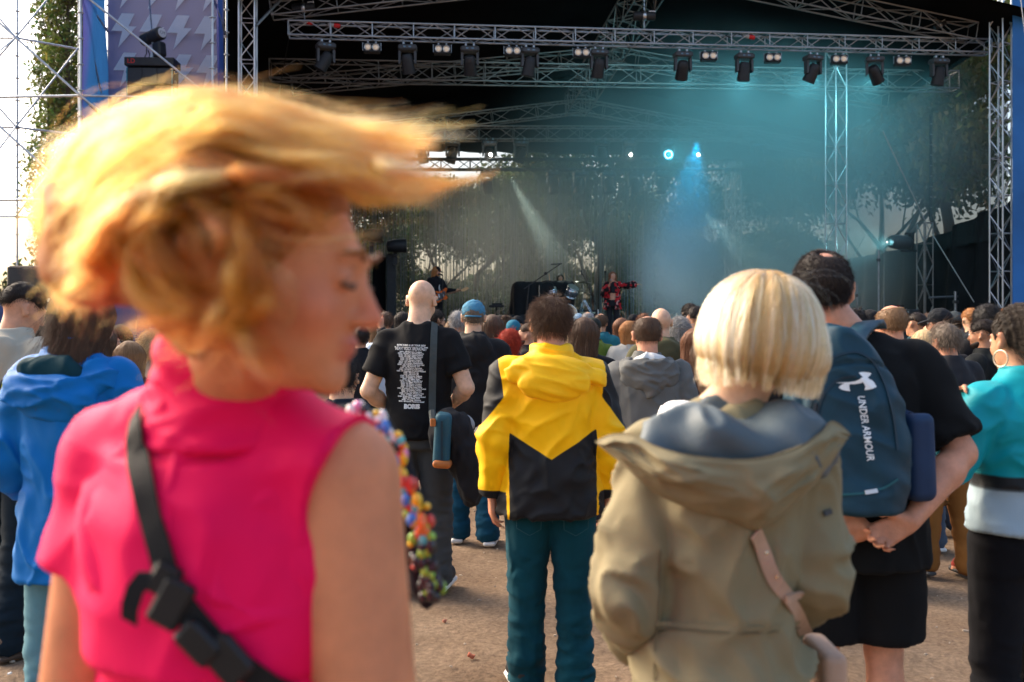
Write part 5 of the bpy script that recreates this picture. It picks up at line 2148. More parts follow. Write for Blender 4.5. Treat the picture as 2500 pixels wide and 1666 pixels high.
        HD.ell(g, (0, -.024, .026), (.08 + ex, .098 + ex, .09 + ex), k=0)
        if hs == 'curly':
            HD.ell(g, (0, -.06, -.06), (.085, .06, .07), k=.03)
        if hs == 'bun':
            HD.ell(g, (0, -.1, .1), (.04, .04, .035), k=.01)
        HD.half(g, (0, .06, .035), (0, .92, -.42), .02)
        HD.half(g, (0, -.05, -.11 if hs == 'curly' else -.06), (0, .1, -1), .02)
        HD.ell(g, (0, .11, -.06), (.066, .09, .11), k=.01, op='s')
        L, lift, curl, wob = .05, .01, (.008 if hs != 'bun' else 0), .7
    if g is not None:
        V, Fq = g.surf(hh)
        N = vnormals(V, Fq)
        V = V + N * ((fbm(HD.loc(V) * np.array([60, 60, 22]), seed + 5, 2) - .5) * (.008 if hs not in ('crop', 'balding') else .003))[:, None]
        ho = part('hair', V, Fq, hb)
        if ns:
            strands('hair_strands', grow(V, Fq, ns, flow, L, lift, seed, 5, curl, wob), sr, hm, ho)
    if sp.get('cap'):
        ct, cc = sp['cap']
        cm = cloth('cap%s' % str(cc), cc, .8)
        g = SDF()
        if ct == 'beanie':
            HD.ell(g, (0, -.015, .045), (.09, .108, .092), k=0)
            HD.half(g, (0, 0, .0), (0, .1, -1), .01)
        else:
            HD.ell(g, (0, -.012, .04), (.087, .104, .088), k=0)
            HD.half(g, (0, 0, .006), (0, -.08, -1), .006)
            if ct == 'cap':
                HD.ell(g, (0, .115, .018), (.07, .075, .012), (-.18, 0, 0), k=.01)
            if ct == 'army':
                HD.ell(g, (0, .1, .012), (.066, .06, .010), (-.25, 0, 0), k=.01)
                HD.ell(g, (0, -.12, -.0), (.042, .05, .034), k=.006, op='s')
        V, Fq = g.surf(min(hh, .008))
        N = vnormals(V, Fq)
        V = fold(V, N, .004, (22, 22, 22), seed)
        co = part('cap' if ct != 'beanie' else 'beanie', V, Fq, cm)
        if ct == 'army':
            mb = MB()
            for i in range(10):
                a0 = -PI / 2 - .62 + 1.24 * i / 9
                pass
            pts = [HD.p(.088 * math.cos(a) * 1.0, -.012 + .106 * math.sin(a), .0) for a in np.linspace(-PI / 2 - .7, -PI / 2 + .7, 11)]
            mb.tube(pts, .0075, 6)
            mb.build('strap', cm, smooth=True).parent = co
    if sp.get('glasses'):
        mb = MB()
        for q in (-1, 1):
            pts = [HD.p(.031 * q + .024 * math.cos(a), .108, .006 + .018 * math.sin(a)) for a in np.linspace(0, 2 * PI, 17)]
            mb.tube(pts, .0018, 5, cap=False)
            mb.tube([HD.p(.054 * q, .108, .01), HD.p(.08 * q, .06, .012), HD.p(.084 * q, -.01, .01)], .0018, 5)
        mb.tube([HD.p(-.008, .11, .008), HD.p(.008, .11, .008)], .0018, 5)
        mb.build('spectacles', BLACK).parent = body
    if sp.get('eyes'):
        for q in (-1, 1):
            eb = MB().lathe([(0, -.0115), (.006, -.0098), (.0104, -.005), (.0115, 0), (.0104, .005), (.006, .0098), (0, .0115)], 12)
            eo = eb.build('eye', M('eyeball', (.7, .68, .66), .2, var=.02), smooth=True)
            eo.parent = body
            eo.matrix_basis = Matrix.Translation(HD.p(.031 * q, .0835, .007))
            ir = MB().lathe([(.0055, 0), (.004, .0012), (0, .0014)], 12, Matrix.Translation(HD.p(.031 * q, .0945, .007)) @ (HD.R @ Matrix.Rotation(-PI / 2, 3, 'X')).to_4x4())
            ir.build('iris', M('iris', (.03, .02, .015), .2)).parent = eo
    if sp.get('brows'):
        for q in (-1, 1):
            MB().tube([HD.p(.014 * q, .098, .026), HD.p(.032 * q, .098, .031), HD.p(.05 * q, .086, .026)], [.003, .0035, .0015], 6).build('eyebrow', hb).parent = body
    if sp.get('beard'):
        g = SDF()
        HD.ell(g, (0, .05, -.075), (.056, .056, .05), k=0)
        HD.ell(g, (0, .03, -.06), (.066, .05, .05), k=.02)
        HD.ell(g, (0, .1, -.062), (.02, .03, .012), k=.008, op='s')
        HD.half(g, (0, 0, -.04), (0, .35, 1), .01)
        V, Fq = g.surf(hh)
        part('beard', V, Fq, hb)
    del body['hd']
    return body, HD, topo


def stand_at(px, top, Y):
    """Ground position and body height of a person whose crown shows at (px, top)."""
    return Vector(((px - 1250) / F * Y, Y, 0)), HC + (HY - top) / F * Y


def mesh_np(o):
    me = o.data
    V = np.empty(len(me.vertices) * 3, dtype=np.float32)
    me.vertices.foreach_get('co', V)
    L = np.empty(len(me.loops), dtype=np.int32)
    me.loops.foreach_get('vertex_index', L)
    return V.reshape(-1, 3).astype(float), L.reshape(-1, 4)


def bvh_of(o, mw):
    V, Fq = mesh_np(o)
    m = np.array(mw)
    W = V @ m[:3, :3].T + m[:3, 3]
    return BVHTree.FromPolygons(W.tolist(), Fq.tolist())


def hit(bvhs, px, py):
    d = Vector(((px - 1250) / F, 1, -(py - HY) / F)).normalized()
    best = None
    for b in bvhs:
        q, n, _, dist = b.ray_cast(Vector((0, 0, HC)), d)
        if q is not None and (best is None or dist < best[2]):
            best = (q, n, dist)
    return best


def ribbon(name, bvhs, pxs, width, thick, mat, parent=None, lift=.004, sub=6, default_y=None):
    """A strap lying on the surfaces seen at the given photo points."""
    P3, N3 = [], []
    pts = [pxs[0]]
    for a, b in zip(pxs[:-1], pxs[1:]):
        for i in range(1, sub + 1):
            pts.append((a[0] + (b[0] - a[0]) * i / sub, a[1] + (b[1] - a[1]) * i / sub))
    for px, py in pts:
        h_ = hit(bvhs, px, py)
        if h_:
            P3.append(h_[0])
            N3.append(h_[1])
    if len(P3) < 2:
        return None
    P3 = np.array([tuple(p) for p in P3])
    N3 = np.array([tuple(p) for p in N3])
    for _ in range(4):
        P3[1:-1] = (P3[:-2] + 2 * P3[1:-1] + P3[2:]) / 4
        N3[1:-1] = (N3[:-2] + 2 * N3[1:-1] + N3[2:]) / 4
    V, Fc = [], []
    for i in range(len(P3)):
        t = P3[min(i + 1, len(P3) - 1)] - P3[max(i - 1, 0)]
        t /= np.linalg.norm(t)
        n = N3[i] - t * (N3[i] @ t)
        n /= np.linalg.norm(n)
        s = np.cross(t, n)
        c = P3[i] + n * lift
        V += [c - s * width / 2, c + s * width / 2, c + s * width / 2 + n * thick, c - s * width / 2 + n * thick]
        if i:
            k = 4 * i
            for a, b in ((0, 1), (1, 2), (2, 3), (3, 0)):
                Fc.append((k - 4 + a, k + a, k + b, k - 4 + b)[::-1])
    Fc += [(0, 1, 2, 3), tuple(len(V) - 4 + i for i in (3, 2, 1, 0))]
    o = link(name, mesh(name, V, Fc, mat))
    if parent is not None:
        o.parent = parent
        o.matrix_parent_inverse = parent.matrix_basis.inverted()
    return o


def print_on(name, topo, me, mw, off=.0022):
    """Lay a flat mesh (x right, y up as seen from behind, local units of the wearer) onto the back of a garment."""
    V, Fq = mesh_np(topo)
    b = BVHTree.FromPolygons(V.tolist(), Fq.tolist())
    for v in me.vertices:
        p = mw @ v.co
        q, n, _, _ = b.ray_cast(Vector((p.x, -1.0, p.y)), Vector((0, 1, 0)))
        v.co = Vector((p.x, (q.y if q is not None else -.13) - off, p.y))
    me.update()
    o = link(name, me)
    o.parent = topo
    return o

# ------------------------------------------------------------------ the crowd further back
K = (.012, .012, .014)
NV = (.012, .018, .03)
crowd = [
    # px, crown row, depth, yaw, spec, label
    (921, 788, 10.8, .0, dict(hair='bob', hcol='lightbrown', fem=True, top='hoodie', tcol=(.52, .58, .64), head=(-.1, 0, 0), arms=('down', 'down')), 'person in a pale blue hoodie beyond the dancing person\'s chin'),
    (942, 764, 12.0, .05, dict(hair='short', hcol='brown', tcol=(.02, .10, .25), head=(-.2, 0, 0)), 'person in a blue jacket left of the black tour shirt'),
    (982, 764, 12.6, .2, dict(hair='mid', hcol='dark', fem=True, tcol=(.05, .035, .03)), 'person in a brown top half hidden left of the tour shirt wearer'),
    (1064, 758, 12.5, -1.1, dict(hair='short', hcol='dark', tcol=K, beard=1, eyes=1, brows=1, skin='a'), 'person in profile just right of the tour shirt wearer\'s head'),
    (1119, 762, 10.4, -.1, dict(hair='short', hcol='grey', tcol=(.03, .045, .07), skin='b'), 'person in a slate jacket left of the blue army cap'),
    (1100, 786, 11.6, .1, dict(hair='crop', hcol='lightbrown', tcol=(.05, .06, .09)), 'person low between the tour shirt wearer and the blue army cap'),
    (1203, 772, 9.0, .1, dict(hair='long', hcol='brown', fem=True, tcol=(.05, .04, .04)), 'person in a dark brown top right of the blue army cap'),
    (1222, 772, 13.5, .0, dict(hair='long', hcol='dark', fem=True, tcol=K), 'person in black far back beside the army cap wearer'),
    (1238, 774, 12.3, -.2, dict(hair='bun', hcol='brown', fem=True, tcol=K), 'person in black behind the teal beanie cap'),
    (1262, 774, 14.0, .0, dict(hair='none', cap=('cap', K), tcol=K), 'person in a black cap far back left of the yellow jacket'),
    (1254, 786, 11.0, .0, dict(hair='crop', hcol='brown', cap=('beanie', (.02, .13, .20)), tcol=K), 'person in a teal round cap left of the yellow jacket'),
    (1243, 812, 8.7, .0, dict(hair='curly', hcol='red', fem=True, tcol=(.06, .01, .012)), 'person in a dark red top low beside the yellow hood'),
    (1288, 792, 9.6, 1.3, dict(hair='fade', hcol='brown', tcol=K, beard=1, eyes=1, brows=1), 'person in black turned left beside the yellow jacket'),
    (1424, 780, 6.6, .15, dict(hair='long', hcol='brown', fem=True, tcol=K, bcol=(.03, .03, .034), shoe=(K, K), head=(-.2, 0, 0)), 'person in black standing right behind the yellow jacket\'s shoulder'),
    (1404, 822, 7.4, -.8, dict(hair='curly', hcol='blond', fem=True, tcol=(.3, .26, .22), eyes=1), 'person turned right low beside the yellow hood'),
    (1411, 768, 15.0, .0, dict(hair='none', cap=('cap', (.30, .42, .52)), tcol=NV), 'person in a pale blue cap far back before the drums'),
    (1436, 762, 13.8, .1, dict(hair='balding', hcol='grey', tcol=(.06, .06, .07)), 'person in grey far back between drums and singer'),
    (1466, 766, 12.0, -.4, dict(hair='balding', hcol='brown', tcol=(.02, .13, .16), top='hoodie'), 'person in a teal hooded jacket below the singer'),
    (1450, 781, 10.6, -.15, dict(hair='crop', hcol='black', cap=('beanie', (.015, .02, .018)), tcol=(.11, .17, .03), top='hoodie', h=.010), 'person in a green hooded jacket and black cap'),
    (1515, 779, 12.2, .1, dict(hair='long', hcol='auburn', fem=True, tcol=(.06, .03, .09)), 'person in a purple top right below the singer'),
    (1534, 787, 10.5, .2, dict(hair='bob', hcol='ginger', fem=True, tcol=(.45, .42, .36)), 'person in a cream jacket left of the grey hoodie'),
    (1545, 770, 15.0, .0, dict(hair='none', cap=('cap', K), tcol=K), 'person in a black cap far back right of the singer'),
    (1616, 753, 7.5, .05, dict(hair='none', skin='c', tcol=(.075, .07, .035), top='jacket', w=1.05, hood=True, arms=('front', 'front'), h=.010), 'person in an olive green jacket behind the grey hoodie'),
    (1570, 768, 13, .0, dict(hair='short', hcol='auburn', tcol=K), 'far person in black just left of the olive jacket'),
    (1660, 782, 8.9, .2, dict(hair='curly', hcol='grey', fem=True, tcol=K), 'person in black between olive jacket and khaki coat'),
    (1697, 750, 9.8, -.25, dict(hair='fade', hcol='dark', tcol=(.30, .33, .36), top='hoodie'), 'person in a light grey hoodie left of the khaki coat'),
    (1686, 743, 12.0, .0, dict(hair='short', hcol='dark', tcol=K), 'far person in black behind the light grey hoodie'),
    (1692, 806, 7.0, .2, dict(hair='long', hcol='auburn', fem=True, tcol=NV), 'person in navy squeezed beside the khaki parka'),
    (1765, 800, 3.3, .1, dict(hair='bob', fem=True, tcol=(.62, .62, .62), arms=('front', 'front'), hide=1), 'person in a white top almost hidden behind the khaki coat'),
    (2085, 756, 8.0, .0, dict(hair='short', hcol='black', tcol=K), 'person with dark clothes just right of the backpack wearer\'s ear'),
    (2126, 760, 9.4, .0, dict(hair='crop', hcol='black', cap=('cap', K), tcol=K), 'person in a black cap behind the person with spectacles in navy'),
    (2148, 765, 10.6, .4, dict(hair='mid', hcol='brown', fem=True, tcol=(.1, .07, .05)), 'person in a brown jacket behind the person with spectacles in navy'),
    (2180, 746, 6.0, .45, dict(hair='balding', hcol='lightbrown', skin='e', tcol=NV, glasses=1, h=.010, ns=1800, bcol=(.02, .035, .05), shoe=(K, (.12, .12, .12))), 'person with spectacles in navy right of the backpack wearer'),
    (2236, 766, 9.6, .5, dict(hair='fade', hcol='dark', tcol=(.02, .05, .06)), 'person in dark teal with hand on chin in the right crowd'),
    (2262, 768, 11.5, .2, dict(hair='short', hcol='brown', tcol=K), 'far person in black behind the dark teal top'),
    (2268, 792, 9.0, .2, dict(hair='none', skin='e', tcol=(.55, .55, .55)), 'person in a white tee half hidden in the right crowd'),
    (2297, 757, 8.8, .9, dict(hair='crop', hcol='black', cap=('cap', (.012, .014, .018)), tcol=K, glasses=1, eyes=1, beard=0), 'person in a black baseball cap and sunglasses turned left'),
    (2328, 764, 10.5, .3, dict(hair='crop', hcol='dark', cap=('cap', (.035, .045, .05)), tcol=K), 'person in a faded dark cap right of the black cap'),
    (2302, 790, 7.6, .1, dict(hair='long', hcol='brown', fem=True, tcol=(.06, .05, .045)), 'person in brown behind the black quilted jacket'),
    (2252, 810, 7.0, .1, dict(hair='long', hcol='blond', fem=True, tcol=(.1, .09, .08), ns=1500, bcol=(.05, .07, .1)), 'person in beige left of the black quilted jacket'),
    (2314, 794, 6.3, .35, dict(hair='short', hcol='greybrown', skin='e', top='quilt', tcol=(.020, .021, .025), h=.010, ns=1800, w=1.04, bcol=(.24, .10, .025), shoe=((.3, .03, .02), (.05, .05, .05)), stance=(.1, -.06)), 'person in a black quilted jacket and rust brown trousers'),
    (2338, 771, 11.0, .5, dict(hair='short', hcol='grey', tcol=K), 'person in black with spectacles far back at right'),
    (2372, 756, 10.2, -.1, dict(hair='fade', hcol='ginger', top='hoodie', tcol=(.013, .015, .02)), 'person in a black hoodie left of the orange beanie'),
    (2407, 754, 9.0, .0, dict(hair='afro', hcol='black', skin='d', tcol=K), 'person in black under the front right tower'),
    (2403, 783, 7.4, .75, dict(hair='fade', hcol='dark', skin='b', beard=1, top='hoodie', tcol=(.010, .012, .013), eyes=1, h=.010), 'person in a black hoodie left of the turquoise jacket'),
    (2456, 758, 9.6, .0, dict(hair='crop', hcol='dark', cap=('beanie', (.62, .17, .02)), tcol=K), 'person in an orange beanie behind the turquoise jacket'),
    (2488, 754, 11.0, .1, dict(hair='short', hcol='auburn', tcol=K), 'far person in black at the right edge'),
    (110, 770, 6.2, -.2, dict(hair='short', hcol='black', skin='b', tcol=(.03, .04, .045), top='jacket'), 'person in a dark grey jacket between beige and blue jackets'),
    (258, 803, 6.9, -.75, dict(hair='long', hcol='brown', fem=True, glasses=1, tcol=(.05, .03, .02), eyes=1), 'person with spectacles turned right behind the blue jacket'),
    (292, 797, 8.2, .0, dict(hair='mid', hcol='dark', fem=True, tcol=K), 'person in black behind the person in brown jacket'),
    (320, 838, 6.0, .0, dict(hair='bob', hcol='lightbrown', fem=True, tcol=(.045, .028, .026), ns=2600, h=.010), 'person in a dark brown jacket between blue jacket and pink top'),
    (372, 815, 7.2, -.3, dict(hair='curly', hcol='blond', fem=True, tcol=(.3, .25, .2)), 'person in beige beside the pink collar'),
    (415, 800, 8.4, .1, dict(hair='short', hcol='lightbrown', tcol=(.12, .13, .2)), 'person in greyish blue behind the pink collar'),
    (880, 800, 9.8, .0, dict(hair='short', hcol='dark', tcol=K, arms=('down', 'raise')), 'person in black raising a hand by the dancing person\'s mouth'),
    (835, 870, 4.2, .0, dict(hair='short', hcol='black', tcol=(.012, .017, .026), arms=('front', 'front'), h=.012), 'person in a dark navy jacket behind the dancing person\'s chin'),
]
for i, (px, top, Y, yaw, sp, lab) in enumerate(crowd):
    if sp is None:
        continue
    loc, H = stand_at(px, top, Y)
    sp = dict(sp)
    sp.pop('hide', None)
    sp.setdefault('h', .013 if Y < 8 else .018)
    sp.setdefault('zf', 1.47)
    sp.setdefault('sh', .032 if Y > 7.7 else .016)
    sp.setdefault('hc', .05)
    sp.setdefault('th', .032 if Y < 7.7 else .055)
    sp.setdefault('gzf', 1.15)
    sp.setdefault('gh', .019 if Y < 8 else .030)
    sp.setdefault('hh', .010 if Y < 9 else .014)
    sp.setdefault('ns', 2400 if Y < 9 else 1100)
    sp.setdefault('sr', .0010 * Y / 7)
    sp.setdefault('seed', 20 + i)
    sp.setdefault('skin', 'abce'[i % 4])
    sp.setdefault('bcol', [(.02, .03, .05), (.025, .025, .028), (.05, .07, .11), (.03, .03, .035)][i % 4])
    hd = sp.get('head', (0, 0, 0))
    sp['head'] = (hd[0] + .1 * math.sin(i * 2.3), hd[1] - .05 + .06 * math.sin(i * 1.7), hd[2] + .07 * math.sin(i * 3.1))
    sp.setdefault('arms', [('front', 'front'), ('down', 'down'), ('pocket', 'pocket'), ('down', 'front')][i % 4])
    b, hd_, tp = build_person('person', loc, yaw, H, sp)
    tag(b, lab, 'person', 'festival crowd')

# ------------------------------------------------------------------ people closer to the camera
BLKC = (.010, .010, .011)


def smooth(e0, e1, x):
    t = np.clip((x - e0) / (e1 - e0), 0, 1)
    return t * t * (3 - 2 * t)


# yellow and black jacket -----------------------------------------------------------------------
YEL, YBK = np.array((.95, .50, .0)), np.array((.010, .011, .013))


def yellow_cols(V):
    """Signed distance to the colour edge, packed around .5."""
    x, y, z = V.T
    ax = np.abs(x)
    d0 = z - (1.055 + .62 * np.abs(x + .012))
    axis = np.interp(z, [.86, 1.13, 1.40], [.252, .238, .17])
    lim = np.interp(z, [.86, 1.0, 1.15, 1.30, 1.42, 1.46], [.2, .2, .11, .032, -.012, -.015])
    d1 = lim - (ax - axis)
    arm = smooth(.19, .21, ax - np.interp(z, [.8, 1.3, 1.45], [-.012, .0, .03]))
    d = d0 * (1 - arm) + d1 * arm
    d = np.where(ax > .2, np.minimum(d, z - .905), d)
    w = np.clip(.5 + d * 6, 0, 1)
    return np.stack([w, w, w], 1)


loc, H = stand_at(1351, 728, 4.3)
loc.x -= .012
yb, yhd, ytop = build_person('person', loc, .06, H, dict(
    h=.0075, hh=.007, gh=.008, th=.012, hc=.015, hair='short', hcol='brown', ns=9000, sr=.00045, skin='e', head=(.0, -.25, .03), seed=51, w=1.06, belly=.02, detail=True,
    top='jacket', e=.042, tmat=cloth('yellow_jacket', (.9, .5, 0), .6, attr='Col', wr=.6, wscale=11, var=.06, spec=.2, two=(tuple(YBK), tuple(YEL))), tcolor_fn=yellow_cols, bot=.80, fold=.016, ffr=(6.5, 6.5, 6),
    bcol=(.004, .045, .062), bmat=cloth('teal_jeans', (.004, .050, .070), .9, wr=.7, wscale=16, var=.35), arms=('down', 'down'), shoe=((.015, .015, .016), (.72, .70, .64)), stance=(.06, -.03)))
tag(yb, 'person in a yellow and black jacket and teal jeans seen from behind', 'person', 'festival crowd')


def yellow_hood(par):
    g = SDF()
    g.loft([(1.40, 0, -.035, .128, .115), (1.46, 0, -.03, .115, .105), (1.505, 0, -.02, .094, .092), (1.54, 0, -.012, .083, .083)], k=.02)
    g.ell((0, -.135, 1.44), (.165, .06, .062), (.4, 0, 0), k=.03)
    g.ell((.0, -.165, 1.375), (.150, .05, .075), (.25, 0, .0), k=.025)
    g.ell((.17, -.10, 1.41), (.07, .05, .045), (.2, .3, -.4), k=.03)
    g.ell((-.14, -.11, 1.43), (.07, .05, .05), (.2, -.3, .4), k=.03)
    g.loft([(1.47, 0, -.01, .06, .062), (1.6, 0, -.012, .078, .076)], k=.008, op='s')
    V, Fq = g.surf(.007)
    N = vnormals(V, Fq)
    V = V + N * ((ridge(V * np.array([6, 9, 22]) + np.array([0, 0, 1]) * (V[:, :1] * 5), 8) - .6) * .030)[:, None]
    o = link('hood', mesh('hood', V, Fq, cloth('yellow_hood', tuple(YEL), .6, wr=.6, wscale=11, var=.06, spec=.3), True))
    o.parent = par


yellow_hood(yb)
# pocket stitching on the jeans
mb = MB()
tr = [c for c in yb.children if c.name.startswith('trousers')][0]
Vt, Ft = mesh_np(tr)
bt = BVHTree.FromPolygons(Vt.tolist(), Ft.tolist())


def stitch(pts, r=.0016):
    out = []
    for (a, b) in zip(pts[:-1], pts[1:]):
        for i in range(8):
            x, z = a[0] + (b[0] - a[0]) * i / 7, a[1] + (b[1] - a[1]) * i / 7
            q, n, _, _ = bt.ray_cast(Vector((x, -1, z)), Vector((0, 1, 0)))
            if q is not None:
                out.append(q + Vector((0, -.001, 0)))
    if len(out) > 2:
        mb.tube(out, r, 4)


for s_ in (-1, 1):
    stitch([(.045 * s_, .835), (.05 * s_, .74), (.10 * s_, .715), (.155 * s_, .745), (.158 * s_, .835)])
stitch([(0, .84), (.003, .76)])
mb.build('stitching', M('denim_thread', (.02, .09, .11), .8)).parent = tr


# bald man in a black tour shirt --------------------------------------------------------------
loc, H = stand_at(1022, 680, 5.95)
bb, bhd, btop = build_person('person', loc, -.05, H, dict(
    h=.0085, hh=.008, gh=.009, th=.012, hc=.014, hair='none', skin='c', head=(-.22, -.42, .02), seed=61, w=1.02, detail=True, top='tee', e=.024, tcol=BLKC, tmat=cloth('tour_shirt', (.0085, .0085, .0092), .92, wr=.6, wscale=9),
    fold=.009, ffr=(7, 7, 5), bot=.86, arms=(((.275, -.05, 1.12), (.16, .17, .98), (-.4, .8, -.2), (-.6, -.5, 0)), ((.275, -.06, 1.14), (.17, .17, 1.03), (-.3, .9, .0), (-.8, -.3, 0))), armr=1.05, sleeve=.66,
    bcol=(.055, .062, .066), shoe=((.02, .024, .03), (.68, .68, .66)), stance=(-.04, .06)))
tag(bb, 'person in a black tour shirt with white lettering on the back', 'person', 'festival crowd')
white_print = M('white_print', (.62, .62, .60), .8, var=.25, vscale=40)
lines = ['BORIS EURO & UK TOUR 2023', '"HEAVY ROCK BREAKFAST"', '29/04 - DE Karlsruhe, Dudefest', '30/04 - FR Paris, La Machine Electric', '02/05 - UK Cork, Cyprus Avenue', '03/05 - IE Dublin, Button Factory',
         '04/05 - UK Belfast, Black Box', '05/05 - UK Glasgow, Room 2', '06/05 - UK Leeds, Brudenell S.C.', '07/05 - UK London, Electrowerkz', '09/05 - DE Aschaffenburg, Colos Saal',
         '10/05 - BE Antwerp, Trix', '11/05 - NL Haarlem, Patronaat', '12/05 - DE Hamburg, Kulturpalast', '13/05 - DK Copenhagen, A Colossal Weekend', '15/05 - NO Oslo, Bla', '16/05 - NO Oslo, Bla',
         '17/05 - SE Stockholm, Debaser', '19/05 - FI Helsinki, Sonic Rites', '20/05 - EE Tallinn, Sveta', '21/05 - LV Riga, Tu Jau Zini Kur', '22/05 - LT Vilnius, NARAUTI', '23/05 - PL Warsaw, Proxima',
         '24/05 - PL Krakow, Kwadrat', '26/05 - AT Wien, Szene Wien', '27/05 - AT Innsbruck, Heart of Noise Festival', '28/05 - CH Fribourg, Fri-Son', '30/05 - IT Turin, Spazio 211', '31/05 - IT Bologna, Freakout Club',
         '01/06 - IT Milan, Legend Club', '02/06 - ES Barcelona, Primavera Sound', '03/06 - PT Lisbon, ZDB', '05/06 - PT Braga, Gnration', '08/06 - ES Madrid, Primavera Sound']
z = 1.382
for i, t_ in enumerate(lines):
    sz = .0125 if i == 0 else (.026 if i == 1 else .0098)
    me = text_mesh('tour_print', t_, sz, white_print, offset=.0006)
    xs = [v.co.x for v in me.vertices]
    fit = min(1, (.185 if i == 1 else .16) / (max(xs) - min(xs)))
    z -= .023 if i == 1 else (.0088 if i != 2 else .012)
    print_on('tour_print', btop, me, Matrix.Translation((-.022, z, 0)) @ Matrix.Rotation(-.03, 4, 'Z') @ Matrix.Diagonal((fit if i != 1 else fit, 1.0, 1, 1)))
me = text_mesh('band_logo', 'BORIS', .032, white_print, offset=.0025)
print_on('band_logo', btop, me, Matrix.Translation((-.018, z - .034, 0)))
# shoulder bag and the jacket hung over it
mwb = bb.matrix_basis
bvb = [bvh_of(btop, mwb)]
bag = empty('shoulder_bag', (0, 0, 0))
tealb = M('bag_teal', (.012, .075, .11), .6, var=.2, vscale=9, bump=.3, bscale=300)
tan = M('tan_leather', (.38, .12, .025), .55, var=.25, vscale=12)
strapm = M('webbing', (.055, .066, .064), .85, var=.2, vscale=20, bump=.5, bscale=500)
ribbon('strap', bvb, [(1060, 782), (1058, 830), (1056, 900), (1055, 960), (1054, 1010)], .042, .004, strapm, bag)
pb = P(1082, 1070, 5.66)
g = SDF().rbox(pb, (.095, .22, .30), .03, (0, .06, 0), k=0)
V, Fq = g.surf(.009)
link('bag_body', mesh('bag_body', V, Fq, tealb, True), bag)
g = SDF().rbox(pb + Vector((.0, -.01, -.135)), (.105, .24, .045), .02, (0, .06, 0), k=0)
V, Fq = g.surf(.009)
link('leather_base', mesh('leather_base', V, Fq, tan, True), bag)
MB().tube([P(1055, 1005, 5.62), P(1058, 1035, 5.56)], .02, 6).build('strap_end', strapm, bag)
MB().box(P(1057, 1032, 5.54), (.03, .012, .045), bev=.004).build('buckle', tan, bag)
MB().box(pb + Vector((.0, -.118, .0)), (.012, .006, .22)).build('zip', M('zip', (.01, .03, .045), .5), bag)
tag(bag, 'teal shoulder bag with tan leather corners at the tour shirt wearer\'s hip', 'bag')
# dark jacket draped over the bag
g = SDF()
q = P(1100, 1040, 5.72)
g.ell(q + Vector((.0, 0, .0)), (.10, .13, .09), k=0)
g.ell(q + Vector((.06, .02, -.14)), (.09, .12, .17), (0, -.25, 0), k=.06)
g.ell(q + Vector((.10, .02, -.30)), (.07, .10, .16), (0, -.15, 0), k=.06)
g.ell(q + Vector((-.045, -.02, -.05)), (.06, .1, .1), (0, .4, 0), k=.05)
V, Fq = g.surf(.010)
N = vnormals(V, Fq)
V = V + N * ((ridge(V * np.array([16, 10, 7]), 4) - .6) * .045)[:, None]
jk = link('spare_jacket', mesh('spare_jacket', V, Fq, cloth('spare_jacket', (.016, .016, .018), .9, wr=.6, wscale=12), True))
tag(jk, 'crumpled dark jacket slung over the teal shoulder bag', 'jacket')
g = SDF().ell(q + Vector((.07, .03, .02)), (.075, .03, .05), (0, .5, 0), k=0)
V, Fq = g.surf(.010)
link('grey_lining', mesh('grey_lining', V, Fq, cloth('grey_lining', (.32, .33, .34), .9), True)).parent = jk


# blue army cap -----------------------------------------------------------------------------------
loc, H = stand_at(1155, 738, 7.3)
o, _, _ = build_person('person', loc, .02, H, dict(h=.010, hh=.008, gh=.011, th=.014, hair='crop', hcol='greybrown', ns=1200, cap=('army', (.060, .20, .31)), top='hoodie', tcol=(.016, .0155, .016), skin='c',
                                                   seed=71, w=1.06, belly=.02, fold=.012, bot=.70, bcol=(.006, .055, .10), arms=('front', 'front'), shoe=((.01, .03, .045), (.7, .7, .68)), head=(0, -.06, .03), stance=(.0, -.1)))
tag(o, 'person in a blue army cap and black hooded jacket', 'person', 'festival crowd')


# grey hoodie ---------------------------------------------------------------------------------------
loc, H = stand_at(1581, 772, 5.6)
o, ghd, gtop = build_person('person', loc, -.03, H, dict(h=.009, hh=.008, gh=.0095, th=.012, hair='balding', hcol='brown', ns=3500, sr=.0005, top='jacket', e=.04, tmat=cloth('grey_marl', (.125, .127, .122), .95, wr=.25, wscale=9, var=.22),
                                                         skin='e', seed=81, w=1.08, belly=.03, bottom='shorts', bcol=(.008, .06, .075), arms=('front', 'front'), head=(.05, -.18, 0), fold=.011))
tag(o, 'person in a grey hoodie with white lined hood, head bowed', 'person', 'festival crowd')
g = SDF()
g.ell((0, -.12, 1.40), (.175, .075, .125), (.3, 0, 0), k=0)
g.ell((.11, -.05, 1.455), (.075, .07, .045), (0, .4, 0), k=.04)
g.ell((-.11, -.05, 1.455), (.075, .07, .045), (0, -.4, 0), k=.04)
g.cone((0, -.14, 1.36), (0, -.165, 1.29), .06, .03, .06)
g.ell((0, -.09, 1.47), (.115, .085, .09), (.4, 0, 0), k=.02, op='s')
g.loft([(1.45, 0, 0, .06, .065), (1.6, 0, 0, .08, .09)], k=.01, op='s')
V, Fq = g.surf(.008)
V = fold(V, vnormals(V, Fq), .012, (9, 9, 12), 5)
link('hood', mesh('hood', V, Fq, _mats['cloth_grey_marl'], True)).parent = o
g = SDF()
g.ell((0, -.098, 1.452), (.118, .068, .080), (.4, 0, 0), k=0)
g.loft([(1.43, 0, 0, .06, .065), (1.6, 0, 0, .075, .08)], k=.01, op='s')
V, Fq = g.surf(.008)
V = fold(V, vnormals(V, Fq), .012, (12, 9, 5), 6)
link('hood_lining', mesh('hood_lining', V, Fq, cloth('white_lining', (.56, .56, .55), .9, wr=.3), True)).parent = o


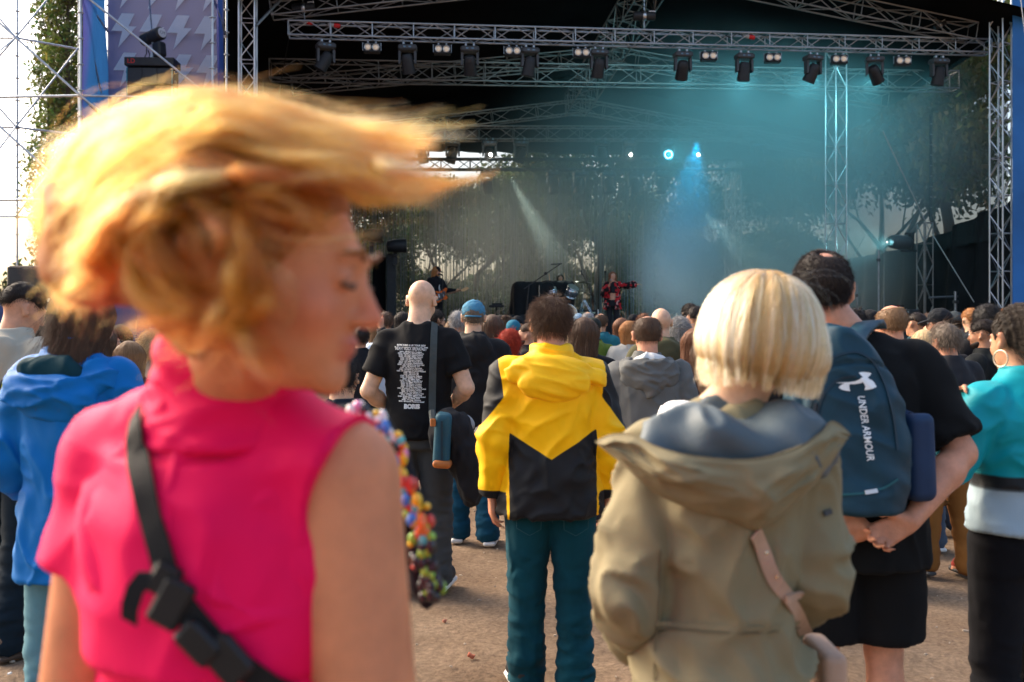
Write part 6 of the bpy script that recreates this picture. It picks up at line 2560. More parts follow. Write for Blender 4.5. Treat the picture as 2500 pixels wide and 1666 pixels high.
# big man with the backpack ------------------------------------------------------------------------
loc, H = stand_at(2008, 623, 3.3)
loc.x += .10
mb_, mhd, mtop = build_person('person', loc, -.02, H, dict(
    h=.0075, hh=.006, gh=.0085, th=.014, hc=.009, zf=1.46, thin=1, hair='crop', hcol='dark', ns=11000, sr=.00045, skin='e', head=(-.12, -.05, -.02), hoff=(-.095, 0, 0), hs=1.06, seed=91, w=1.14, belly=.05, detail=True,
    top='tee', e=.03, tmat=cloth('black_tee', (.007, .0075, .008), .95, wr=.7, wscale=8), fold=.012, ffr=(6, 6, 4), bot=.78, bottom='shorts', bcol=(.006, .006, .0065), sleeve=.86, armr=1.12,
    arms=(((.29, -.10, 1.14), (.05, -.255, .925), (.85, -.1, -.1), (.1, .9, .1)), ((.292, -.115, 1.135), (.085, -.265, .955), (-.9, -.05, -.42), (.05, -1, .15))), curl=.85))
tag(mb_, 'person in black tee and shorts with hands clasped behind the back', 'person', 'festival crowd')
g = SDF()
g.ell((-.09, -.055, 1.50), (.07, .045, .03), k=0)
g.ell((-.085, -.058, 1.468), (.085, .05, .03), k=.015)
V, Fq = g.surf(.006)
link('neck_fold', mesh('neck_fold', V, Fq, skin('e', (.60, .30, .20)), True)).parent = mb_


def backpack():
    Y0 = 2.97
    navy = M('pack_navy', (.004, .036, .060), .55, var=.22, vscale=5, bump=.35, bscale=350, wr=.55, wscale=11, spec=.3)
    dark = M('pack_dark', (.004, .010, .02), .6, var=.2, vscale=6, wr=.3, wscale=8)
    root = empty('backpack', P(2095, 1240, Y0))
    c = lambda px, py, y=Y0: np.array(P(px, py, y))
    # main body: photo outline lofted through the height, leaning with the wearer's back
    rows = [(1243, 1985, 2190), (1180, 1945, 2215), (1080, 1925, 2222), (980, 1930, 2205), (900, 1945, 2172), (850, 1965, 2142), (815, 1995, 2108), (796, 2020, 2080)]
    secs = []
    for py, x0, x1 in rows:
        a, b = c(x0, py), c(x1, py)
        t = (1243 - py) / 450
        secs.append((a[2], (a[0] + b[0]) / 2, Y0 + .02 + .03 * t, (b[0] - a[0]) / 2, .145 - .06 * t ** 2))
    secs.sort()
    g = SDF().loft(secs, k=.0, p=2.6)
    V, Fq = g.surf(.0075)
    V = relax(V, Fq, 3, .5)
    N = vnormals(V, Fq)
    z = V[:, 2]
    V = V + N * ((ridge(V * np.array([7, 7, 13]) + np.array([0, 0, 6]) * V[:, :1], 4) - .62) * .020)[:, None]
    # seams of the front pocket
    cx, cz = c(2080, 960)[0], c(2080, 960)[2]
    q = np.sqrt(((V[:, 0] - cx) / .165) ** 2 + (np.maximum(V[:, 2] - cz, 0) / .095) ** 2)
    V = V - N * (np.exp(-((q - 1) / .05) ** 2) * .012 * (N[:, 1] < -.2))[:, None]
    body = link('pack_body', mesh('pack_body', V, Fq, navy, True), root, Matrix.Identity(4))
    bv = [BVHTree.FromPolygons(V.tolist(), Fq.tolist())]
    # zips and pulls
    zm = M('zip_tape', (.004, .02, .035), .4)
    for pts in ([(1962, 1075), (1975, 1010), (1990, 950), (2005, 900), (2040, 868), (2090, 858), (2130, 880), (2160, 940), (2180, 1020), (2190, 1100)],
                [(1985, 1110), (1992, 1020), (2010, 960), (2045, 925), (2090, 918)]):
        ribbon('zip', bv, pts, .007, .003, zm, root, .0025)
    for px, py in ((1966, 925), (1993, 985)):
        ribbon('zip_pull', bv, [(px, py), (px - 6, py + 45)], .010, .006, dark, root, .004, 4)
    # grab handle, straps, side pocket, base band, tab
    MB().tube([c(1990, 812, 3.03), c(2000, 800, 3.01), c(2022, 797, 3.0), c(2050, 803, 2.99), c(2075, 818, 2.98), c(2092, 838, 2.97)], [.008, .010, .011, .011, .010, .008], 8).build('grab_handle', navy, root, Matrix.Identity(4), True)
    for pts in ([(2075, 850, 3.02), (2095, 815, 3.10), (2118, 795, 3.18), (2130, 790, 3.28), (2138, 803, 3.38)], [(1950, 850, 3.06), (1960, 820, 3.14), (1972, 800, 3.22), (1978, 796, 3.3)]):
        V_, F_ = [], []
        for i, q_ in enumerate(pts):
            p_ = c(*q_)
            V_ += [p_ + np.array((-.038, 0, -.006)), p_ + np.array((.038, 0, 0)), p_ + np.array((.038, .004, .014)), p_ + np.array((-.038, .004, .008))]
            if i:
                k = 4 * i
                F_ += [(k - 4 + a, k + a, k + b, k - 4 + b) for a, b in ((0, 1), (1, 2), (2, 3), (3, 0))]
        F_ += [(3, 2, 1, 0), tuple(len(V_) - 4 + i for i in range(4))]
        link('shoulder_strap', mesh('shoulder_strap', V_, F_, navy, True), root, Matrix.Identity(4))
    g = SDF().rbox(c(2222, 1110, 3.06), (.09, .18, .27), .03, (0, -.04, .1), k=0)
    g.rbox(c(2224, 1022, 3.06), (.05, .12, .1), .015, (0, -.04, .1), k=.006, op='s')
    V_, F_ = g.surf(.008)
    link('side_pocket', mesh('side_pocket', V_, F_, M('pocket_blue', (.006, .028, .08), .6, wr=.4, wscale=9), True), root, Matrix.Identity(4))
    ribbon('base_seam', bv, [(1962, 1200), (2010, 1206), (2060, 1208), (2110, 1205), (2160, 1192), (2190, 1170)], .006, .003, M('seam_teal', (.01, .09, .11), .5), root, .002)
    ribbon('brand_tab', bv, [(2110, 1204), (2140, 1200)], .012, .003, M('tab_white', (.55, .58, .6), .5), root, .006, 3)

    # emblem and lettering, laid onto the pack surface
    wp = M('pack_print', (.78, .80, .80), .6, var=.05)

    def lay(name, me):
        for v in me.vertices:
            h_ = hit(bv, v.co.x, v.co.y)
            if h_:
                v.co = h_[0] + h_[1] * .003
        me.update()
        o_ = link(name, me, root, Matrix.Identity(4))
        return o_
    def poly(pts, n=1):
        return pts
    # each emblem piece: outline in photo pixels, filled as a fine strip grid
    pieces = [
        [(2050, 931), (2075, 929), (2096, 926), (2106, 920), (2116, 916), (2130, 917), (2141, 922), (2150, 931), (2158, 940), (2128, 940), (2112, 931), (2100, 934), (2080, 936), (2060, 934)],
        [(2056, 943), (2062, 936), (2080, 936), (2079, 943), (2080, 949), (2068, 947)],
        [(2096, 913), (2108, 912), (2121, 914), (2121, 919), (2116, 926), (2108, 922), (2102, 919)],
    ]
    from mathutils.geometry import tessellate_polygon
    # upper bowtie and lower arcs drawn as mirrored lobes
    up_l = [(2096, 913), (2099, 917), (2103, 921), (2108, 924), (2113, 923), (2118, 919), (2121, 914), (2115, 912), (2107, 911.5), (2101, 912)]
    sweep = [(2049, 932.5), (2064, 931.5), (2078, 931), (2090, 929), (2099, 925), (2106, 921), (2112, 921), (2116, 925), (2108, 930), (2100, 933), (2090, 935), (2078, 935), (2066, 933.5)]
    low_l = [(2057, 942), (2062, 937), (2068, 934), (2079, 934), (2078, 940), (2079, 945), (2080, 949), (2072, 948.5), (2063, 946)]
    low_r = [(2104, 930), (2114, 925), (2122, 928), (2127, 934), (2131, 941), (2124, 944), (2115, 946), (2108, 946.5), (2110, 940), (2108, 935)]
    for pl in (up_l, sweep, low_l, low_r):
        ctr = (2092, 930)
        sc = 1.25
        pts = [Vector(((x - ctr[0]) * sc + 2090, (y - ctr[1]) * sc + 932, 0)) for x, y in pl]
        tri = tessellate_polygon([pts])
        V_, F_ = [tuple(p) for p in pts], [tuple(t) for t in tri]
        for _ in range(2):
            nf, nv = [], list(V_)
            for a, b, d in F_:
                m = [tuple((np.array(nv[i]) + np.array(nv[j])) / 2) for i, j in ((a, b), (b, d), (d, a))]
                k = len(nv)
                nv += m
                nf += [(a, k, k + 2), (k, b, k + 1), (k + 2, k + 1, d), (k, k + 1, k + 2)]
            V_, F_ = nv, nf
        lay('emblem', mesh('emblem', V_, F_, wp))
    me = text_mesh('lettering', 'UNDER ARMOUR', 33, wp, offset=.4)
    xs = [v.co.x for v in me.vertices]
    x0, x1 = min(xs), max(xs)
    for v in me.vertices:
        t = (v.co.x - x0) / (x1 - x0)
        yy = v.co.y * .78
        v.co = Vector((2093 + 24 * t + yy, 968 + 158 * t, 0))
    lay('lettering', me)
    tag(root, 'dark teal backpack with white emblem and vertical lettering', 'backpack')


backpack()


# turquoise jacket at the right edge --------------------------------------------------------------
TQ, TQB, TQG = np.array((.0, .30, .36)), np.array((.012, .014, .016)), np.array((.33, .43, .49))


def turq_cols(V):
    x, y, z = V.T
    a = smooth(-.004, .004, z - 1.155)
    b = smooth(-.004, .004, z - 1.105)
    arm = np.abs(x) > .215
    a = np.where(arm, 1, a)
    b = np.where(arm, 1, b)
    return TQ[None] * a[:, None] + TQB[None] * ((1 - a) * b)[:, None] + TQG[None] * ((1 - a) * (1 - b))[:, None]


loc, H = stand_at(2480, 752, 3.4)
loc.x += .02
tb, thd, ttop = build_person('person', loc, .22, H, dict(
    h=.0075, hh=.006, gh=.0085, th=.011, hair='none', hcol='dark', ns=0, fem=True, skin='b', head=(.06, -.16, .0), seed=101, top='jacket', e=.036, tmat=cloth('turquoise', (0, .3, .36), .5, attr='Col', wr=.7, wscale=10, var=.05, spec=.2),
    tcolor_fn=turq_cols, fold=.014, ffr=(6, 6, 6), bot=.95, bcol=(.006, .006, .008), arms=(((.30, .0, 1.19), (.13, .10, 1.40), (.5, -.5, .5), (.2, -.6, -.7)), 'front'), eyes=1, brows=1, detail=True))
tag(tb, 'person in a turquoise, black and pale grey jacket with a hoop earring', 'person', 'festival crowd')
g = SDF()
thd.ell(g, (0, -.022, .03), (.084, .104, .097), k=0)
thd.half(g, (0, .062, .035), (0, .93, -.36), .02)
thd.half(g, (0, -.05, -.075), (0, .3, -1), .015)
for q_ in (-1, 1):
    thd.ell(g, (.09 * q_, .012, -.035), (.04, .05, .05), k=.012, op='s')
thd.ell(g, (0, -.105, -.02), (.045, .035, .06), k=.02)
V, Fq = g.surf(.006)
N = vnormals(V, Fq)
Lc = thd.loc(V)
V = V + N * ((np.sin(Lc[:, 0] * 230 + Lc[:, 2] * 90) * np.sin(Lc[:, 1] * 150 + Lc[:, 2] * 60)) * .0045)[:, None]
th_ = link('hair', mesh('hair', V, Fq, hair_base('dark', (.03, .02, .014)), True))
th_.parent = tb


def tflow(p, n):
    return np.tile(np.array(thd.R @ Vector((0, -1, -.45))), (len(p), 1)) + .4 * np.sin(p[:, :1] * 60)


strands('hair_strands', grow(V, Fq, 7000, tflow, .06, .002, 4, 6, 0, .15), .0005, hair_mat('dark', *HAIR['dark']), th_)
pts = [thd.p(-.089 - .004 * math.sin(a), -.006 + .030 * math.sin(a), -.072 + .030 * math.cos(a)) for a in np.linspace(0, 2 * PI, 25)]
MB().tube(pts, .0026, 6, cap=False).build('earring', M('gold_hoop', (.72, .62, .48), .3, .7), smooth=True).parent = tb


# blue jacket at left -----------------------------------------------------------------------------
BLU = (.0, .135, .42)
loc, H = stand_at(186, 682, 3.4)
loc.x += .0
lb, lhd, ltop = build_person('person', loc, -.12, H, dict(
    h=.0075, hh=.007, gh=.008, th=.011, hair='mid', hcol='brown', ns=7000, sr=.0006, skin='a', head=(-.25, -.28, .0), hoff=(0, .012, -.02), seed=111, w=.9, top='jacket', e=.034, tmat=cloth('blue_shell', BLU, .6, wr=.7, wscale=10, var=.07, spec=.15),
    fold=.015, ffr=(6, 6, 5), bot=.74, bcol=(.10, .22, .26), arms=(((.24, -.03, 1.13), (.19, .16, .96), (-.2, .8, -.3), (-1, 0, 0)), 'front')))
tag(lb, 'person in a bright blue shell jacket with teal hood lining', 'person', 'festival crowd')
g = SDF()
g.ell((-.02, -.13, 1.36), (.165, .06, .085), (.3, .12, 0), k=0)
g.ell((.12, -.07, 1.43), (.085, .06, .05), (.1, .5, -.3), k=.04)
g.ell((-.13, -.06, 1.43), (.07, .06, .05), (.1, -.5, .3), k=.04)
g.loft([(1.40, 0, -.02, .115, .105), (1.5, 0, -.014, .09, .09), (1.555, .005, -.01, .082, .084)], k=.03)
g.ell((-.01, -.085, 1.475), (.105, .07, .07), (.5, .1, 0), k=.02, op='s')
g.loft([(1.45, 0, 0, .06, .065), (1.62, 0, 0, .08, .085)], k=.008, op='s')
V, Fq = g.surf(.0075)
V = fold(V, vnormals(V, Fq), .014, (8, 9, 16), 5)
link('hood', mesh('hood', V, Fq, _mats['cloth_blue_shell'], True)).parent = lb
g = SDF()
g.ell((-.02, -.10, 1.425), (.125, .058, .072), (.45, .1, 0), k=0)
g.loft([(1.40, 0, 0, .06, .065), (1.62, 0, 0, .078, .083)], k=.008, op='s')
V, Fq = g.surf(.0075)
V = fold(V, vnormals(V, Fq), .012, (10, 9, 7), 6)
link('hood_lining', mesh('hood_lining', V, Fq, cloth('teal_lining', (.004, .035, .045), .8, wr=.4), True)).parent = lb


# beige hoodie at the left edge ----------------------------------------------------------------------
loc, H = stand_at(46, 690, 4.9)
loc.x -= .03
eb, ehd, etop = build_person('person', loc, -.35, H, dict(
    h=.009, hh=.007, gh=.0095, th=.012, hair='fade', hcol='dark', ns=5000, sr=.0005, skin='a', head=(-.45, -.45, .05), seed=121, w=1.08, top='hoodie', tcol=(.42, .38, .30), fold=.010, bcol=(.006, .014, .022), arms=('front', 'front'),
    shoe=((.16, .10, .06), (.07, .045, .03)), stance=(.0, -.12)))
tag(eb, 'person in a beige hoodie with yellow green outlined letters, head bowed', 'person', 'festival crowd')
lime = M('lime_print', (.52, .60, .03), .7)
for t_, x, z_ in (('IC', .10, 1.22), ('KS', .09, 1.09)):
    me = text_mesh('back_print', t_, .12, M('print_outline', (.02, .02, .018), .8), offset=.006)
    print_on('back_print', etop, me, Matrix.Translation((x, z_, 0)) @ Matrix.Rotation(-.08, 4, 'Z'))
    me = text_mesh('back_print', t_, .12, lime, offset=-.001)
    print_on('back_print', etop, me, Matrix.Translation((x, z_, 0)) @ Matrix.Rotation(-.08, 4, 'Z'), .0035)
    me = text_mesh('back_print', t_, .12, _mats['cloth_t(0.42, 0.38, 0.3)'], offset=-.005)
    print_on('back_print', etop, me, Matrix.Translation((x, z_, 0)) @ Matrix.Rotation(-.08, 4, 'Z'), .0048)

# ------------------------------------------------------------------ blonde in the khaki parka
KH = (.225, .190, .108)
KY = 1.98
loc, H = stand_at(1765, 690, KY)
kb, khd, ktop = build_person('person', loc, -.04, H, dict(
    h=.008, hc=.03, zf=1.44, hh=.006, gh=.0078, th=.03, hair='none', ns=0, fem=True, skin='c', hoff=(.064, -.01, .0), head=(-.28, -.10, .10), seed=131, w=.85, top='coat', nocollar=1, e=.028, bot=.55, fold=.022, ffr=(7, 7, 5),
    tmat=cloth('khaki', KH, .8, wr=.8, wscale=11, var=.08, spec=.2), bcol=(.03, .035, .05), arms=(((.198, -.055, 1.12), (.16, .10, .98), (-.1, .9, -.3), (-1, 0, 0)), ((.186, -.02, 1.14), (.13, .17, .99), (-.3, .9, -.1), (-1, 0, 0)))))
tag(kb, 'person in a khaki parka seen from behind in the right foreground', 'person', 'festival crowd')
kmat = _mats['cloth_khaki']


def wmesh(name, V, Fq, mat, parent):
    """World-space mesh linked as a child of a placed object."""
    o = link(name, mesh(name, V, Fq, mat, True))
    o.parent = parent
    o.matrix_parent_inverse = parent.matrix_basis.inverted()
    return o


def kp(px, py, Y):
    return tuple(P(px, py, Y))




def cloth_sheet(name, top, low, bulge, mat, parent, thick=.005, nu=90, nt=26, seed=1, amp=.010):
    """Hanging cloth between two space curves, with folds and real thickness."""
    def spl(C, n):
        C = np.array([kp(*q) for q in C])
        x = np.linspace(0, len(C) - 1, n)
        i = np.minimum(x.astype(int), len(C) - 2)
        u = (x - i)[:, None]
        Cp = np.vstack([2 * C[0] - C[1], C, 2 * C[-1] - C[-2]])
        p0, p1, p2, p3 = Cp[i], Cp[i + 1], Cp[i + 2], Cp[i + 3]
        return .5 * (2 * p1 + (p2 - p0) * u + (2 * p0 - 5 * p1 + 4 * p2 - p3) * u ** 2 + (3 * p1 - p0 - 3 * p2 + p3) * u ** 3)
    A, B = spl(top, nu), spl(low, nu)
    T = np.linspace(0, 1, nt)
    G = A[:, None] * (1 - T)[None, :, None] + B[:, None] * T[None, :, None]
    s = np.linspace(0, 1, nu)[:, None] * np.ones(nt)[None]
    tt = T[None] * np.ones(nu)[:, None]
    edge = np.sin(PI * np.clip(s, 0, 1)) ** .5
    G[:, :, 1] -= bulge * np.sin(PI * np.clip(tt, 0, 1)) ** .7 * edge
    q = np.stack([s * 3.2 + tt * 1.1, tt * 3.0 - s * .8, 0 * s], -1).reshape(-1, 3)
    q2 = np.stack([s * 7 - tt * 2.0, tt * 2.2 + s * 2, 0 * s + 5], -1).reshape(-1, 3)
    fo = ((ridge(q, seed) ** 3 - .4) + .5 * (ridge(q2, seed + 4) ** 3 - .4)).reshape(nu, nt)
    G[:, :, 1] -= amp * fo * np.minimum(1, tt * 5) * np.minimum(1, (1 - tt) * 4)
    G[:, :, 2] += .004 * (vnoise(np.stack([s.ravel() * 9, 0 * s.ravel(), 0 * s.ravel()], 1), seed + 2).reshape(nu, nt) - .5)
    V = np.concatenate([G.reshape(-1, 3), (G + np.array((0, thick, 0))).reshape(-1, 3)])
    i, j = np.meshgrid(np.arange(nu - 1), np.arange(nt - 1), indexing='ij')
    a_ = (i * nt + j).ravel()
    f1 = np.stack([a_, a_ + 1, a_ + nt + 1, a_ + nt], 1)[:, ::-1]
    n0 = nu * nt
    fs = [f1, (f1 + n0)[:, ::-1]]
    for jj in (0, nt - 1):
        k = np.arange(nu - 1) * nt + jj
        fs.append(np.stack([k, k + nt, k + nt + n0, k + n0], 1))
    for ii in (0, nu - 1):
        k = ii * nt + np.arange(nt - 1)
        fs.append(np.stack([k, k + 1, k + 1 + n0, k + n0], 1))
    return wmesh(name, V, np.concatenate(fs), mat, parent)


rim = [(1452, 1080, 1.87), (1496, 1060, 1.85), (1548, 1064, 1.82), (1600, 1090, 1.79), (1680, 1112, 1.765), (1780, 1121, 1.755), (1880, 1112, 1.76), (1955, 1088, 1.78), (2005, 1056, 1.81), (2034, 1026, 1.84), (2076, 1060, 1.89)]
low = [(1470, 1096, 1.88), (1520, 1135, 1.86), (1572, 1185, 1.845), (1620, 1218, 1.835), (1700, 1250, 1.825), (1785, 1272, 1.82), (1846, 1294, 1.82), (1900, 1264, 1.825), (1965, 1208, 1.84), (2022, 1145, 1.865), (2056, 1085, 1.895)]
cloth_sheet('hood', rim, low, .030, kmat, kb, seed=12, amp=.022)
g = SDF()
for c, r, rot in (((1775, 1098, 1.835), (.140, .055, .060), (.35, 0, 0)), ((1650, 1090, 1.86), (.065, .055, .045), (.2, -.5, 0)), ((1925, 1075, 1.87), (.075, .055, .048), (.2, .45, 0)), ((1800, 1045, 1.90), (.095, .055, .042), (.2, .1, 0))):
    g.ell(kp(*c), r, rot, k=.035)
V, Fq = g.surf(.006)
N = vnormals(V, Fq)
V = V + N * ((ridge(V * np.array([11, 8, 7]) + V[:, 2:] * np.array([5, 0, 0]), 21) ** 2 - .45) * .046)[:, None]
wmesh('hood_lining', V, Fq, cloth('slate_lining', (.070, .098, .115), .55, wr=.4, wscale=9, spec=.35), kb)
# seams, press stud tab
kv = [bvh_of(ktop, kb.matrix_basis)]
seam = M('khaki_seam', tuple(.72 * q for q in KH), .85)
ribbon('seam', kv, [(1600, 1520), (1680, 1528), (1780, 1535), (1880, 1532), (1960, 1518)], .010, .003, kmat, kb, .0005)
ribbon('seam', kv, [(1600, 1532), (1680, 1540), (1780, 1547), (1880, 1544), (1960, 1530)], .003, .002, seam, kb, .001)
ribbon('seam', kv, [(1612, 1340), (1608, 1450), (1600, 1560), (1598, 1660)], .003, .002, seam, kb, .001)
ribbon('tab', kv, [(2008, 1255), (2026, 1248)], .010, .004, M('tab_dark', (.04, .045, .05), .5), kb, .003, 3)
# diagonal bag strap with studs and loop
sb = empty('crossbody_bag')
blush = M('blush_leather', (.45, .29, .20), .55, var=.12, vscale=14, bump=.2, bscale=200)
ribbon('strap', kv, [(1838, 1298), (1862, 1350), (1890, 1410), (1925, 1470), (1960, 1530), (1990, 1580)], .027, .0045, blush, sb, .005)
ribbon('loop', kv, [(1905, 1462), (1945, 1440)], .014, .006, blush, sb, .010, 4)
for px, py in ((1870, 1348), (1897, 1403)):
    h_ = hit(kv, px, py)
    if h_:
        MB().lathe([(.0035, 0), (.0035, .002), (0, .003)], 10, Matrix.Translation(h_[0] + h_[1] * .0095) @ h_[1].to_track_quat('Z', 'Y').to_matrix().to_4x4()).build('stud', M('gold_stud', (.7, .6, .42), .25, .8), sb)
g = SDF().rbox(kp(2012, 1665, 2.06), (.05, .16, .16), .015, k=0)
V, Fq = g.surf(.007)
link('bag_body', mesh('bag_body', V, Fq, blush, True), sb)
tag(sb, 'blush leather crossbody bag strap across the khaki parka', 'bag')
# bob haircut
g = SDF()
khd.ell(g, (0, -.022, .012), (.122, .128, .122), k=0)
khd.ell(g, (0, -.035, -.045), (.114, .108, .085), k=.05)
khd.ell(g, (.035, .05, -.045), (.098, .09, .09), k=.04)
khd.half(g, (0, -.04, -.088), (-.14, .34, -1), .05)
khd.ell(g, (0, .15, -.06), (.075, .1, .13), k=.02, op='s')
V, Fq = g.surf(.006)
N = vnormals(V, Fq)
Lc = khd.loc(V)
ang = np.arctan2(Lc[:, 0], -Lc[:, 1] - .02)
V = V + N * ((vnoise(np.stack([ang * 9, Lc[:, 2] * 4, 0 * ang], 1), 3) - .5) * .010)[:, None]
BL0, BL1 = (.50, .28, .10), (.86, .64, .34)
kh = link('hair', mesh('hair', V, Fq, hair_base('bob_blond', (.42, .25, .09)), True))
kh.parent = kb
crown = np.array(khd.p(.02, -.03, .14))
dn = np.array(khd.R @ Vector((0, 0, -1)))


def kflow(p, n):
    q = p - crown
    r_ = np.linalg.norm(q, axis=1)[:, None]
    a = np.clip(1 - r_ / .16, 0, 1)
    low = np.clip(-(khd.loc(p)[:, 2:3]) / .12, 0, 1)
    inw = -n * low * .3
    return q / np.maximum(r_, 1e-4) * a + dn * (1 - a) + inw


KS = grow(V, Fq, 17000, kflow, .085, .0035, 5, 9, 0, .05)
ke = khd.loc(KS.reshape(-1, 3)).reshape(KS.shape)[:, :, 2].min(1)
KS = KS[ke > -.118]
kl = khd.loc(KS[:, 4])
ka = np.arctan2(kl[:, 0], -kl[:, 1] - .02)
kt = vnoise(np.stack([ka * 22, kl[:, 2] * 2, 0 * ka], 1), 6) + .25 * (np.random.default_rng(3).uniform(size=len(ka)) - .5)
for nm_, sel, c0_, c1_ in (('bob_dark', kt < .40, (.34, .165, .045), (.52, .29, .10)), ('bob_blond', (kt >= .40) & (kt < .60), BL0, BL1), ('bob_pale', kt >= .60, (.72, .50, .24), (.92, .76, .48))):
    strands('hair_strands', KS[sel], .00040, hair_mat(nm_, c0_, c1_, .30, True), kh)
# flyaway wisps over the crown, right side
gr = np.random.default_rng(4)
W = []
for i in range(7):
    a = gr.uniform(0, 1)
    p0 = np.array((.02 + .05 * a, -.04, .12)) + gr.normal(size=3) * .012
    c1 = p0 + np.array((.05, 0, .035)) * (.5 + a) + gr.normal(size=3) * .008
    c2 = p0 + np.array((.10, .0, .0)) * (.6 + .5 * a) + gr.normal(size=3) * .012
    c3 = p0 + np.array((.105, -.01, -.06)) * (.6 + .5 * a) + gr.normal(size=3) * .015
    t = np.linspace(0, 1, 9)[:, None]
    W.append((1 - t) ** 3 * p0 + 3 * (1 - t) ** 2 * t * c1 + 3 * (1 - t) * t ** 2 * c2 + t ** 3 * c3)
strands('loose_strands', khd.glob(np.array(W).reshape(-1, 3)).reshape(-1, 9, 3), .00012, hair_mat('bob_blond', BL0, BL1), kh)


# ------------------------------------------------------------------ dancing woman in the foreground
WX, WY = (566 - 1250) / F * 1.16, 1.16
WH, WYAW = 1.78, -.38
wm_ = Matrix.Translation((WX, WY, 0)) @ Matrix.Rotation(WYAW, 4, 'Z') @ Matrix.Scale(WH / 1.75, 4)
whead = (-1.70 - WYAW, -.20, .0)
hoff_ = wm_.inverted() @ P(662, 655, 1.03) - Vector((0, -.008, 1.535)) - rot3(*whead).to_3x3() @ Vector((0, .012, .105))
pb_, phd, ptop = build_person('person', Vector((WX, WY, 0)), WYAW, WH, dict(
    h=.0052, hh=.006, hc=.03, zf=1.08, gh=.006, th=.016, hair='none', ns=0, fem=True, skin='e', hoff=tuple(hoff_), head=whead, seed=141, w=.90, top='sleeveless', e=.016, bot=.80, fold=.020, ffr=(5.5, 5.5, 5),
    tmat=cloth('pink', (.88, .0, .09), .7, wr=.5, wscale=7, var=.08, spec=.2), bcol=(.06, .09, .14), arms=(((.205, -.02, 1.10), (.23, .06, .86), (0, .1, -1), (-1, 0, 0)), ((.20, -.03, 1.12), (.20, .10, .92), (0, .3, -1), (-1, 0, 0))), armr=1.2, detail=True))
tag(pb_, 'dancing person in a sleeveless pink top tossing the head back', 'person', 'festival crowd')
# skin colouring: cheeks, nose, lips
Vb, Fb = mesh_np(pb_)
Lc = phd.loc(Vb)
base = np.tile(np.array((.63, .235, .11)), (len(Vb), 1))


def dab(c, r, colr, amt):
    global base
    d = np.linalg.norm((Lc - np.array(c)) / np.array(r), axis=1)
    w_ = (np.clip(1 - d, 0, 1) ** .8 * amt)[:, None]
    base = base * (1 - w_) + np.array(colr) * w_


for q_ in (-1, 1):
    dab((.045 * q_, .07, -.03), (.045, .04, .04), (.62, .16, .09), .6)
    dab((.082 * q_, -.01, -.01), (.03, .03, .045), (.62, .20, .13), .7)
    dab((.031 * q_, .093, .008), (.02, .016, .013), (.48, .22, .16), .7)
dab((0, .115, -.03), (.022, .025, .028), (.62, .14, .08), .8)
dab((0, .1, -.057), (.032, .022, .010), (.46, .08, .07), 1.0)
dab((0, .1, -.070), (.028, .022, .011), (.50, .10, .08), 1.0)
for q_ in (-1, 1):
    dab((.031 * q_, .095, .016), (.022, .02, .010), (.36, .12, .06), .6)
set_col(pb_.data, base)
pm = M('skin_dancer', (.6, .3, .2), .5, var=.16, vscale=20, bump=.25, bscale=260, sss=.2, spec=.35, attr='Col')
pb_.data.materials[0] = pm
hb_ = hair_base('lash', (.09, .05, .03))
for q_ in (-1, 1):
    MB().tube([phd.p(.018 * q_, .0955, .001), phd.p(.031 * q_, .0975, -.002), phd.p(.044 * q_, .089, .000)], [.002, .0034, .0018], 6).build('eyelash', hb_).parent = pb_
    MB().tube([phd.p(.014 * q_, .099, .027), phd.p(.03 * q_, .100, .034), phd.p(.05 * q_, .086, .029)], [.003, .0038, .0014], 6).build('eyebrow', hair_base('brow', (.22, .09, .03))).parent = pb_
# stand-up collar
g = SDF()
g.loft([(1.43, .004, -.020, .115, .102), (1.49, .014, -.021, .089, .083), (1.595, .034, -.030, .084, .080)], k=.02)
g.loft([(1.46, .012, -.014, .066, .064), (1.64, .038, -.034, .076, .073)], k=.004, op='s')
g.half((.03, .03, 1.556), (.5, .5, .9), .015)
V, Fq = g.surf(.005)
V = fold(V, vnormals(V, Fq), .006, (12, 12, 20), 3)
link('collar', mesh('collar', V, Fq, _mats['cloth_pink'], True)).parent = ptop
# yoke: short cap over the shoulders so the armhole sits on the arm
g = SDF()
for sd in (-1, 1):
    so = Vector((SHO.x * sd * .90, SHO.y, SHO.z))
    g.cone((.05 * sd, -.022, 1.462), so + Vector((-.012 * sd, 0, .022)), .046, .043, .03)
    if sd < 0:
        el_ = Vector((-.205, -.02, 1.10))
        g.cone((.05 * sd, -.018, 1.436), so, .046, .066, .02)
        g.fcone(so, so.lerp(el_, .40), .070, .076, .02)
    else:
        g.fcone((.05 * sd, -.018, 1.436), so + Vector((.008, -.004, .0)), .048, .078, .02)
g.loft([(1.20, 0, -.014, .160, .128), (1.27, 0, -.016, .164, .128), (1.35, 0, -.018, .158, .124), (1.42, 0, -.02, .12, .103)], k=.03)
V, Fq = g.surf(.006)
V = fold(V, vnormals(V, Fq), .008, (5.5, 5.5, 5), 8)
link('yoke', mesh('yoke', V, Fq, _mats['cloth_pink'], True)).parent = ptop
pv = [bvh_of(o_, pb_.matrix_basis) for o_ in [ptop] + list(ptop.children)]
strap = empty('crossbody_strap')
wb = M('black_webbing', (.008, .008, .009), .8, var=.2, vscale=20, bump=.5, bscale=700)
pts_ = [(345, 1012), (338, 1060), (345, 1130), (365, 1220), (390, 1310), (412, 1390), (440, 1460), (490, 1530), (550, 1590), (630, 1650), (720, 1710)]
ribbon('webbing', pv, pts_, .026, .003, wb, strap, .005)
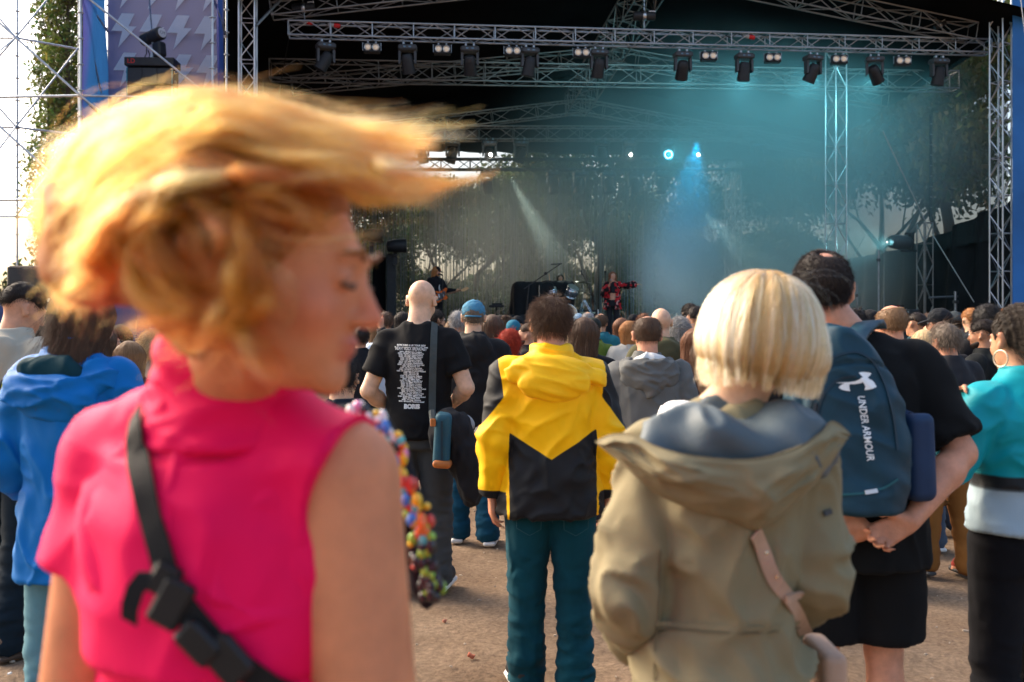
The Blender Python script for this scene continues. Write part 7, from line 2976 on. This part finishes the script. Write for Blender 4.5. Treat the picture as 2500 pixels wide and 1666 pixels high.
for px, py, rz_, sz in ((418, 1410, .5, (.030, .012, .034)), (440, 1470, .5, (.034, .012, .05)), (492, 1560, .8, (.046, .014, .03)), (560, 1600, .85, (.05, .014, .036))):
    h_ = hit(pv, px, py)
    if h_:
        MB().box(h_[0] + h_[1] * .012, sz, (0, rz_, 0), bev=.004).build('buckle', M('black_plastic', (.012, .012, .013), .45), strap)
g_ = []
h_ = hit(pv, 405, 1400)
if h_:
    a = h_[0] + Vector((0, -.015, 0))
    V_, F_ = [], []
    for i, (dx, dy, dz) in enumerate([(0, 0, 0), (-.014, -.004, .001), (-.024, -.005, -.012), (-.030, -.004, -.030), (-.032, 0, -.046)]):
        c_ = a + Vector((dx, dy, dz))
        V_ += [c_ + Vector((-.008, 0, .005)), c_ + Vector((.008, 0, -.004)), c_ + Vector((.008, .002, -.004)), c_ + Vector((-.008, .002, .005))]
        if i:
            k = 4 * i
            F_ += [(k - 4 + p_, k + p_, k + q_, k - 4 + q_) for p_, q_ in ((0, 1), (1, 2), (2, 3), (3, 0))]
    F_ += [(3, 2, 1, 0), tuple(len(V_) - 4 + i for i in range(4))]
    link('strap_tail', mesh('strap_tail', V_, F_, wb), strap)
tag(strap, 'black webbing strap with buckles across the pink top', 'strap')


def dancer_hair():
    """Blown locks: guide curves with depth, many strands round each."""
    r = np.random.default_rng(17)
    D0 = 1.03

    def w3(q):
        return np.array(P(q[0], q[1], D0 + q[2]))
    # sheets of hair: neighbouring guide curves (px, py, depth offset); strands run between them, gathered into locks
    sheets = [
        ([[(640, 410, .03), (480, 290, .02), (300, 290, .01), (165, 390, .0), (95, 540, .0), (118, 665, .01)],
          [(630, 425, .0), (470, 320, -.02), (310, 330, -.03), (190, 450, -.03), (140, 590, -.02), (165, 735, .0)],
          [(600, 445, -.04), (450, 380, -.07), (320, 410, -.08), (230, 520, -.08), (200, 640, -.06), (235, 765, -.03)],
          [(560, 480, -.08), (430, 440, -.11), (320, 490, -.12), (270, 590, -.11), (285, 690, -.09), (370, 740, -.06)]], 4200, .012, 26),
        ([[(575, 430, -.08), (480, 415, -.11), (405, 500, -.12), (420, 600, -.12), (510, 655, -.12), (610, 650, -.11)],
          [(510, 480, -.09), (425, 500, -.12), (372, 575, -.13), (400, 670, -.12), (490, 725, -.11), (600, 735, -.10)],
          [(450, 520, -.09), (355, 560, -.12), (300, 640, -.12), (345, 730, -.10), (460, 785, -.09), (585, 820, -.09)]], 2600, .010, 18),
        ([[(430, 340, .03), (520, 255, .03), (680, 268, .03), (820, 312, .03), (960, 318, .03), (1072, 285, .03)],
          [(460, 380, .0), (560, 290, -.01), (700, 310, -.01), (840, 352, .0), (970, 365, .01), (1085, 345, .02)],
          [(520, 420, -.04), (620, 350, -.05), (750, 372, -.05), (880, 412, -.04), (1000, 430, -.03), (1105, 422, -.01)],
          [(560, 460, -.08), (660, 425, -.09), (780, 445, -.09), (900, 472, -.07), (1010, 490, -.05), (1112, 478, -.03)]], 4200, .009, 24),
        ([[(700, 420, .02), (860, 428, .02), (1000, 438, .02), (1120, 442, .02), (1242, 410, .02)], [(690, 445, .02), (850, 452, .02), (1000, 458, .02), (1120, 452, .02), (1236, 419, .02)]], 220, .004, 3),
        ([[(760, 325, .05), (900, 306, .06), (1050, 308, .08), (1215, 310, .1)], [(760, 340, .05), (900, 322, .06), (1050, 320, .08), (1205, 318, .1)]], 110, .004, 3),
        ([[(250, 450, -.03), (330, 335, -.02), (470, 262, -.01), (640, 262, .0), (800, 312, .01), (970, 325, .02)],
          [(300, 475, -.07), (380, 368, -.07), (520, 305, -.06), (680, 308, -.05), (820, 335, -.03), (990, 345, -.01)],
          [(360, 500, -.10), (440, 405, -.10), (560, 355, -.09), (700, 360, -.08), (830, 400, -.06), (980, 405, -.04)]], 1700, .008, 18),
        ([[(200, 480, .0), (270, 320, .0), (450, 235, .0), (680, 255, .0), (900, 290, .0), (1090, 285, .0)],
          [(240, 560, -.08), (330, 420, -.10), (520, 330, -.10), (760, 380, -.08), (960, 420, -.05), (1150, 440, -.02)]], 260, .02, 60),
        ([[(560, 440, -.09), (680, 470, -.10), (780, 520, -.09), (870, 545, -.07)], [(540, 500, -.10), (630, 545, -.12), (700, 590, -.12), (760, 600, -.11)]], 420, .006, 8),
        ([[(540, 500, -.10), (690, 560, -.12), (850, 575, -.11), (965, 520, -.08)], [(560, 520, -.10), (700, 600, -.12), (860, 612, -.11), (980, 560, -.08)]], 46, .006, 4),
        ([[(600, 600, -.11), (690, 670, -.13), (730, 740, -.12), (700, 830, -.11)], [(570, 640, -.11), (650, 720, -.13), (670, 790, -.12), (640, 850, -.11)]], 60, .006, 5),
        ([[(470, 640, -.06), (460, 740, -.08), (540, 830, -.09), (630, 900, -.09), (690, 985, -.08)], [(540, 680, -.09), (560, 770, -.11), (630, 840, -.11), (700, 885, -.10)]], 1500, .008, 9),
        ([[(330, 600, -.02), (220, 640, -.02), (150, 700, -.01), (130, 755, .0)], [(400, 660, -.05), (300, 700, -.05), (230, 740, -.04), (205, 788, -.03)]], 1200, .010, 8),
        ([[(530, 470, -.10), (610, 540, -.13), (655, 640, -.13), (640, 740, -.12), (590, 820, -.10), (560, 875, -.09)],
          [(480, 500, -.10), (540, 580, -.13), (565, 680, -.13), (540, 780, -.11), (480, 830, -.09), (440, 852, -.07)],
          [(440, 540, -.10), (460, 640, -.12), (440, 740, -.10), (380, 790, -.08), (300, 795, -.05)]], 3000, .009, 18),
        ([[(600, 430, -.08), (480, 400, -.11), (350, 450, -.125), (240, 540, -.12), (150, 640, -.08)],
          [(560, 470, -.10), (440, 470, -.125), (330, 530, -.13), (220, 620, -.11), (150, 700, -.08)],
          [(500, 540, -.10), (400, 560, -.125), (300, 620, -.12), (210, 690, -.10), (160, 750, -.06)]], 2600, .009, 16),
    ]
    out = []
    K_ = 18
    tt = np.linspace(0, 1, K_)

    def spline(C, x):
        m = C.shape[-2]
        Cp = np.concatenate([2 * C[..., :1, :] - C[..., 1:2, :], C, 2 * C[..., -1:, :] - C[..., -2:-1, :]], -2)
        x = x * (m - 1)
        i = np.minimum(x.astype(int), m - 2)
        u = (x - i)[..., None]
        p0, p1, p2, p3 = (np.take_along_axis(Cp, (i + j)[..., None].repeat(3, -1), -2) for j in range(4))
        return .5 * (2 * p1 + (p2 - p0) * u + (2 * p0 - 5 * p1 + 4 * p2 - p3) * u ** 2 + (3 * p1 - p0 - 3 * p2 + p3) * u ** 3)
    tones = []
    for gs, n, dep, ncl in sheets:
        ncl = int(ncl * 1.35)
        n = int(n * .9)
        m = max(len(q) for q in gs)
        G = []
        for q in gs:
            C = np.array([w3(p) for p in q])
            G.append(spline(C, np.linspace(0, 1, m)))
        G = np.array(G)                                   # guides x points x 3
        s0 = r.uniform(0, 1, n)
        cl = r.uniform(0, 1, ncl)
        near = cl[np.abs(s0[:, None] - cl[None]).argmin(1)]
        lock = np.abs(s0[:, None] - cl[None]).argmin(1)
        jit = r.normal(size=(ncl, m, 3)) * np.array([.006, .014, .006])
        ends = r.uniform(.62, 1.0, n) * r.uniform(.88, 1.0, ncl)[lock]
        pull = np.clip(.30 + .5 * tt, 0, 1)[None]
        s = s0[:, None] * (1 - pull) + near[:, None] * pull
        t = tt[None] * ends[:, None]
        # value on every guide, then across the guides
        L = len(gs)
        Gj = np.stack([spline(np.broadcast_to(G[k], (n, m, 3)) + jit[lock], t) for k in range(L)], 1)   # n x L x K x 3
        x = s * (L - 1)
        i = np.minimum(x.astype(int), L - 2)
        u = (x - i)[..., None]
        ii = np.arange(n)[:, None]
        kk = np.arange(K_)[None]
        st = Gj[ii, i, kk] * (1 - u) + Gj[ii, i + 1, kk] * u
        st += (r.normal(size=(n, 1, 3)) * np.array([.35, 1, .35]) * dep)
        st += np.sin(t[..., None] * r.uniform(2, 6, (n, 1, 1)) + r.uniform(0, 6, (n, 1, 3))) * .0022
        fly = r.uniform(0, 1, n) < .07
        st[fly] += (r.normal(size=(fly.sum(), 1, 3)) * .018) * tt[None, :, None]
        out.append(st)
        tones.append(r.choice(4, ncl, p=(.27, .33, .27, .13))[lock])
    A = np.concatenate(out)
    T_ = np.concatenate(tones)
    # scalp hair volume that the locks grow out of
    g = SDF()
    phd.ell(g, (0, -.022, .03), (.085, .104, .098), k=0)
    phd.half(g, (0, .058, .04), (0, .93, -.36), .02)
    phd.ell(g, (.0, .10, -.06), (.09, .085, .085), k=.02, op='s')
    V, Fq = g.surf(.006)
    sc = link('hair', mesh('hair', V, Fq, hair_base('dancer', (.30, .10, .02)), True))
    sc.parent = pb_
    g = SDF()
    for (px, py, dy), rr_ in (((420, 480, 0), .085), ((300, 520, -.01), .07), ((420, 620, .0), .07), ((250, 620, -.01), .045), ((560, 360, .0), .045), ((480, 720, -.01), .04), ((520, 790, -.03), .03)):
        g.ell(tuple(w3((px, py, dy))), (rr_ * .85, .05, rr_ * .72), k=.05)
    V, Fq = g.surf(.008)
    N = vnormals(V, Fq)
    V = V + N * ((ridge(V * np.array([9, 14, 16]), 7) - .6) * .05)[:, None]
    wmesh('inner_hair', V, Fq, hair_base('dancer_in', (.34, .10, .018)), pb_)
    Ti = np.array(pb_.matrix_basis.inverted())
    A = A.reshape(-1, 3) @ Ti[:3, :3].T + Ti[:3, 3]
    A = A.reshape(-1, K_, 3)
    for k, (nm, c0, c1) in enumerate((('lock_deep', (.15, .022, .003), (.28, .055, .006)), ('lock_mid', (.36, .075, .006), (.54, .15, .018)), ('lock_gold', (.44, .115, .012), (.58, .19, .028)), ('lock_pale', (.54, .22, .045), (.66, .34, .10)))):
        strands('hair_strands', A[T_ == k], .00019, hair_mat(nm, c0, c1, .34, True), sc)


dancer_hair()


# ------------------------------------------------------------------ beaded shoulder piece beyond her right arm
def beads():
    r = random.Random(9)
    cols = [(.75, .75, .72), (.75, .75, .72), (.75, .50, .02), (.75, .18, .03), (.05, .2, .6), (.7, .25, .45), (.1, .5, .5), (.25, .5, .05), (.55, .06, .04), (.02, .02, .025)]
    ball = []
    for i, c in enumerate(cols):
        ball.append(MB().lathe([(0, -1), (.5, -.86), (.86, -.5), (1, 0), (.86, .5), (.5, .86), (0, 1)], 10).me('bead', M('bead%d' % i, c, .25, var=.1, spec=.6), True))
    root = empty('beaded_collar', P(950, 1100, 1.42))
    path = [(850, 1010), (890, 1030), (930, 1050), (965, 1110), (990, 1180), (1020, 1250), (1035, 1330), (1050, 1410), (1060, 1460)]
    # dark backing cloth
    g = SDF()
    g.chain([tuple(P(x - 18, y + 10, 1.47)) for x, y in path], [.02, .024, .028, .028, .027, .025, .022, .018, .012], k=.02)
    V, Fq = g.surf(.008)
    link('backing', mesh('backing', V, Fq, cloth('bead_back', (.012, .012, .016), .9), True), root, Matrix.Identity(4))
    n = 0
    for i in range(len(path) - 1):
        for k in range(20):
            t = k / 20
            x = path[i][0] + (path[i + 1][0] - path[i][0]) * t
            y = path[i][1] + (path[i + 1][1] - path[i][1]) * t
            off = r.uniform(-44, 34) * (1 - .35 * i / 8)
            late = (i + t) / 8
            ci = r.choice([0, 0, 1, 1, 5, 6, 9, 4, 2]) if late < .32 else (r.choice([2, 3, 4, 5, 6, 7, 2, 3, 8]) if late < .75 else r.choice([9, 9, 9, 8, 3, 7, 9]))
            s = r.uniform(.0045, .0085)
            nx, ny = path[i + 1][1] - path[i][1], -(path[i + 1][0] - path[i][0])
            L = math.hypot(nx, ny)
            p = P(x + nx / L * off, y + ny / L * off, 1.425 + .018 * (off / 45) ** 2 + r.uniform(-.004, .004))
            link('bead', ball[ci], root, Matrix.Translation(p) @ Matrix.Diagonal((s, s, s * r.uniform(.8, 1.8), 1)) )
    tag(root, 'strip of white and coloured beads on dark cloth beyond the pink shoulder', 'beadwork')


beads()

# ------------------------------------------------------------------ musicians
def on_stage(px, v, top, zb=DECK):
    p = on_v(px, HY, v)
    H = HC + (HY - top) / F * p.y - zb
    return Vector((p.x, p.y, zb)), H


# singer
loc, H = on_stage(1496, 2.0, 664)
red, blk, crm = np.array((.45, .02, .025)), np.array((.015, .012, .014)), np.array((.55, .25, .22))
s_, shd, stop = build_person('person', loc, PI - .12, H, dict(
    h=.013, hh=.011, gh=.016, th=.022, hair='long', hcol='auburn', fem=True, skin='a', seed=151, ns=900, sr=.002, head=(.25, .22, 0), top='sleeveless', e=.012, bot=1.17, tcol=(.02, .02, .022), bottom='slim', bcol=(.02, .02, .023), eyes=1, brows=1,
    arms=(((.40, .06, 1.36), (.62, .10, 1.40), (1, .1, .05), (0, 0, -1)), ((.24, .08, 1.14), (.06, .22, 1.42), (-.2, .3, .9), (-.5, -.4, .2))), curl=.5))
tag(s_, 'singer with outstretched arm in a red floral kimono and black trousers', 'person', 'band on stage')
g = SDF()
g.loft([(.72, 0, -.02, .25, .17), (1.0, 0, -.015, .22, .16), (1.25, 0, -.01, .205, .15), (1.38, 0, -.01, .19, .13), (1.45, 0, -.012, .12, .1)], k=0)
for sd, el, wr in ((-1, (-.40, .06, 1.36), (-.56, .09, 1.39)), (1, (.24, .08, 1.14), (.15, .15, 1.28))):
    g.cone((.165 * sd, -.008, 1.398), el, .085, .085, .03)
    g.cone(el, wr, .085, .10, .02)
g.loft([(.6, -.0, .17, .085, .17), (1.2, 0, .17, .07, .16), (1.5, 0, .12, .05, .12)], k=.01, op='s')
g.loft([(.6, 0, 0, .2, .13), (1.1, 0, .0, .185, .13), (1.3, 0, .0, .18, .125)], k=.01, op='s')
V, Fq = g.surf(.014)
V = fold(V, vnormals(V, Fq), .02, (7, 7, 4), 5)
nz_ = vnoise(V * 16, 3)
nz2 = vnoise(V * 23, 8)
cc = np.where((nz_ > .56)[:, None], red[None], np.where((nz2 > .72)[:, None], crm[None], blk[None]))
kim = link('kimono', mesh('kimono', V, Fq, cloth('kimono', (.3, .02, .02), .8, attr='Col', wr=.2), True))
set_col(kim.data, cc)
kim.parent = s_
mic = empty('microphone')
q = s_.matrix_basis @ Vector((.045, .235, 1.47))
MB().tube([q + Vector((0, .0, -.11)), q + Vector((0, -.01, .02))], [.012, .016], 8).build('handle', BLACK, mic)
MB().lathe([(0, -.03), (.02, -.02), (.028, 0), (.02, .022), (0, .03)], 12, Matrix.Translation(q + Vector((0, -.012, .04)))).build('grille', M('mic_grille', (.3, .3, .3), .4, .8), mic)
tag(mic, 'microphone held to the singer\'s mouth', 'microphone')

# guitarist
loc, H = on_stage(1064, 2.4, 652)
g_, ghd2, gtop2 = build_person('person', loc, -PI / 2 - .75, H, dict(
    h=.013, hh=.011, gh=.016, th=.022, hair='mid', hcol='ginger', skin='a', seed=161, ns=700, sr=.002, head=(.35, -.22, 0), cap=('cap', (.012, .012, .013)), top='jacket', tcol=(.010, .010, .012), bcol=(.010, .010, .012), beard=1,
    arms=(((.26, .10, 1.15), (.42, .30, 1.14), (.4, .6, .3), (-.3, .3, .9)), ((.26, -.02, 1.14), (.05, .22, 1.06), (-.6, .5, -.4), (0, -.9, .1))), curl=.9))
tag(g_, 'guitarist in black with a black cap playing an orange guitar', 'person', 'band on stage')


def guitar():
    c = on_v(1078, 722, 2.12)
    n = on_v(1131, 708, 1.95)
    d = (n - c).normalized()
    up = Vector((0, 0, 1))
    fr = Vector((.25, -1, .1))
    fr = (fr - d * fr.dot(d)).normalized()
    u2 = fr.cross(d) * -1
    if u2.z < 0:
        u2 = -u2
    mt = Matrix((d, u2, fr)).transposed().to_4x4()
    mt.translation = c
    root = empty('electric_guitar', c)
    body = [(-.24, .02), (-.22, .12), (-.12, .155), (-.02, .115), (.06, .13), (.17, .175), (.20, .13), (.14, .06), (.12, -.02), (.16, -.09), (.10, -.14), (.0, -.115), (-.10, -.16), (-.2, -.15), (-.255, -.07)]

    def ext(poly, z0, z1):
        k = len(poly)
        V_ = [mt @ Vector((x, y, z0)) for x, y in poly] + [mt @ Vector((x, y, z1)) for x, y in poly]
        F_ = [tuple(range(k))[::-1], tuple(range(k, 2 * k))] + [(i, (i + 1) % k, (i + 1) % k + k, i + k) for i in range(k)]
        return V_, F_
    V_, F_ = ext(body, -.022, .022)
    link('guitar_body', mesh('guitar_body', V_, F_, M('orange_lacquer', (.62, .12, .015), .25, var=.08, coat=.5)), root, Matrix.Identity(4))
    V_, F_ = ext([(-.1, .08), (.02, .07), (.13, .1), (.12, .0), (.02, -.09), (-.12, -.12), (-.2, -.09), (-.1, -.02)], .023, .027)
    link('pickguard', mesh('pickguard', V_, F_, M('pickguard', (.06, .065, .07), .3)), root, Matrix.Identity(4))
    for x in (-.06, .05):
        V_, F_ = ext([(x - .015, -.04), (x + .015, -.04), (x + .015, .05), (x - .015, .05)], .028, .036)
        link('pickup', mesh('pickup', V_, F_, M('pickup', (.7, .7, .68), .4)), root, Matrix.Identity(4))
    V_, F_ = ext([(.1, -.026), (.56, -.021), (.56, .021), (.1, .026)], .012, .036)
    link('neck', mesh('neck', V_, F_, M('rosewood', (.16, .09, .05), .5)), root, Matrix.Identity(4))
    V_, F_ = ext([(.56, -.024), (.62, -.045), (.72, -.03), (.77, .0), (.75, .05), (.68, .045), (.62, .03), (.56, .022)], .01, .028)
    link('headstock', mesh('headstock', V_, F_, M('maple', (.62, .38, .18), .4)), root, Matrix.Identity(4))
    for x, y in ((-.16, -.06), (-.12, -.09), (-.2, .03)):
        MB().lathe([(.013, 0), (.013, .015), (0, .017)], 10, mt @ Matrix.Translation((x, y, .027))).build('knob', M('cream_knob', (.7, .66, .55), .4), root, Matrix.Identity(4))
    sh = g_.matrix_basis @ Vector((-.08, .06, 1.46))
    MB().tube([mt @ Vector((-.24, .0, 0)), mt @ Vector((-.2, .2, .02)), sh], .018, 6).build('strap', BLACK, root, Matrix.Identity(4))
    tag(root, 'orange electric guitar with dark pickguard held by the guitarist', 'guitar')


guitar()
# white print on the guitarist's shirt, red badge on the cap
for nm, pts_, c_, par in (('shirt_print', [(.0, .145, 1.30), (.02, .15, 1.26), (.03, .155, 1.2), (.015, .16, 1.12), (-.01, .155, 1.2)], (.6, .6, .58), gtop2),):
    MB().tube(pts_, [.004, .012, .014, .012, .004], 6).build(nm, M('shirt_print', c_, .7)).parent = par
MB().lathe([(.02, 0), (.02, .004), (.012, .005)], 14, Matrix.Translation(ghd2.p(.0, .098, .062)) @ (ghd2.R @ Matrix.Rotation(-1.2, 3, 'X')).to_4x4()).build('badge', M('red_badge', (.55, .05, .04), .5)).parent = g_
ms = empty('microphone_stand', base_of(1081, 1.9))
hm_ = on_v(1081, 672, 1.9)
f_ = hm_ - ms.matrix_basis.translation
MB().tube([(0, 0, 0), (0, 0, 1.2), f_ + Vector((-.0, 0, -.12)), f_], .011, 8).build('post', BLACK).parent = ms
MB().tube([f_, f_ + Vector((-.12, .02, .03))], [.02, .026], 8).build('microphone', BLACK).parent = ms
MB().lathe([(.15, 0), (.15, .02), (.02, .03)], 16).build('foot', BLACK).parent = ms
tag(ms, 'black microphone stand in front of the guitarist', 'microphone stand')

# drummer
p = on_v(1367, HY, 5.9)
loc = Vector((p.x, p.y, 0))
H = 1.78
ztop = HC + (HY - 670) / F * p.y
loc.z = ztop - H * 1.0
d_, dhd, _ = build_person('person', loc, PI - .15, H, dict(
    h=.013, hh=.011, gh=.016, th=.022, hair='mid', hcol='dark', skin='a', seed=171, ns=700, sr=.002, head=(.35, -.1, 0), top='tee', tcol=(.012, .012, .014), bcol=(.02, .02, .025), sit=True, beard=1, glasses=1, eyes=1, brows=1,
    arms=(((.30, .06, 1.16), (.20, .24, 1.36), (-.1, .2, .9), (-.4, .8, 0)), ((.31, .05, 1.16), (.26, .24, 1.36), (.1, .2, .9), (-.4, .8, 0))), curl=1.2))
tag(d_, 'drummer in a black tee with both sticks raised', 'person', 'band on stage')
for i, (w_, t_) in enumerate(((Vector((-.20, .28, 1.42)), Vector((-.16, .30, 1.78))), (Vector((.26, .28, 1.40)), Vector((.30, .32, 1.76))))):
    a, b = d_.matrix_basis @ w_, d_.matrix_basis @ t_
    dr_ = rod('drumstick', a - (b - a) * .15, b, .011, M('hickory', (.55, .36, .2), .5))
    tag(dr_, ['wooden drumstick in the drummer\'s hand nearer the singer', 'wooden drumstick in the drummer\'s hand nearer the black cover'][i], 'drumstick')
st = empty('drum_stool', Vector((loc.x, loc.y, DECK + .6)))
hs_ = loc.z + .8 * H / 1.75 - DECK - .6
MB().lathe([(.15, hs_ - .08), (.17, hs_ - .06), (.17, hs_ - .02), (.15, hs_)], 18).build('seat', BLACK).parent = st
MB().tube([(0, 0, .02), (0, 0, hs_ - .06)], .025, 8).build('post', STEEL).parent = st
tag(st, 'round black stool under the drummer', 'stool')

# crew member at the right of the stage
loc, H = on_stage(1836, 3.2, 668)
c_, _, _ = build_person('person', loc, PI * .5, H, dict(h=.013, gh=.016, th=.02, hair='none', skin='e', seed=181, top='tee', tcol=K, bcol=K, ns=0))
tag(c_, 'crew member in black standing in the smoke', 'person', 'band on stage')


# ------------------------------------------------------------------ stage smoke and the lamps that light it
def smoke_material(name, colr, dens, scale, seed, aniso=.1, thresh=.42):
    m = bpy.data.materials.new(name)
    m.use_nodes = True
    n, l = m.node_tree.nodes, m.node_tree.links
    n.remove(n['Principled BSDF'])
    v = n.new('ShaderNodeVolumePrincipled')
    v.inputs['Color'].default_value = lin(colr)
    v.inputs['Anisotropy'].default_value = aniso
    tc = n.new('ShaderNodeTexCoord')
    nz = n.new('ShaderNodeTexNoise')
    nz.inputs['Scale'].default_value = scale
    nz.inputs['Detail'].default_value = 3
    nz.inputs['Distortion'].default_value = .6
    mp = n.new('ShaderNodeMapping')
    mp.inputs['Location'].default_value = (seed * 3.1, seed * 1.7, 0)
    l.new(tc.outputs['Object'], mp.inputs[0])
    l.new(mp.outputs[0], nz.inputs['Vector'])
    # fade to nothing towards the skin of the ellipsoid (generated coordinates 0..1)
    sp = n.new('ShaderNodeVectorMath')
    sp.operation = 'DISTANCE'
    sp.inputs[1].default_value = (.5, .5, .5)
    l.new(tc.outputs['Generated'], sp.inputs[0])
    fr = n.new('ShaderNodeMapRange')
    fr.interpolation_type = 'SMOOTHSTEP'
    fr.inputs['From Min'].default_value = .5
    fr.inputs['From Max'].default_value = .08
    l.new(sp.outputs['Value'], fr.inputs['Value'])
    nr = n.new('ShaderNodeMapRange')
    nr.inputs['From Min'].default_value = thresh - .22
    nr.inputs['From Max'].default_value = thresh + .25
    nr.inputs['To Min'].default_value = .15
    l.new(nz.outputs['Fac'], nr.inputs['Value'])
    mu = n.new('ShaderNodeMath')
    mu.operation = 'MULTIPLY'
    l.new(fr.outputs[0], mu.inputs[0])
    l.new(nr.outputs[0], mu.inputs[1])
    m2 = n.new('ShaderNodeMath')
    m2.operation = 'MULTIPLY'
    m2.inputs[1].default_value = dens
    l.new(mu.outputs[0], m2.inputs[0])
    l.new(m2.outputs[0], v.inputs['Density'])
    l.new(v.outputs[0], n['Material Output'].inputs['Volume'])
    return m


def smoke(c, r, mat, label):
    prof = [(math.sin(a), -math.cos(a)) for a in np.linspace(0, PI, 13)]
    me = MB().lathe([(max(q[0], 1e-6), q[1]) for q in prof], 24).me('smoke', mat)
    o = link('smoke', me)
    o.matrix_basis = Matrix.Translation(c) @ Matrix.Rotation(SA, 4, 'Z') @ Matrix.Diagonal((r[0], r[1], r[2], 1))
    tag(o, label, kind='stuff')


smoke(S(14.4, 5.4, 6.8), (9.0, 5.4, 5.0), smoke_material('smoke_teal_tint', (.60, .88, .92), .40, 1.1, 1), 'stage smoke tinted with teal lamp colour drifting under the right half of the roof')  # teal of the stage lamps is also tinted into the smoke colour
smoke(S(13.2, 7.6, 3.6), (2.4, 2.6, 3.4), smoke_material('smoke_blue_tint', (.55, .8, .95), .55, 1.5, 2), 'blue lit stage smoke beside the string curtain')  # scatter colour carries some of the blue lamp light
smoke(S(15.6, 5.2, 3.4), (5.0, 4.8, 3.2), smoke_material('smoke_thin_tint', (.65, .88, .9), .30, 1.3, 3), 'thin smoke over the right side of the stage floor')  # greyish smoke whose colour has the teal lamp light mixed in
smoke(S(7.2, 7.0, 4.8), (4.2, 3.0, 3.6), smoke_material('smoke_beam', (.85, .9, .85), .22, 1.2, 4), 'thin smoke in the white beam above the drums')


def spot(name, a, b, colr, energy, ang, blend=.35):
    l_ = bpy.data.lights.new(name, 'SPOT')
    l_.energy = energy
    l_.color = colr
    l_.spot_size = math.radians(ang)
    l_.spot_blend = blend
    l_.shadow_soft_size = .08
    o = bpy.data.objects.new(name, l_)
    COL.objects.link(o)
    a, b = Vector(a), Vector(b)
    o.location = a
    o.rotation_euler = (a - b).to_track_quat('Z', 'Y').to_euler()
    return o


CY = (.05, .62, .85)
for px_, u_, e_ in ((1293, 8.5, 40), (1462, 10.5, 80), (1667, 12.0, 110), (1817, 13.6, 130), (1985, 15.2, 150), (2135, 16.6, 150), (2292, 17.5, 130)):
    spot('cyan_wash', on_v(px_, 190, .9), S(u_, 7.0, 6.8), (.17, .58, .68), e_ * .8, 150, 1.0)
spot('cyan_wash', on_v(1630, 378, 9.0), S(14.0, 1.0, 6.5), (.12, .6, .72), 70, 110, 1.0)
spot('side_wash', on_v(2180, 592, 3.4), S(13.0, 6.5, 4.0), (.25, .62, .66), 60, 110, 1.0)
spot('blue_wash', on_v(1702, 345, 8.2), S(12.95, 8.8, 1.5), (.0, .42, .85), 850, 60, 1.0)
spot('white_beam', on_v(1246, 432, 9.2), on_v(1360, 640, 6.0), (.85, 1.0, .9), 700, 13, .4)
spot('white_beam', on_v(1716, 520, 9.0), on_v(1850, 650, 5.0), (.85, 1.0, .9), 350, 16, .5)
